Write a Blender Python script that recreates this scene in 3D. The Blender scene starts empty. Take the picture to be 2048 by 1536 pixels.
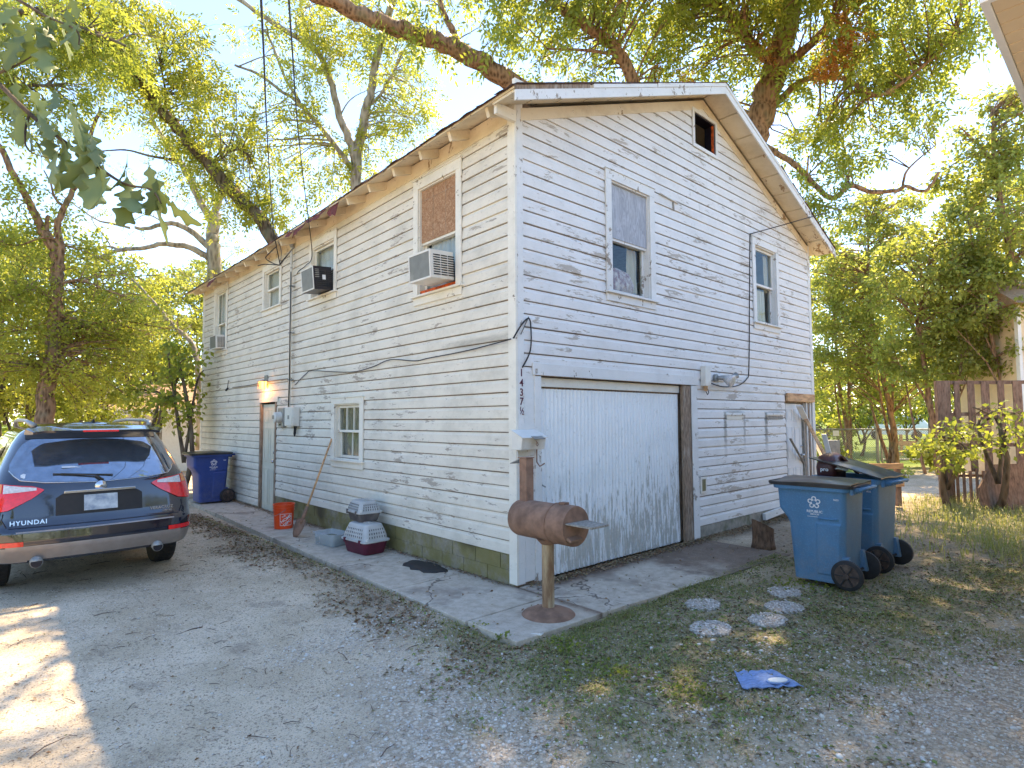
import bpy, math, random
import numpy as np
from mathutils import Vector, Matrix
R = math.radians
sc = bpy.context.scene
col = sc.collection
rnd = random.Random(7)

# ---------------------------------------------------------------- camera, sky, sun, exposure
cam = bpy.data.objects.new('camera', bpy.data.cameras.new('camera'))
cam.matrix_world = Matrix([[0.74014, -0.036125, -0.671482, -3.924], [-0.67243, -0.047971, -0.738604, -4.2543], [-0.005529, 0.998195, -0.059797, 1.6287], [0, 0, 0, 1]])
cam.data.lens = 20.548
cam.data.sensor_width = 36
cam.data.clip_start = 0.05
cam.data.clip_end = 1500
col.objects.link(cam)
sc.camera = cam

SUN_DIR = Vector((0.628, 0.22, 0.9999)).normalized()      # towards the sun
SUN_EL = math.asin(SUN_DIR.z)
world = bpy.data.worlds.new('World')
sc.world = world
world.use_nodes = True
wn = world.node_tree
bg = wn.nodes['Background']
sky = wn.nodes.new('ShaderNodeTexSky')
sky.sky_type = 'NISHITA'
sky.sun_disc = False
sky.sun_elevation = SUN_EL
sky.sun_rotation = math.atan2(SUN_DIR.x, SUN_DIR.y)
sky.air_density = 1.0
sky.dust_density = 0.1
sky.ozone_density = 1.8
wn.links.new(sky.outputs[0], bg.inputs[0])
bg.inputs[1].default_value = 0.14
sun = bpy.data.objects.new('sun', bpy.data.lights.new('sun', 'SUN'))
sun.data.energy = 4.0
sun.data.angle = R(0.5)
sun.data.color = (1.0, 0.78, 0.48)
sun.rotation_euler = SUN_DIR.to_track_quat('Z', 'Y').to_euler()
col.objects.link(sun)
sc.view_settings.view_transform = 'Standard'
sc.view_settings.look = 'None'
sc.view_settings.gamma = 1
sc.view_settings.exposure = 1.9
sc.render.engine = 'CYCLES'

# ---------------------------------------------------------------- node helper and materials
def _mat(name):
    m = bpy.data.materials.new(name); m.use_nodes = True
    nt = m.node_tree; nt.nodes.clear()
    out = nt.nodes.new('ShaderNodeOutputMaterial')
    return m, nt, out
class N:
    def __init__(s, nt): s.nt = nt
    def n(s, typ, **kw):
        x = s.nt.nodes.new('ShaderNode' + typ)
        ins = kw.pop('ins', {})
        for k, v in kw.items(): setattr(x, k, v)
        for k, v in ins.items(): s.set(x.inputs[k], v)
        return x
    def set(s, sock, v):
        if isinstance(v, bpy.types.NodeSocket): s.nt.links.new(v, sock)
        elif isinstance(v, (tuple, list)):
            sock.default_value = (*v, 1) if (len(v) == 3 and sock.type == 'RGBA') else v
        else: sock.default_value = v
    def math(s, op, a, b=0.5, clamp=False):
        x = s.n('Math', operation=op, use_clamp=clamp); s.set(x.inputs[0], a); s.set(x.inputs[1], b); return x.outputs[0]
    def mix(s, f, a, b, typ='RGBA', blend='MIX'):
        x = s.n('Mix', data_type=typ)
        if typ == 'RGBA': x.blend_type = blend
        i = {'RGBA': (0, 6, 7), 'FLOAT': (0, 2, 3)}[typ]
        s.set(x.inputs[i[0]], f); s.set(x.inputs[i[1]], a); s.set(x.inputs[i[2]], b)
        return x.outputs[2 if typ == 'RGBA' else 0]
    def coords(s, scale=(1, 1, 1), kind='Object', rot=(0, 0, 0)):
        t = s.n('TexCoord'); m = s.n('Mapping'); s.nt.links.new(t.outputs[kind], m.inputs[0])
        m.inputs['Scale'].default_value = scale; m.inputs['Rotation'].default_value = rot
        return m.outputs[0]
    def noise(s, vec, scale=5, detail=4, rough=.5, dist=0):
        x = s.n('TexNoise', ins={'Scale': scale, 'Detail': detail, 'Roughness': rough, 'Distortion': dist})
        s.nt.links.new(vec, x.inputs['Vector']); return x.outputs[0]
    def voro(s, vec, scale=5, feature='F1', out=0):
        x = s.n('TexVoronoi', feature=feature, ins={'Scale': scale}); s.nt.links.new(vec, x.inputs['Vector']); return x.outputs[out]
    def step(s, v, a, b, lo=0, hi=1):
        x = s.n('MapRange', interpolation_type='SMOOTHSTEP', ins={0: v, 1: a, 2: b, 3: lo, 4: hi}); return x.outputs[0]
    def attr(s, name, out=2):
        return s.n('Attribute', attribute_name=name).outputs[out]
    def bump(s, h, strength=.3, dist=.01):
        x = s.n('Bump', ins={'Strength': strength, 'Distance': dist, 'Height': h}); return x.outputs[0]
    def bsdf(s, color, rough=.6, metal=0, bump=None, spec=.5, coat=0, **kw):
        x = s.n('BsdfPrincipled', ins={'Base Color': color, 'Roughness': rough, 'Metallic': metal, 'Specular IOR Level': spec, 'Coat Weight': coat})
        if bump is not None: s.nt.links.new(bump, x.inputs['Normal'])
        for k, v in kw.items(): s.set(x.inputs[k.replace('_', ' ')], v)
        return x
MATS = {}
def simple(name, color, rough=.6, metal=0, vary=.25, scale=12, stretch=(1, 1, 1), bump=.15, bdist=.004, dirt=None, spec=.5, coat=0, color2=None, detail=6):
    m, nt, out = _mat(name); N_ = N(nt)
    v = N_.coords(stretch)
    no = N_.noise(v, scale, detail, .6)
    dark = tuple(c * (1 - vary) for c in color); lite = tuple(min(1, c * (1 + vary * .6)) for c in color)
    c = N_.mix(N_.step(no, .3, .7), dark, color2 or lite)
    if dirt:
        d = N_.step(N_.noise(v, scale * .35, 5, .65), .5, .68)
        c = N_.mix(N_.math('MULTIPLY', d, .75), c, dirt)
    b = N_.bump(no, bump, bdist) if bump else None
    x = N_.bsdf(c, rough, metal, b, spec, coat)
    nt.links.new(x.outputs[0], out.inputs[0]); MATS[name] = m; return m

def paint(name, base, wood, th, big=.5, dirtc=(.34, .32, .27), dirt=.35, grain=(1, 1, 5), scale=3.2, lowz=0.0, fine=.30, stains=(), ribs=False):
    """old oil paint on boards: chips and flakes baring grey wood, hairline checks, grime"""
    m, nt, out = _mat(name); n = N(nt)
    v = n.coords(grain)
    v1 = n.coords((1, 1, 1))
    patch = n.noise(v1, .75, 3, .6)
    chips = n.noise(v, scale, 9, .68, .4)
    fl = n.noise(v, scale * 5, 5, .7, .3)
    val = n.math('ADD', n.math('MULTIPLY', chips, .72), n.math('MULTIPLY', fl, .28))
    val = n.math('ADD', val, n.math('MULTIPLY', n.math('SUBTRACT', patch, .5), big))
    if lowz:
        sep = n.n('SeparateXYZ'); nt.links.new(v1, sep.inputs[0])
        val = n.math('ADD', val, n.step(sep.outputs[2], .1, 1.45, lowz, 0))
    if ribs: val = n.math('ADD', val, n.math('MULTIPLY', n.math('SUBTRACT', n.attr('tint'), .5), .03))
    mask = n.step(val, th, th + .02)
    edge = n.step(val, th - .035, th)
    gr = n.noise(n.coords((1.2, 1.2, 26)), 9, 5, .7)
    checks = n.step(gr, .60, .66)
    checks = n.math('MULTIPLY', checks, n.step(n.noise(v1, 2.3, 4, .6), .42, .62))
    woodc = n.mix(gr, tuple(c * .72 for c in wood), tuple(c * 1.22 for c in wood))
    grime = n.step(n.noise(n.coords((1, 1, 1.6)), 1.7, 7, .7), .38, .75)
    spots = n.step(n.noise(v1, 26, 3, .5), .62, .7)
    pc = n.mix(n.math('MULTIPLY', grime, dirt), base, dirtc)
    pc = n.mix(n.math('MULTIPLY', spots, .18), pc, dirtc)
    pc = n.mix(n.math('MULTIPLY', checks, fine), pc, tuple(c * .8 for c in wood))
    pc = n.mix(n.math('MULTIPLY', edge, .25), pc, (.8, .78, .74))
    if ribs: pc = n.mix(n.math('MULTIPLY', n.step(n.attr('tint'), .6, 1.0), .20), pc, (.58, .58, .56))
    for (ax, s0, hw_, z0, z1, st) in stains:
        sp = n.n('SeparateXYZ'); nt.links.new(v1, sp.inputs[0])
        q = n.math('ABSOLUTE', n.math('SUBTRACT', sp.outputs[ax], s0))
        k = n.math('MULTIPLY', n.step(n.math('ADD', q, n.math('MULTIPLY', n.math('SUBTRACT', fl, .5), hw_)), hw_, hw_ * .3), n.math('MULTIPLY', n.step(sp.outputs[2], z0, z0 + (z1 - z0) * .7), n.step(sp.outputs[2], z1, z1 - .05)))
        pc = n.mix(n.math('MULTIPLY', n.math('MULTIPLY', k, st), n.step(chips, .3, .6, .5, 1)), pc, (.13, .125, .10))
    c = n.mix(mask, pc, woodc)
    h = n.math('SUBTRACT', n.math('MULTIPLY', gr, .25), n.math('MULTIPLY', mask, .9))
    x = n.bsdf(c, n.mix(mask, .62, .9, 'FLOAT'), bump=n.bump(h, .55, .004), spec=.3)
    nt.links.new(x.outputs[0], out.inputs[0]); MATS[name] = m; return m

def leafmat(name, a, b, trans=.5, c3=None):
    m, nt, out = _mat(name); n = N(nt)
    t = n.attr('tint')
    c = n.mix(t, a, b)
    if c3: c = n.mix(n.step(t, .93, .97), c, c3)
    d = n.bsdf(c, .42, spec=.5)
    tr = n.n('BsdfTranslucent'); n.set(tr.inputs[0], n.mix(.45, c, (.60, .62, .06)))
    mx = n.n('MixShader', ins={0: trans}); nt.links.new(d.outputs[0], mx.inputs[1]); nt.links.new(tr.outputs[0], mx.inputs[2])
    nt.links.new(mx.outputs[0], out.inputs[0]); MATS[name] = m; return m

def bark(name, a, b, scale=14):
    m, nt, out = _mat(name); n = N(nt)
    v = n.coords((1, 1, .28))
    no = n.noise(v, scale * .8, 7, .7, .6); vo = n.voro(v, scale)
    h = n.math('ADD', n.math('MULTIPLY', no, .6), n.math('MULTIPLY', vo, .6))
    c = n.mix(n.step(h, .28, .78), a, b)
    c = n.mix(n.math('MULTIPLY', n.step(n.noise(n.coords(), 2.5, 5), .5, .7), .5), c, (.17, .18, .12))
    x = n.bsdf(c, .9, bump=n.bump(h, .9, .03), spec=.2)
    nt.links.new(x.outputs[0], out.inputs[0]); MATS[name] = m; return m

paint('siding_paint', (.74, .69, .595), (.44, .385, .32), .582, .26, dirt=.42, scale=2.4, fine=.42, stains=((1, .55, .8, 2.30, 2.52, .45), (1, 8.6, 1.5, -.6, .75, .55), (1, 4.2, .7, 2.2, 2.40, .3)))
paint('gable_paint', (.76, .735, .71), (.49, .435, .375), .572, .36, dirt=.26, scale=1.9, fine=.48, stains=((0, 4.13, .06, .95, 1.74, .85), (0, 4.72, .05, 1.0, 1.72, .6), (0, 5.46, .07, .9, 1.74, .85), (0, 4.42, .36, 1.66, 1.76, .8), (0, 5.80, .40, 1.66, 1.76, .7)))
paint('trim_paint', (.79, .75, .66), (.30, .25, .19), .60, .25, grain=(1.6, 1.6, 1.6), scale=4, fine=.12, dirt=.3)
paint('trim_paint_gable', (.74, .725, .70), (.34, .29, .24), .575, .3, grain=(1.6, 1.6, 1.2), scale=4, fine=.15, dirt=.25)
paint('soffit_paint', (.74, .64, .48), (.34, .22, .12), .60, .3, grain=(1, 3, 1), scale=3, fine=.1, dirtc=(.36, .25, .13), dirt=.45)
paint('door_sheet_paint', (.87, .88, .88), (.54, .53, .49),   .618, .14, grain=(15, 15, 1.3), scale=2.0, ribs=True, lowz=.135, dirt=.14, fine=.05)
simple('raw_wood', (.27, .19, .13), .9, stretch=(2, 2, .4), scale=22, vary=.45, bump=.5, dirt=(.42, .37, .31))
simple('new_lumber', (.62, .36, .18), .8, stretch=(.4, 2, 2), scale=14, vary=.3, bump=.2, dirt=(.30, .12, .05))
simple('grey_wood', (.30, .27, .23), .9, stretch=(2, 2, .5), scale=20, vary=.4, bump=.4)
simple('old_brown_wood', (.21, .135, .10), .9, stretch=(2, 2, .5), scale=16, vary=.5, bump=.4, dirt=(.24, .18, .14))
simple('shingle', (.10, .07, .06), .95, scale=60, vary=.5, bump=.4, dirt=(.22, .06, .04))
simple('shingle_red', (.16, .035, .03), .9, scale=40, vary=.6, bump=.3)
def concmat():
    m, nt, out = _mat('concrete'); n = N(nt); v = n.coords()
    a = n.noise(v, 1.4, 7, .65); b = n.noise(v, 9, 8, .7); f = n.noise(v, 70, 4, .7)
    c = n.mix(n.step(b, .3, .7), (.40, .34, .27), (.57, .50, .41))
    c = n.mix(n.math('MULTIPLY', n.step(a, .5, .66), .8), c, (.235, .195, .16))
    c = n.mix(n.math('MULTIPLY', n.step(f, .56, .7), .5), c, (.19, .16, .13))
    dv = n.n('VectorMath', operation='ADD'); nt.links.new(v, dv.inputs[0])
    w = n.n('TexNoise', ins={'Scale': 1.1, 'Detail': 5.0}); nt.links.new(v, w.inputs['Vector']); nt.links.new(w.outputs[1], dv.inputs[1])
    cr = n.voro(dv.outputs[0], .42, 'DISTANCE_TO_EDGE')
    crk = n.math('MULTIPLY', n.step(cr, .0045, .001), n.step(a, .44, .50))
    c = n.mix(n.math('MULTIPLY', crk, .8), c, (.07, .055, .045))
    sep = n.n('SeparateXYZ'); nt.links.new(v, sep.inputs[0])
    s1 = n.math('MULTIPLY', n.step(n.math('ADD', sep.outputs[1], n.math('MULTIPLY', b, .45)), -.16, .12), n.step(sep.outputs[0], .05, .5))
    s1 = n.math('MULTIPLY', s1, n.step(sep.outputs[1], .5, .0))
    s2 = n.step(n.math('ADD', sep.outputs[0], n.math('MULTIPLY', a, 2.2)), 2.6, 3.5)
    s3 = n.step(n.math('ADD', sep.outputs[0], n.math('MULTIPLY', b, .22)), .0, .13)
    s3 = n.math('MULTIPLY', s3, n.step(sep.outputs[0], .03, 0))
    soil = n.math('MAXIMUM', n.math('MAXIMUM', s1, n.math('MULTIPLY', s2, .9)), s3)
    c = n.mix(n.math('MULTIPLY', soil, n.step(f, .25, .5, .55, 1)), c, n.mix(b, (.10, .065, .045), (.24, .17, .125)))
    h = n.math('ADD', n.math('MULTIPLY', f, .5), n.math('SUBTRACT', b, n.math('MULTIPLY', crk, 1.2)))
    x = n.bsdf(c, .93, bump=n.bump(h, .45, .006), spec=.2); nt.links.new(x.outputs[0], out.inputs[0]); MATS['concrete'] = m
concmat()
simple('block', (.30, .27, .22), .95, scale=8, vary=.3, bump=.4, dirt=(.10, .11, .04))
simple('rust', (.26, .15, .10), .9, metal=.05, scale=9, vary=.35, bump=.35, dirt=(.29, .18, .125), detail=9)
simple('rust_pole', (.30, .16, .085), .85, metal=.0, scale=7, stretch=(2, 2, .5), vary=.35, bump=.3, dirt=(.52, .46, .34), color2=(.46, .34, .20))
simple('black_plastic', (.018, .018, .02), .35, vary=.3, scale=5, bump=.05)
simple('lid_plastic', (.025, .027, .032), .30, vary=.5, scale=3, bump=.25, bdist=.01, dirt=(.05, .047, .045))
simple('rubber', (.022, .021, .022), .75, vary=.3, scale=25, bump=.2)
simple('wheel_plastic', (.07, .045, .035), .7, vary=.4, scale=20, bump=.2, dirt=(.16, .11, .08))
def cartmat(name, base, dusty):
    m, nt, out = _mat(name); n = N(nt)
    c = n.mix(n.step(n.noise(n.coords(), 3, 6, .65), .35, .75), base, tuple(x * 1.25 for x in base))
    sep = n.n('SeparateXYZ'); nt.links.new(n.coords(), sep.inputs[0])
    d = n.math('MULTIPLY', n.step(n.noise(n.coords(), 7, 8, .7), .3, .8), n.step(sep.outputs[2], .02, .75, .75, .12))
    c = n.mix(d, c, dusty)
    c = n.mix(n.math('MULTIPLY', n.step(n.noise(n.coords(), 90, 2, .5), .52, .7), .35), c, tuple(min(1, x * 1.8) for x in base))
    x = n.bsdf(c, .48, bump=n.bump(n.noise(n.coords(), 160, 2), .12, .002), spec=.4)
    nt.links.new(x.outputs[0], out.inputs[0]); MATS[name] = m
cartmat('cart_blue', (.066, .175, .31), (.20, .22, .24))
cartmat('cart_royal', (.022, .05, .205), (.12, .13, .2))
simple('white_print', (.75, .76, .78), .6, vary=.05, bump=0)
simple('maroon', (.10, .012, .03), .5, vary=.2, bump=0)
simple('white_metal', (.72, .69, .63), .45, vary=.08, scale=4, bump=.03, dirt=(.45, .36, .26))
simple('grey_metal', (.34, .34, .33), .5, metal=.6, vary=.2, scale=8, bump=.05)
simple('galvanised', (.33, .33, .32), .5, metal=.7, vary=.25, scale=10, bump=.05)
simple('ac_side', (.19, .19, .17), .55, vary=.15, scale=6, bump=.05, dirt=(.3, .3, .27))
simple('ac_dark', (.012, .010, .018), .4, vary=.4, scale=12, bump=.05)
simple('orange_foam', (.62, .10, .01), .8, vary=.6, scale=18, bump=.8, bdist=.02, dirt=(.2, .03, .01))
simple('cable', (.022, .02, .02), .7, vary=.2, bump=0)
simple('grey_cable', (.16, .15, .14), .7, vary=.2, bump=0)
simple('bucket_orange', (.80, .075, .012), .4, vary=.08, scale=4, bump=.03)
simple('carrier_grey', (.46, .46, .45), .5, vary=.12, scale=5, bump=.04)
simple('carrier_dark', (.10, .085, .085), .55, vary=.2, scale=7, bump=.05, dirt=(.2, .18, .17))
simple('carrier_maroon', (.105, .012, .035), .45, vary=.3, scale=6, bump=.05)
simple('cloth_white', (.60, .59, .56), .9, vary=.15, stretch=(3, 3, .5), scale=5, bump=.2)
simple('cloth_cream', (.62, .52, .36), .9, vary=.15, stretch=(6, 6, .3), scale=5, bump=.2)
simple('orange_cloth', (.62, .30, .07), .9, vary=.2, scale=6)
simple('room_grey', (.16, .16, .16), .9, vary=.3, bump=0)
simple('chrome', (.6, .6, .62), .18, metal=1, vary=.05, bump=0)
simple('door_paint', (.60, .59, .49), .55, vary=.1, scale=4, stretch=(2, 2, .5), bump=.1, dirt=(.42, .42, .33))
simple('door_white', (.70, .71, .72), .55, vary=.06, scale=4, bump=.06)
simple('stump_bark', (.17, .10, .06), .95, stretch=(1.5, 1.5, .5), scale=18, vary=.5, bump=.9, bdist=.02)
simple('stump_cut', (.24, .13, .07), .95, scale=12, vary=.3, bump=.4)
simple('pebble_concrete', (.42, .395, .355), .9, scale=55, vary=.55, bump=.9, bdist=.01)
simple('blue_plastic', (.19, .30, .56), .6, vary=.35, scale=30, stretch=(1, 4, 1), bump=.4, dirt=(.22, .30, .50))
simple('paper_white', (.74, .73, .70), .8, vary=.08)
simple('neighbour_paint', (.76, .60, .40), .8, vary=.1, scale=3, bump=.08)
simple('vinyl_white', (.78, .78, .78), .6, vary=.05)
simple('roof_tan', (.42, .27, .17), .95, vary=.25, scale=25)
simple('pillow', (.60, .18, .25), .95, vary=.6, scale=16, color2=(.8, .66, .6), dirt=(.55, .36, .25))
simple('brown_leather', (.085, .025, .02), .45, vary=.4, scale=8, bump=.4, bdist=.01)
def ply(name, a, b, scale, stretch):
    m, nt, out = _mat(name); n = N(nt)
    v = n.coords(stretch)
    vo = n.n('TexVoronoi', ins={'Scale': scale}); nt.links.new(v, vo.inputs[0])
    w = n.noise(v, scale * .6, 6, .7, 2.5)
    c = n.mix(n.step(w, .35, .65), a, b)
    c = n.mix(n.math('MULTIPLY', vo.outputs[1], .5), c, tuple(x * .6 for x in a))
    x = n.bsdf(c, .85, bump=n.bump(w, .2, .003)); nt.links.new(x.outputs[0], out.inputs[0]); MATS[name] = m
ply('strand_board', (.30, .14, .06), (.52, .33, .20), 30, (1, 1, 1))
ply('white_plywood', (.50, .51, .55), (.30, .31, .34), 8, (3, 3, .6))
# corrugated rust edge etc.
def carmat():
    m, nt, out = _mat('car_paint'); n = N(nt)
    dust = n.step(n.noise(n.coords(), 3, 7, .7), .4, .8)
    c = n.mix(n.math('MULTIPLY', dust, .25), (.004, .006, .022), (.075, .07, .07))
    x = n.bsdf(c, n.mix(dust, .08, .25, 'FLOAT'), metal=.1, spec=.8, coat=1.0, Coat_Roughness=.05)
    nt.links.new(x.outputs[0], out.inputs[0]); MATS['car_paint'] = m
carmat()
simple('car_cladding', (.33, .285, .26), .38, metal=.35, vary=.2, scale=4, bump=.03)
simple('car_glass', (.22, .26, .32), .03, metal=.75, vary=.2, bump=0, spec=1.0, coat=1)
simple('lamp_red', (.80, .008, .014), .12, vary=.15, scale=30, bump=.1, coat=1)
simple('lamp_clear', (.62, .60, .60), .15, vary=.2, scale=40, bump=.1, coat=1)
simple('lamp_amber', (.75, .22, .03), .2, vary=.2, bump=0, coat=1)
simple('plate', (.30, .38, .50), .5, vary=.35, scale=9, color2=(.55, .60, .62), bump=0)
def glassmat():
    m, nt, out = _mat('window_glass'); n = N(nt)
    g = n.n('BsdfGlossy', ins={'Color': (.8, .85, .9), 'Roughness': .04})
    nt.links.new(n.bump(n.noise(n.coords(), 3, 2), .12, .02), g.inputs['Normal'])
    t = n.n('BsdfTransparent', ins={'Color': (.88, .90, .89)})
    lw = n.n('LayerWeight', ins={'Blend': .42})
    f = n.math('ADD', n.math('MULTIPLY', lw.outputs[1], .06), .012, True)
    mx = n.n('MixShader', ins={0: f}); nt.links.new(t.outputs[0], mx.inputs[1]); nt.links.new(g.outputs[0], mx.inputs[2])
    nt.links.new(mx.outputs[0], out.inputs[0]); MATS['window_glass'] = m
glassmat()
def tubmat():
    m, nt, out = _mat('clear_plastic'); n = N(nt)
    x = n.bsdf((.62, .68, .74), .2); t = n.n('BsdfTransparent', ins={'Color': (.9, .92, .94)})
    mx = n.n('MixShader', ins={0: .35}); nt.links.new(t.outputs[0], mx.inputs[1]); nt.links.new(x.outputs[0], mx.inputs[2])
    nt.links.new(mx.outputs[0], out.inputs[0]); MATS['clear_plastic'] = m
tubmat()
simple('murky_water', (.16, .14, .03), .15, vary=.2, bump=0)
def emis():
    m, nt, out = _mat('lit_bulb'); n = N(nt)
    e = n.n('Emission', ins={'Color': (1, .36, .06, 1), 'Strength': 3.0}); nt.links.new(e.outputs[0], out.inputs[0]); MATS['lit_bulb'] = m
emis()
def mossy():
    m, nt, out = _mat('mossy_foundation'); n = N(nt)
    v = n.coords(); a = n.noise(v, 2.2, 7, .7); b = n.noise(v, 14, 6, .7)
    c = n.mix(n.step(b, .35, .7), (.23, .205, .16), (.36, .33, .27))
    c = n.mix(n.math('MULTIPLY', n.step(n.math('ADD', n.math('MULTIPLY', a, .7), n.math('MULTIPLY', b, .3)), .38, .55), .85), c, (.19, .165, .055))
    c = n.mix(n.math('MULTIPLY', n.step(n.noise(v, 1.1, 4), .56, .7), .8), c, (.07, .055, .04))
    x = n.bsdf(c, .95, bump=n.bump(b, .6, .01), spec=.2); nt.links.new(x.outputs[0], out.inputs[0]); MATS['mossy_foundation'] = m
mossy()
def groundmat():
    m, nt, out = _mat('ground'); n = N(nt)
    v = n.coords()
    grass = n.attr('grass'); grav = n.attr('gravel'); leafy = n.attr('litter')
    n1 = n.noise(v, 1.3, 8, .65); n2 = n.noise(v, 22, 6, .7); n3 = n.noise(v, 90, 4, .7)
    vo = n.n('TexVoronoi', ins={'Scale': 85.0, 'Randomness': 1.0}); nt.links.new(v, vo.inputs[0])
    vo2 = n.n('TexVoronoi', ins={'Scale': 38.0}); nt.links.new(v, vo2.inputs[0])
    dirt = n.mix(n.step(n1, .34, .66), (.51, .41, .285), (.70, .575, .425))
    dirt = n.mix(n.math('MULTIPLY', n.step(n2, .54, .70), .6), dirt, (.17, .13, .10))
    dirt = n.mix(n.math('MULTIPLY', n.step(n3, .53, .62), .62), dirt, (.21, .16, .115))
    dirt = n.mix(n.math('MULTIPLY', n.step(n.noise(v, 45, 3, .6), .57, .64), .6), dirt, (.16, .115, .08))
    dk = n.noise(n.coords((1, .45, 1)), 2.6, 9, .78)
    dirt = n.mix(n.math('MULTIPLY', n.step(dk, .54, .66), .45), dirt, (.20, .155, .12))
    st = n.mix(vo.outputs[1], (.28, .24, .20), (.66, .59, .51))
    stm = n.math('MULTIPLY', n.step(vo.outputs[0], .42, .25), n.step(n3, .40, .5))
    dirt = n.mix(n.math('MULTIPLY', stm, n.math('ADD', n.math('MULTIPLY', grav, .5), .42)), dirt, st)
    gv = n.mix(vo2.outputs[1], (.40, .335, .265), (.78, .69, .58))
    gv = n.mix(n.step(vo2.outputs[0], .36, .66), gv, (.33, .265, .20))
    dirt = n.mix(n.math('MULTIPLY', grav, .7), dirt, gv)
    soil = n.mix(n.step(n2, .35, .65), (.15, .105, .068), (.32, .255, .185))
    c = n.mix(leafy, dirt, soil)
    gr = n.mix(n.step(n2, .35, .68), (.14, .14, .055), (.36, .30, .19))
    c = n.mix(n.math('MULTIPLY', grass, n.step(n.noise(v, 5, 5, .7), .28, .5, .45, .95)), c, gr)
    lawn = n.attr('lawn')
    c = n.mix(lawn, c, n.mix(n.step(n2, .3, .7), (.10, .15, .03), (.20, .26, .06)))
    h = n.math('ADD', n.math('MULTIPLY', n2, .5), n.math('ADD', n.math('MULTIPLY', n.math('SUBTRACT', 1, vo.outputs[0]), .3), n.math('MULTIPLY', n3, .35)))
    x = n.bsdf(c, .95, bump=n.bump(h, .9, .018), spec=.15); nt.links.new(x.outputs[0], out.inputs[0]); MATS['ground'] = m
groundmat()
def tintmat(name, cols, rough=.9):
    m, nt, out = _mat(name); n = N(nt)
    r = n.n('ValToRGB'); e = r.color_ramp.elements
    e[0].color = (*cols[0], 1); e[-1].color = (*cols[-1], 1)
    for i, c in enumerate(cols[1:-1]):
        q = e.new((i + 1) / (len(cols) - 1)); q.color = (*c, 1)
    nt.links.new(n.attr('tint'), r.inputs[0])
    x = n.bsdf(r.outputs[0], rough, spec=.2); nt.links.new(x.outputs[0], out.inputs[0]); MATS[name] = m
tintmat('stones', [(.28, .23, .18), (.48, .42, .36), (.40, .31, .24), (.56, .52, .46), (.72, .68, .62), (.50, .45, .41)])
simple('lap_dirt_shade', (.23, .185, .14), .95, vary=.35, scale=14)  # groove dirt plus a painted shadow line under each lap
tintmat('dead_leaves', [(.13, .07, .04), (.25, .15, .085), (.34, .24, .15), (.19, .17, .08), (.42, .33, .22)])
tintmat('ground_leaves', [(.13, .18, .05), (.20, .25, .07), (.26, .24, .12), (.30, .24, .15), (.17, .11, .065), (.36, .30, .20)])
tintmat('twigs', [(.05, .035, .03), (.13, .09, .07), (.20, .16, .13)])
leafmat('grass_leaf', (.12, .18, .04), (.36, .33, .16), .4)
leafmat('pecan_leaf', (.055, .095, .014), (.20, .235, .035), .5)
leafmat('pecan_leaf_dark', (.08, .14, .028), (.32, .37, .08), .62, (.42, .15, .05))
leafmat('yellow_leaf', (.17, .205, .03), (.47, .47, .09), .64)
leafmat('shrub_leaf', (.09, .15, .025), (.32, .37, .07), .6)
leafmat('myrtle_leaf', (.13, .175, .045), (.42, .44, .13), .62)
leafmat('red_leaf', (.28, .05, .02), (.50, .16, .05), .4)
leafmat('oak_leaf', (.17, .23, .12), (.34, .41, .18), .5)
bark('bark_brown', (.085, .045, .026), (.34, .21, .13), 17)
bark('bark_dark', (.035, .025, .018), (.16, .12, .085), 14)
bark('bark_pale', (.16, .13, .10), (.42, .37, .31), 10)

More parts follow.
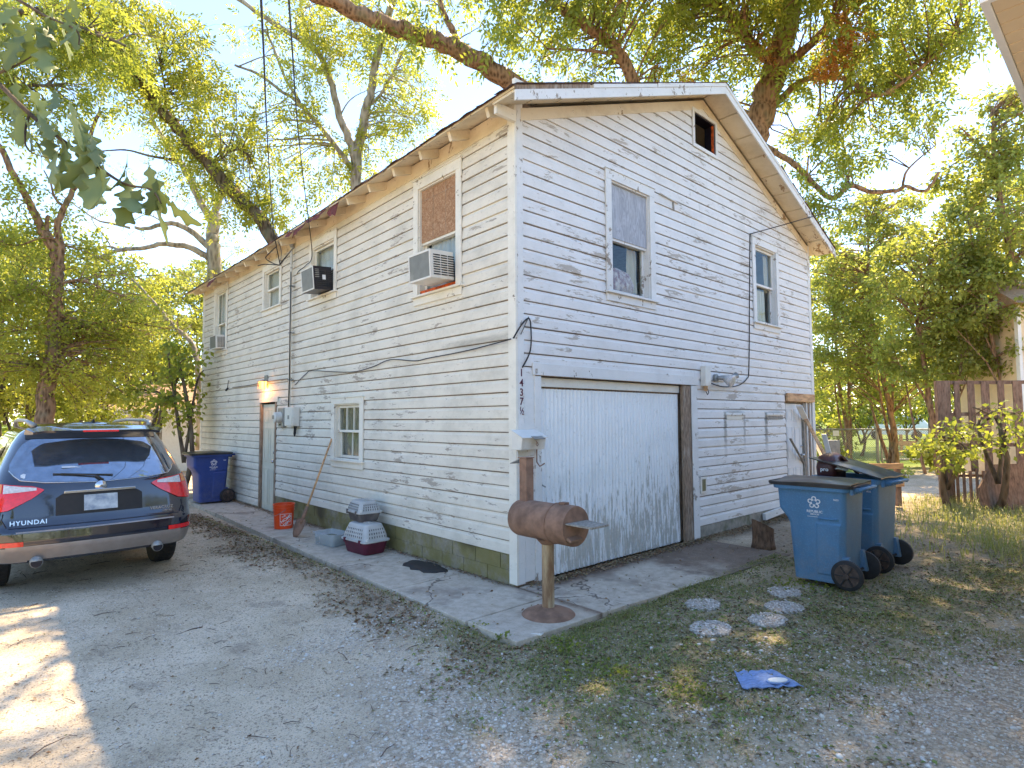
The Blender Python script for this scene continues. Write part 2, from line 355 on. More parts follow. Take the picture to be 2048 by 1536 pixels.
# ---------------------------------------------------------------- mesh helpers
def tag(o, label=None, cat=None, group=None, kind=None):
    if label: o['label'] = label
    if cat: o['category'] = cat
    if group: o['group'] = group
    if kind: o['kind'] = kind
    return o
def empty(name, loc=(0, 0, 0), rz=0, label=None, cat=None, group=None, rot=None):
    o = bpy.data.objects.new(name, None); col.objects.link(o)
    o.location = loc; o.rotation_euler = rot or (0, 0, rz); o.empty_display_size = .1
    return tag(o, label, cat, group)
def link(name, me, mat, parent=None, smooth=False, kind=None):
    if mat is not None and not me.materials: me.materials.append(MATS[mat] if isinstance(mat, str) else mat)
    if smooth: me.polygons.foreach_set('use_smooth', [True] * len(me.polygons))
    o = bpy.data.objects.new(name, me); col.objects.link(o)
    if parent: o.parent = parent
    if kind: o['kind'] = kind
    return o
class MB:
    def __init__(s): s.v = []; s.f = []
    def add(s, vs, fs):
        b = len(s.v); s.v += [tuple(p) for p in vs]; s.f += [tuple(i + b for i in f) for f in fs]; return s
    def box(s, x0, x1, y0, y1, z0, z1):
        return s.add([(x0, y0, z0), (x1, y0, z0), (x1, y1, z0), (x0, y1, z0), (x0, y0, z1), (x1, y0, z1), (x1, y1, z1), (x0, y1, z1)],
                     [(0, 3, 2, 1), (4, 5, 6, 7), (0, 1, 5, 4), (1, 2, 6, 5), (2, 3, 7, 6), (3, 0, 4, 7)])
    def hexa(s, p): return s.add(p, [(0, 3, 2, 1), (4, 5, 6, 7), (0, 1, 5, 4), (1, 2, 6, 5), (2, 3, 7, 6), (3, 0, 4, 7)])
    def beam(s, a, b, w, h, up=(0, 0, 1)):
        a = Vector(a); b = Vector(b); d = (b - a).normalized(); up = Vector(up)
        sd = d.cross(up)
        if sd.length < 1e-4: sd = d.cross(Vector((1, 0, 0)))
        sd.normalize(); u = sd.cross(d)
        sd *= w / 2; u *= h / 2
        return s.hexa([a - sd - u, a + sd - u, b + sd - u, b - sd - u, a - sd + u, a + sd + u, b + sd + u, b - sd + u])
    def tube(s, pts, rad, n=8, cap=True, jit=0, rg=None):
        pts = [Vector(p) for p in pts]; k = len(pts)
        if not isinstance(rad, (list, tuple)): rad = [rad] * k
        prev = None; b = len(s.v)
        for i, p in enumerate(pts):
            d = (pts[min(i + 1, k - 1)] - pts[max(i - 1, 0)])
            if d.length < 1e-6: d = Vector((0, 0, 1))
            d.normalize()
            if prev is None:
                t = Vector((0, 0, 1)) if abs(d.z) < .9 else Vector((1, 0, 0))
                u = d.cross(t).normalized()
            else:
                u = prev - d * prev.dot(d); u.normalize()
            prev = u; w = d.cross(u)
            for j in range(n):
                a = 2 * math.pi * j / n
                r = rad[i] * (1 + (rg.uniform(-jit, jit) if rg else 0))
                s.v.append(tuple(p + u * (math.cos(a) * r) + w * (math.sin(a) * r)))
        for i in range(k - 1):
            for j in range(n):
                q = (j + 1) % n
                s.f.append((b + i * n + j, b + i * n + q, b + (i + 1) * n + q, b + (i + 1) * n + j))
        if cap:
            s.f.append(tuple(b + j for j in range(n))[::-1]); s.f.append(tuple(b + (k - 1) * n + j for j in range(n)))
        return s
    def lathe(s, prof, n=24, c=(0, 0, 0), capb=True, capt=True):
        b = len(s.v)
        for r, z in prof:
            for j in range(n):
                a = 2 * math.pi * j / n; s.v.append((c[0] + r * math.cos(a), c[1] + r * math.sin(a), c[2] + z))
        for i in range(len(prof) - 1):
            for j in range(n):
                q = (j + 1) % n; s.f.append((b + i * n + j, b + i * n + q, b + (i + 1) * n + q, b + (i + 1) * n + j))
        if capb: s.f.append(tuple(b + j for j in range(n))[::-1])
        if capt: s.f.append(tuple(b + (len(prof) - 1) * n + j for j in range(n)))
        return s
    def loft(s, loops, capb=True, capt=True):
        b = len(s.v); n = len(loops[0])
        for l in loops: s.v += [tuple(p) for p in l]
        for i in range(len(loops) - 1):
            for j in range(n):
                q = (j + 1) % n; s.f.append((b + i * n + j, b + i * n + q, b + (i + 1) * n + q, b + (i + 1) * n + j))
        if capb: s.f.append(tuple(b + j for j in range(n))[::-1])
        if capt: s.f.append(tuple(b + (len(loops) - 1) * n + j for j in range(n)))
        return s
    def grid(s, rows):
        b = len(s.v); n = len(rows[0])
        for r in rows: s.v += [tuple(p) for p in r]
        for i in range(len(rows) - 1):
            for j in range(n - 1):
                s.f.append((b + i * n + j, b + i * n + j + 1, b + (i + 1) * n + j + 1, b + (i + 1) * n + j))
        return s
    def sheet(s, rows, t):
        """thick sheet: grid rows extruded by vector t"""
        n = len(rows[0]); m = len(rows); b = len(s.v); T = Vector(t)
        s.grid(rows); s.grid([[Vector(p) + T for p in r][::-1] for r in rows])
        e = [(i, 0) for i in range(m)] + [(m - 1, j) for j in range(1, n)] + [(i, n - 1) for i in range(m - 2, -1, -1)] + [(0, j) for j in range(n - 2, 0, -1)]
        A = lambda i, j: b + i * n + j
        B = lambda i, j: b + m * n + i * n + (n - 1 - j)
        for k in range(len(e)):
            p, q = e[k], e[(k + 1) % len(e)]
            s.f.append((A(*p), A(*q), B(*q), B(*p)))
        return s
    def mesh(s, name):
        me = bpy.data.meshes.new(name); me.from_pydata(s.v, [], s.f); me.update(); return me
    def build(s, name, mat, parent=None, smooth=False, kind=None, bevel=0, auto=None):
        o = link(name, s.mesh(name), mat, parent, smooth, kind)
        if bevel:
            md = o.modifiers.new('b', 'BEVEL'); md.width = bevel; md.segments = 2; md.limit_method = 'ANGLE'; md.angle_limit = R(50)
        if smooth and auto:
            me = o.data
            try: me.set_sharp_from_angle(angle=R(auto))
            except Exception: pass
        return o
def rrect(w, d, r, z, n=4, cx=0, cy=0):
    """rounded rectangle loop, w along x, d along y"""
    out = []
    for (sx, sy, a0) in ((1, 1, 0), (-1, 1, 90), (-1, -1, 180), (1, -1, 270)):
        for i in range(n + 1):
            a = R(a0 + 90 * i / n)
            out.append((cx + sx * (w / 2 - r) + r * math.cos(a), cy + sy * (d / 2 - r) + r * math.sin(a), z))
    return out
def npmesh(name, V, k, mat, parent=None, tint=None, kind=None, smooth=False, extra=None, faces=None):
    """V: (n*k,3) vertices, every k consecutive ones a polygon (or faces: index array)"""
    me = bpy.data.meshes.new(name); V = np.asarray(V, np.float32).reshape(-1, 3)
    if faces is None: faces = np.arange(len(V), dtype=np.int32).reshape(-1, k)
    me.vertices.add(len(V)); me.vertices.foreach_set('co', V.ravel())
    me.loops.add(faces.size); me.loops.foreach_set('vertex_index', faces.ravel().astype(np.int32))
    me.polygons.add(len(faces)); me.polygons.foreach_set('loop_start', np.arange(0, faces.size, faces.shape[1], dtype=np.int32))
    me.polygons.foreach_set('loop_total', np.full(len(faces), faces.shape[1], dtype=np.int32))
    me.update(calc_edges=True)
    if tint is not None:
        a = me.attributes.new('tint', 'FLOAT', 'POINT'); a.data.foreach_set('value', np.asarray(tint, np.float32))
    for nm, arr in (extra or {}).items():
        a = me.attributes.new(nm, 'FLOAT', 'POINT'); a.data.foreach_set('value', np.asarray(arr, np.float32))
    me.validate()
    return link(name, me, mat, parent, smooth, kind)
def text(s, size, mat, parent, origin, right, up, name='lettering', extrude=.0015, wrap=None, spacing=1.0, sx=1.0, align='CENTER'):
    cu = bpy.data.curves.new(name, 'FONT'); cu.body = s; cu.size = size; cu.extrude = extrude; cu.align_x = align; cu.align_y = 'CENTER'
    cu.space_character = spacing; cu.resolution_u = 3; cu.offset = size * .012
    to = bpy.data.objects.new('t', cu); col.objects.link(to)
    dg = bpy.context.evaluated_depsgraph_get()
    me = bpy.data.meshes.new_from_object(to.evaluated_get(dg)); bpy.data.objects.remove(to)
    r = Vector(right).normalized(); u = Vector(up).normalized(); nrm = r.cross(u); o = Vector(origin)
    for v in me.vertices:
        p = v.co.copy()
        v.co = wrap(p.x * sx, p.y, p.z) if wrap else o + r * (p.x * sx) + u * p.y + nrm * p.z
    me.materials.clear()
    return link(name, me, mat, parent)
def copy_tree(o, parent=None, depth=0):
    c = o.copy(); col.objects.link(c)
    if parent: c.parent = parent; c.matrix_parent_inverse = o.matrix_parent_inverse.copy()
    for ch in list(o.children): copy_tree(ch, c, depth + 1)
    return c
# ---------------------------------------------------------------- ground
def vnoise(x, y, s, seed=0):
    """smooth value noise on numpy arrays"""
    rg = np.random.RandomState(seed); T = rg.rand(256, 256)
    X = x * s + 1000.3; Y = y * s + 1000.7
    xi = np.floor(X).astype(int); yi = np.floor(Y).astype(int); fx = X - xi; fy = Y - yi
    fx = fx * fx * (3 - 2 * fx); fy = fy * fy * (3 - 2 * fy)
    g = lambda a, b: T[a % 256, b % 256]
    return (g(xi, yi) * (1 - fx) + g(xi + 1, yi) * fx) * (1 - fy) + (g(xi, yi + 1) * (1 - fx) + g(xi + 1, yi + 1) * fx) * fy
def inpoly(x, y, P):
    c = np.zeros(x.shape, bool); n = len(P)
    for i in range(n):
        x1, y1 = P[i]; x2, y2 = P[(i + 1) % n]
        if y1 == y2: continue
        t = ((y1 > y) != (y2 > y)) & (x < (x2 - x1) * (y - y1) / (y2 - y1) + x1)
        c ^= t
    return c
def pdist(x, y, P, closed=True):
    d = np.full(x.shape, 1e9); n = len(P)
    for i in range(n if closed else n - 1):
        x1, y1 = P[i]; x2, y2 = P[(i + 1) % n]
        L = (x2 - x1) ** 2 + (y2 - y1) ** 2 + 1e-9
        t = np.clip(((x - x1) * (x2 - x1) + (y - y1) * (y2 - y1)) / L, 0, 1)
        d = np.minimum(d, np.hypot(x - x1 - t * (x2 - x1), y - y1 - t * (y2 - y1)))
    return d
def zone(x, y, P, soft=.25, wob=.35, seed=1):
    d = pdist(x, y, P); d = np.where(inpoly(x, y, P), d, -d)
    d = d + (vnoise(x, y, 1.6, seed) - .5) * wob * 1.3 + (vnoise(x, y, 5, seed + 1) - .5) * wob * .8
    return np.clip(d / soft * .5 + .5, 0, 1)
GRASS = [(-1.04,-0.31),(-1.39,-1.33),(-1.35,-1.74),(-1.16,-2.25),(-0.84,-2.73),(-0.24,-2.99),(0.80,-2.87),(2.27,-2.99),(3.42,-3.59),(5.51,-3.75),(5.22,-3.13),(3.16,-2.40),(2.13,-1.81),(2.96,-1.26),(1.24,-1.13),(0.33,-1.03),(-0.59,-1.07),(-0.89,-0.99)]
GRAVEL = [(-1.34,-0.19),(-1.36,-1.36),(-1.12,-2.29),(-0.84,-2.73),(0.49,-2.93),(2.78,-3.73),(0.53,-4.32),(-0.96,-3.84),(-2.27,-2.63),(-2.83,-2.12),(-2.40,-1.60),(-2.04,-0.57)]
SPILL = [(-0.97,-0.61),(-0.57,-1.09),(0.81,-1.13),(1.88,-2.34),(0.56,-3.00),(-0.57,-2.60),(-1.16,-1.97)]
LITTER = [(-1.02,7.71),(-0.83,5.54),(-1.01,0.49),(-1.05,-0.95),(-1.24,-0.84),(-1.29,0.55),(-1.36,4.94),(-1.43,6.63)]
LITTER2 = [(2.98,-0.23),(5.56,-0.15),(8.09,-0.35),(15.89,-1.90),(12.85,-4.10),(5.58,-4.13),(3.39,-2.34),(2.92,-1.28),(1.97,-0.69)]
WEEDS = [(8.93,-1.17),(17.19,-3.22),(5.91,-4.13),(4.61,-3.20),(4.91,-2.48),(6.00,-1.74)]
LAWN = [(11, 3), (30, -4), (60, -5), (60, 30), (16, 20), (12.5, 9)]
def axis(lo, hi, f0, f1, fine):
    a = list(np.arange(f0, f1 + 1e-6, fine)); s = fine; x = f0
    pre = []
    while x > lo: s *= 1.28; x -= s; pre.append(x)
    s = fine; x = f1; post = []
    while x < hi: s *= 1.28; x += s; post.append(x)
    return np.array(pre[::-1] + a + post)
gx = axis(-260, 260, -8, 12, .06); gy = axis(-260, 260, -4.5, 8, .06)
GX, GY = np.meshgrid(gx, gy)
def gz(x, y):
    near = np.clip(1.6 - np.hypot(x - 1, y - 1) / 18, 0, 1)
    z = -.035 + near * ((vnoise(x, y, .55, 3) - .5) * .07 + (vnoise(x, y, 2.4, 4) - .5) * .028 + (vnoise(x, y, 9, 5) - .5) * .010)
    under = (x > -.98) & (x < 8) & (y > -.95) & (y < 11.3)
    z = z - .06 * np.clip((-1.0 - x) / 1.3, 0, 1) * np.clip(1.8 - np.hypot(x + 3, y - 3) / 8, 0, 1)
    return np.where(under, np.minimum(z, -.06), np.minimum(z, -.012))
GZ = gz(GX, GY)
nx, ny = len(gx), len(gy)
idx = np.arange(nx * ny).reshape(ny, nx)
F = np.stack([idx[:-1, :-1], idx[:-1, 1:], idx[1:, 1:], idx[1:, :-1]], -1).reshape(-1, 4)
X_, Y_ = GX.ravel(), GY.ravel()
gr_ = zone(X_, Y_, GRASS, .5, .7, 11)
gv_ = zone(X_, Y_, GRAVEL, .6, .8, 21)
li_ = np.maximum(zone(X_, Y_, LITTER, .25, .3, 31), zone(X_, Y_, LITTER2, .3, .5, 35)) * .8
lw_ = np.maximum(zone(X_, Y_, LAWN, 1, 1, 41), np.clip((np.hypot(X_, Y_) - 24) / 8, 0, 1))
ground = npmesh('ground', np.stack([X_, Y_, GZ.ravel()], 1), 4, 'ground', smooth=True, kind='structure', faces=F,
                extra={'grass': np.maximum(gr_, zone(X_, Y_, WEEDS, .5, .6, 51)), 'gravel': gv_, 'litter': li_, 'lawn': lw_})

# concrete walkway slabs round the house
path = empty('path'); path['kind'] = 'structure'
def slab(pts, z0, z1, name='concrete_slab', parent=path, mat='concrete', rg=random.Random(3)):
    """pts: outline; edge slightly broken"""
    P = []
    for i, a in enumerate(pts):
        b = pts[(i + 1) % len(pts)]; L = math.dist(a, b); k = max(1, int(L / .14))
        for j in range(k):
            t = j / k; w = 0 if j == 0 else rg.uniform(-.006, .006)
            P.append((a[0] + (b[0] - a[0]) * t + w, a[1] + (b[1] - a[1]) * t + w))
    m = MB(); m.loft([[(x, y, z0) for x, y in P], [(x, y, z1) for x, y in P]])
    return m.build(name, mat, parent, bevel=.006)
ys = [-.42, .78, 2.05, 3.38, 4.62, 5.95, 7.25, 8.6, 10.2]
xs_out = lambda y: -.955 + .025 * y
tilt = random.Random(5)
for i in range(len(ys) - 1):
    a, b = ys[i] + .006, ys[i + 1] - .006
    slab([(xs_out(a), a), (-.004, a), (-.004, b), (xs_out(b), b)], -.16, -.002 + tilt.uniform(-.006, .004))
slab([(-.955, -1.02), (.35, -1.05), (.35, -.43), (-.95, -.43)], -.16, -.002)
slab([(.362, -1.05), (1.75, -1.13), (1.75, -.004), (.362, -.004)], -.16, -.008)
slab([(.012, -.42), (.35, -.42), (.35, -.006), (.012, -.006)], -.16, -.004)
slab([(1.762, -1.13), (3.35, -1.22), (3.4, -.004), (1.762, -.004)], -.16, -.012)

# ---------------------------------------------------------------- the house
W_, L_, HE = 7.45, 11.1, 4.87
RX, RZ, SL = 3.72, 6.33, .396
rng = random.Random(11)
house = empty('house', label='old two storey white clapboard garage house with peeling paint', cat='house')
def sag(y, z): return -.055 * math.sin(math.pi * min(max(y, 0), L_) / L_) * max(0, (z - 2.4) / 2.5) - .05 * max(0, (z - 2.4) / 2.5) * y / L_
EXP = .1335
PROF = [(0, .0195), (.10, .0205), (.66, .019), (.70, .0165), (.76, .0125), (.84, .010), (.915, .0095), (.925, .0015), (1.0, .0015)]
def prof_clip(a, b):
    """profile points between relative heights a and b"""
    def at(t):
        for (p, d), (q, e) in zip(PROF, PROF[1:]):
            if p <= t <= q: return d + (e - d) * (t - p) / (q - p)
        return PROF[-1][1]
    return [(a, at(a))] + [(t, d) for t, d in PROF if a + .01 < t < b - .01] + [(b, at(b))]
def board(mb, face, z, a, b, s0, s1, rg, back=.001):
    """one drop siding board; s0,s1: end positions as functions of height"""
    dz0 = rg.uniform(-.0018, .0018); dz1 = rg.uniform(-.0018, .0018); dd = rg.uniform(-.001, .0022)
    pr = prof_clip(a, b); sec = []
    nseg = 1
    S = [s0(z + a * EXP), s1(z + a * EXP)]
    if S[1] - S[0] > 1.6 and face == 'left': nseg = 4
    for k in range(nseg + 1):
        t = k / nseg; lp = []
        for (r, d) in pr + [(b, back), (a, back)]:
            zz = z + r * EXP; s = s0(zz) + (s1(zz) - s0(zz)) * t
            dep = d if d == back else d + dd
            zz += dz0 + (dz1 - dz0) * t
            if face == 'left': lp.append((-dep, s, zz + sag(s, zz)))
            else: lp.append((s, -dep, zz))
        sec.append(lp)
    mb.loft(sec)
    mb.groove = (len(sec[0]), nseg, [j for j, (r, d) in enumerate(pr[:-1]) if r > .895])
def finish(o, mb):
    o.data.materials.append(MATS['lap_dirt_shade']); n, ns, js = mb.groove
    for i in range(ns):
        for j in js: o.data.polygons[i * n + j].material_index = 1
def clad(face, parent, z0, ncourse, lo, hi, openings, mat, maxlen=4.2):
    """openings: (s0, s1, z0, z1) where no board shows"""
    rg = random.Random(face)
    for i in range(ncourse):
        z = z0 + i * EXP; zt = z + EXP
        cuts = {0.0, 1.0}
        for o in openings:
            for e in (o[2], o[3]):
                r = (e - z) / EXP
                if .12 < r < .88: cuts.add(r)
        cuts = sorted(cuts)
        for a, b in zip(cuts, cuts[1:]):
            zm = z + (a + b) / 2 * EXP
            L0, H0 = lo(zm), hi(zm)
            iv = [(L0, H0, True, True)]
            for o in openings:
                if o[2] < zm < o[3]:
                    nv = []
                    for (p, q, pl, ql) in iv:
                        if o[1] <= p or o[0] >= q: nv.append((p, q, pl, ql)); continue
                        if o[0] > p: nv.append((p, o[0], pl, False))
                        if o[1] < q: nv.append((o[1], q, False, ql))
                    iv = nv
            for (p, q, pl, ql) in iv:
                if q - p < .04: continue
                n = 1 if q - p < maxlen * 1.1 else math.ceil((q - p) / maxlen)
                js = [p] + sorted(p + (q - p) * (k + rg.uniform(-.28, .28)) / n for k in range(1, n)) + [q]
                for k in range(n):
                    A, B = js[k] + (.0015 if k else 0), js[k + 1] - (.0015 if k < n - 1 else 0)
                    f0 = lo if (k == 0 and pl) else (lambda zz, A=A: A)
                    f1 = hi if (k == n - 1 and ql) else (lambda zz, B=B: B)
                    mb = MB(); board(mb, face, z, a, b, f0, f1, rg)
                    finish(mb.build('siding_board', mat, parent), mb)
def wallsheet(face, name, lo, hi, z0, z1, op, th=.14):
    """sheathing with openings, as blocks"""
    xs = sorted({lo, hi} | {o[0] for o in op} | {o[1] for o in op}); zs = sorted({z0, z1} | {o[2] for o in op} | {o[3] for o in op})
    xs = [x for x in xs if lo <= x <= hi]; zs = [z for z in zs if z0 <= z <= z1]
    m = MB()
    for x0, x1 in zip(xs, xs[1:]):
        for a, b in zip(zs, zs[1:]):
            xm, zm = (x0 + x1) / 2, (a + b) / 2
            if any(o[0] < xm < o[1] and o[2] < zm < o[3] for o in op): continue
            if face == 'left': m.box(0, th, x0, x1, a, b)
            else: m.box(x0, x1, 0, th, a, b)
    return m
# openings: clear hole s0,s1,z0,z1 and casing width
LW = dict(w1=(.95, 1.72, 3.15, 4.45), w2=(4.03, 4.84, 3.60, 4.40), w3=(6.22, 6.98, 3.72, 4.42), w4=(9.30, 10.08, 3.20, 4.52), lw=(3.17, 3.94, 1.08, 1.86), door=(6.31, 7.08, -.04, 1.97))
FW = dict(f1=(1.52, 2.30, 3.14, 4.46), f2=(5.22, 5.98, 3.18, 4.42), att=(3.46, 4.05, 5.53, 6.00), gar=(.28, 3.20, -.05, 2.07), door=(6.20, 7.04, 0, 1.88))
lop = list(LW.values()); fop = list(FW.values())
lw = wallsheet('left', 'wall', .14, L_, 0, 4.9, lop).build('wall', 'raw_wood', house)
fmb = wallsheet('front', 'wall', 0, W_, 0, 4.9, [o for k, o in FW.items() if k != 'att'])
a_ = FW['att']
gt = lambda x: RZ - .10 - abs(x - RX) * SL
def gslab(x0, x1, zb0, zb1, m):
    m.hexa([(x0, 0, zb0), (x1, 0, zb1), (x1, .14, zb1), (x0, .14, zb0), (x0, 0, gt(x0)), (x1, 0, gt(x1)), (x1, .14, gt(x1)), (x0, .14, gt(x0))])
for x0, x1 in ((.365, a_[0]), (a_[1], 7.07)): gslab(x0, x1, 4.9, 4.9, fmb)
fmb.box(a_[0], a_[1], 0, .14, 4.9, a_[2])
gslab(a_[0], RX, a_[3], a_[3], fmb); gslab(RX, a_[1], a_[3], a_[3], fmb)
gw = fmb.build('gable_wall', 'raw_wood', house)
# boards
pad = lambda o, w=.035, h=.035: (o[0] - w, o[1] + w, o[2] - h, o[3] + h)
lopen = [pad(LW['w1']), pad(LW['w2']), pad(LW['w3']), pad(LW['w4']), pad(LW['lw']), (6.27, 7.13, -1, 2.0)]
FB = .30                          # top of the bare foundation on the left wall
clad('left', lw, FB, 33, lambda z: .085, lambda z: L_ - .085, lopen, 'siding_paint', 4.6)
# lowest courses only beyond the door
clad_low = [(.0, 7.13, -1, FB)]
rg_ = random.Random(2)
for i in range(2):
    z = FB - (i + 1) * EXP
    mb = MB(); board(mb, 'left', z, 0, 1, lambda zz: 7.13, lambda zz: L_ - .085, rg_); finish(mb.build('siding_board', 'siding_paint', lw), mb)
fopen = [pad(FW['f1']), pad(FW['f2']), pad(FW['att'], .03, .03), (.245, 3.335, -1, 2.16), (6.20, 7.10, -1, 2.0), (7.1, 7.36, -1, 1.9)]
gl = lambda z: max(.085, RX - (RZ - .13 - z) / SL)
gh = lambda z: min(W_ - .085, RX + (RZ - .13 - z) / SL)
clad('front', gw, .16, 45, gl, gh, fopen, 'gable_paint', 4.4)
# other two walls
m = MB(); m.box(W_ - .14, W_, .14, L_, 0, 4.9); m.build('wall', 'siding_paint', house, kind=None)
m = MB(); m.box(.14, W_ - .14, L_ - .14, L_, 0, 4.9)
m.hexa([(.14, L_ - .14, 4.9), (RX, L_ - .14, 4.9), (RX, L_, 4.9), (.14, L_, 4.9), (.14, L_ - .14, 4.901), (RX, L_ - .14, gt(RX)), (RX, L_, gt(RX)), (.14, L_, 4.901)])
m.hexa([(RX, L_ - .14, 4.9), (W_ - .14, L_ - .14, 4.9), (W_ - .14, L_, 4.9), (RX, L_, 4.9), (RX, L_ - .14, gt(RX)), (W_ - .14, L_ - .14, 4.901), (W_ - .14, L_, 4.901), (RX, L_, gt(RX))])
m.build('wall', 'siding_paint', house)
m = MB()
for i in range(36):
    z = .1 + i * EXP; m.box(W_, W_ + .02, .1, L_ - .1, z, z + EXP - .012)
for i in range(46):
    z = .1 + i * EXP
    if gh(z + EXP) > gl(z + EXP) + .2: m.box(gl(z + EXP), gh(z + EXP), L_, L_ + .02, z, z + EXP - .012)
m.build('rear_siding', 'siding_paint', house, kind='stuff')
# inside: storey floor so the rooms are closed and dark
m = MB(); m.box(.15, W_ - .15, .15, L_ - .15, 2.35, 2.5); m.box(.15, W_ - .15, .15, L_ - .15, 4.78, 4.86); m.build('inner_floor', 'room_grey', house)
# corner boards
def trim(x0, x1, y0, y1, z0, z1, name='corner_board', mat='trim_paint', parent=house, bevel=.003):
    return MB().box(x0, x1, y0, y1, z0, z1).build(name, mat, parent, bevel=bevel)
trim(-.028, .0, -.028, .085, .02, 4.84)
trim(.001, .085, -.028, -.0005, .02, 4.86, mat='trim_paint_gable')
trim(-.026, .0, L_ - .085, L_ + .026, .02, 4.72)
trim(0, .09, L_ + .001, L_ + .026, .02, 4.8)
trim(W_ - .085, W_ + .026, -.026, -.0005, .02, 4.83, mat='trim_paint_gable')
trim(W_ + .001, W_ + .026, 0, .09, .02, 4.8)
trim(.092, .225, -.021, -.0005, .03, 2.08, name='jamb_board', mat='trim_paint_gable')   # strip between corner and garage frame
# frieze under the left eave, bent with the wall
for a, b in ((.086, 3.9), (3.903, 7.6), (7.603, L_ - .086)):
    ss = [a + (b - a) * k / 5 for k in range(6)]
    MB().loft([[(-.001, s, 4.66 + sag(s, 4.7)), (-.030, s, 4.66 + sag(s, 4.7)), (-.030, s, 4.83 + sag(s, 4.8)), (-.001, s, 4.83 + sag(s, 4.8))] for s in ss]).build('frieze_board', 'soffit_paint', house)
# gable trim under the rake
for sgn in (-1, 1):
    x0 = RX + sgn * .001; x1 = RX + sgn * 3.66
    zt = lambda x: RZ - .075 - abs(x - RX) * SL
    MB().hexa([(x0, -.030, zt(x0) - .13), (x1, -.030, zt(x1) - .13), (x1, -.001, zt(x1) - .13), (x0, -.001, zt(x0) - .13),
               (x0, -.030, zt(x0)), (x1, -.030, zt(x1)), (x1, -.001, zt(x1)), (x0, -.001, zt(x0))]).build('rake_frieze', 'soffit_paint', house)
# foundation
fd = MB(); fd.box(-.010, .12, .03, 6.27, -.10, FB - .003); fd.build('foundation', 'mossy_foundation', house)
joint = MB()
rgb = random.Random(9)
y = .034
for r in range(2):
    y = .034 - (.2 if r else 0); z0 = -.0 + r * .145; z1 = z0 + .14
    while y < 6.24:
        a, b = max(y, .034), min(y + .392, 6.262)
        if b - a > .06: MB().box(-.017 + rgb.uniform(-.002, .002), -.011, a + .0012, b - .0012, z0 + .0012, min(z1 + .003, FB - .004)).build('foundation_block', 'mossy_foundation', house, bevel=.0015)
        y += .4
MB().box(-.012, .12, 7.13, L_, -.1, .028).build('foundation', 'block', house)
MB().box(3.34, W_, -.020, .12, -.1, .155).build('foundation', 'block', house)
MB().box(6.25, 7.05, -.20, -.022, -.1, .03).build('door_step', 'block', house, bevel=.01)
MB().beam((5.2, -.06, .08), (6.22, -.05, .135), .05, .10).build('skirt_board', 'trim_paint_gable', house)

# ---- roof: decking, rafter tails, fascia, shingles
roof = MB()
OV, OVY = .335, .36
def deck(sgn, zoff, th, x0, x1, y0, y1, mb, n=10):
    rows = []
    for i in range(n + 1):
        yy = y0 + (y1 - y0) * i / n
        r = []
        for x in (x0, (x0 + x1) / 2, x1):
            zz = RZ - abs(x - RX) * SL + zoff
            if sgn < 0: zz += sag(max(0, yy), 4.9) * min(1, abs(x - RX) / 3.7)
            r.append((x, yy, zz))
        rows.append(r)
    mb.sheet(rows, (0, 0, th))
xl, xr = RX - 3.72 - OV, RX + 3.72 + OV
deck(-1, 0, .022, RX, xl, -OVY, L_ + .3, roof); deck(1, 0, .022, RX, xr, -OVY, L_ + .3, roof)
rf = roof.build('roof', 'soffit_paint', house)
sh = MB(); deck(-1, .026, .012, RX, xl - .01, -OVY - .012, L_ + .31, sh); deck(1, .026, .012, RX, xr + .01, -OVY - .012, L_ + .31, sh)
sh.build('shingle_cover', 'shingle', rf, kind='stuff')
# first course of shingles along the left eave, curled and torn
rgs = random.Random(4)
y = -OVY
while y < L_ + .25:
    w = rgs.uniform(.22, .32); torn = 3.2 < y < 4.9 or 8.9 < y < 9.5
    dr = rgs.uniform(.005, .02) + (rgs.uniform(.03, .11) if torn else 0)
    z = RZ - (RX - xl) * SL + .040 + sag(max(0, y), 4.9)
    lift = rgs.uniform(0, .012)
    rows = []
    for i, t in enumerate((0, .35, .7, 1)):
        xx = xl + .13 - t * .165; zz = z + (xx - xl) * SL + lift * math.sin(t * 3) - dr * max(0, t - .5) * 2
        rows.append([(xx - rgs.uniform(-.01, .01), y + w * k / 3, zz + rgs.uniform(-.004, .004) - (rgs.uniform(0, dr) if t == 1 else 0)) for k in range(4)])
    MB().sheet(rows, (0, 0, .006)).build('shingle', 'shingle_red' if torn or rgs.random() < .15 else 'shingle', rf)
    y += w + .004
# rake edge shingles over the front
for sgn in (-1, 1):
    d = 0
    while d < 4.0:
        w = rgs.uniform(.2, .3); x0 = RX + sgn * d; x1 = RX + sgn * min(d + w, 4.05)
        e = rgs.uniform(.004, .03)
        zf = lambda x: RZ - abs(x - RX) * SL + .043
        MB().sheet([[(x0, -OVY - .02 - e, zf(x0) - e * .6), (x1, -OVY - .02 - e * .5, zf(x1) - e * .4)], [(x0, -OVY + .12, zf(x0)), (x1, -OVY + .12, zf(x1))]], (0, 0, .006)).build('shingle', 'shingle_red' if rgs.random() < .3 else 'shingle', rf)
        d += w + .003
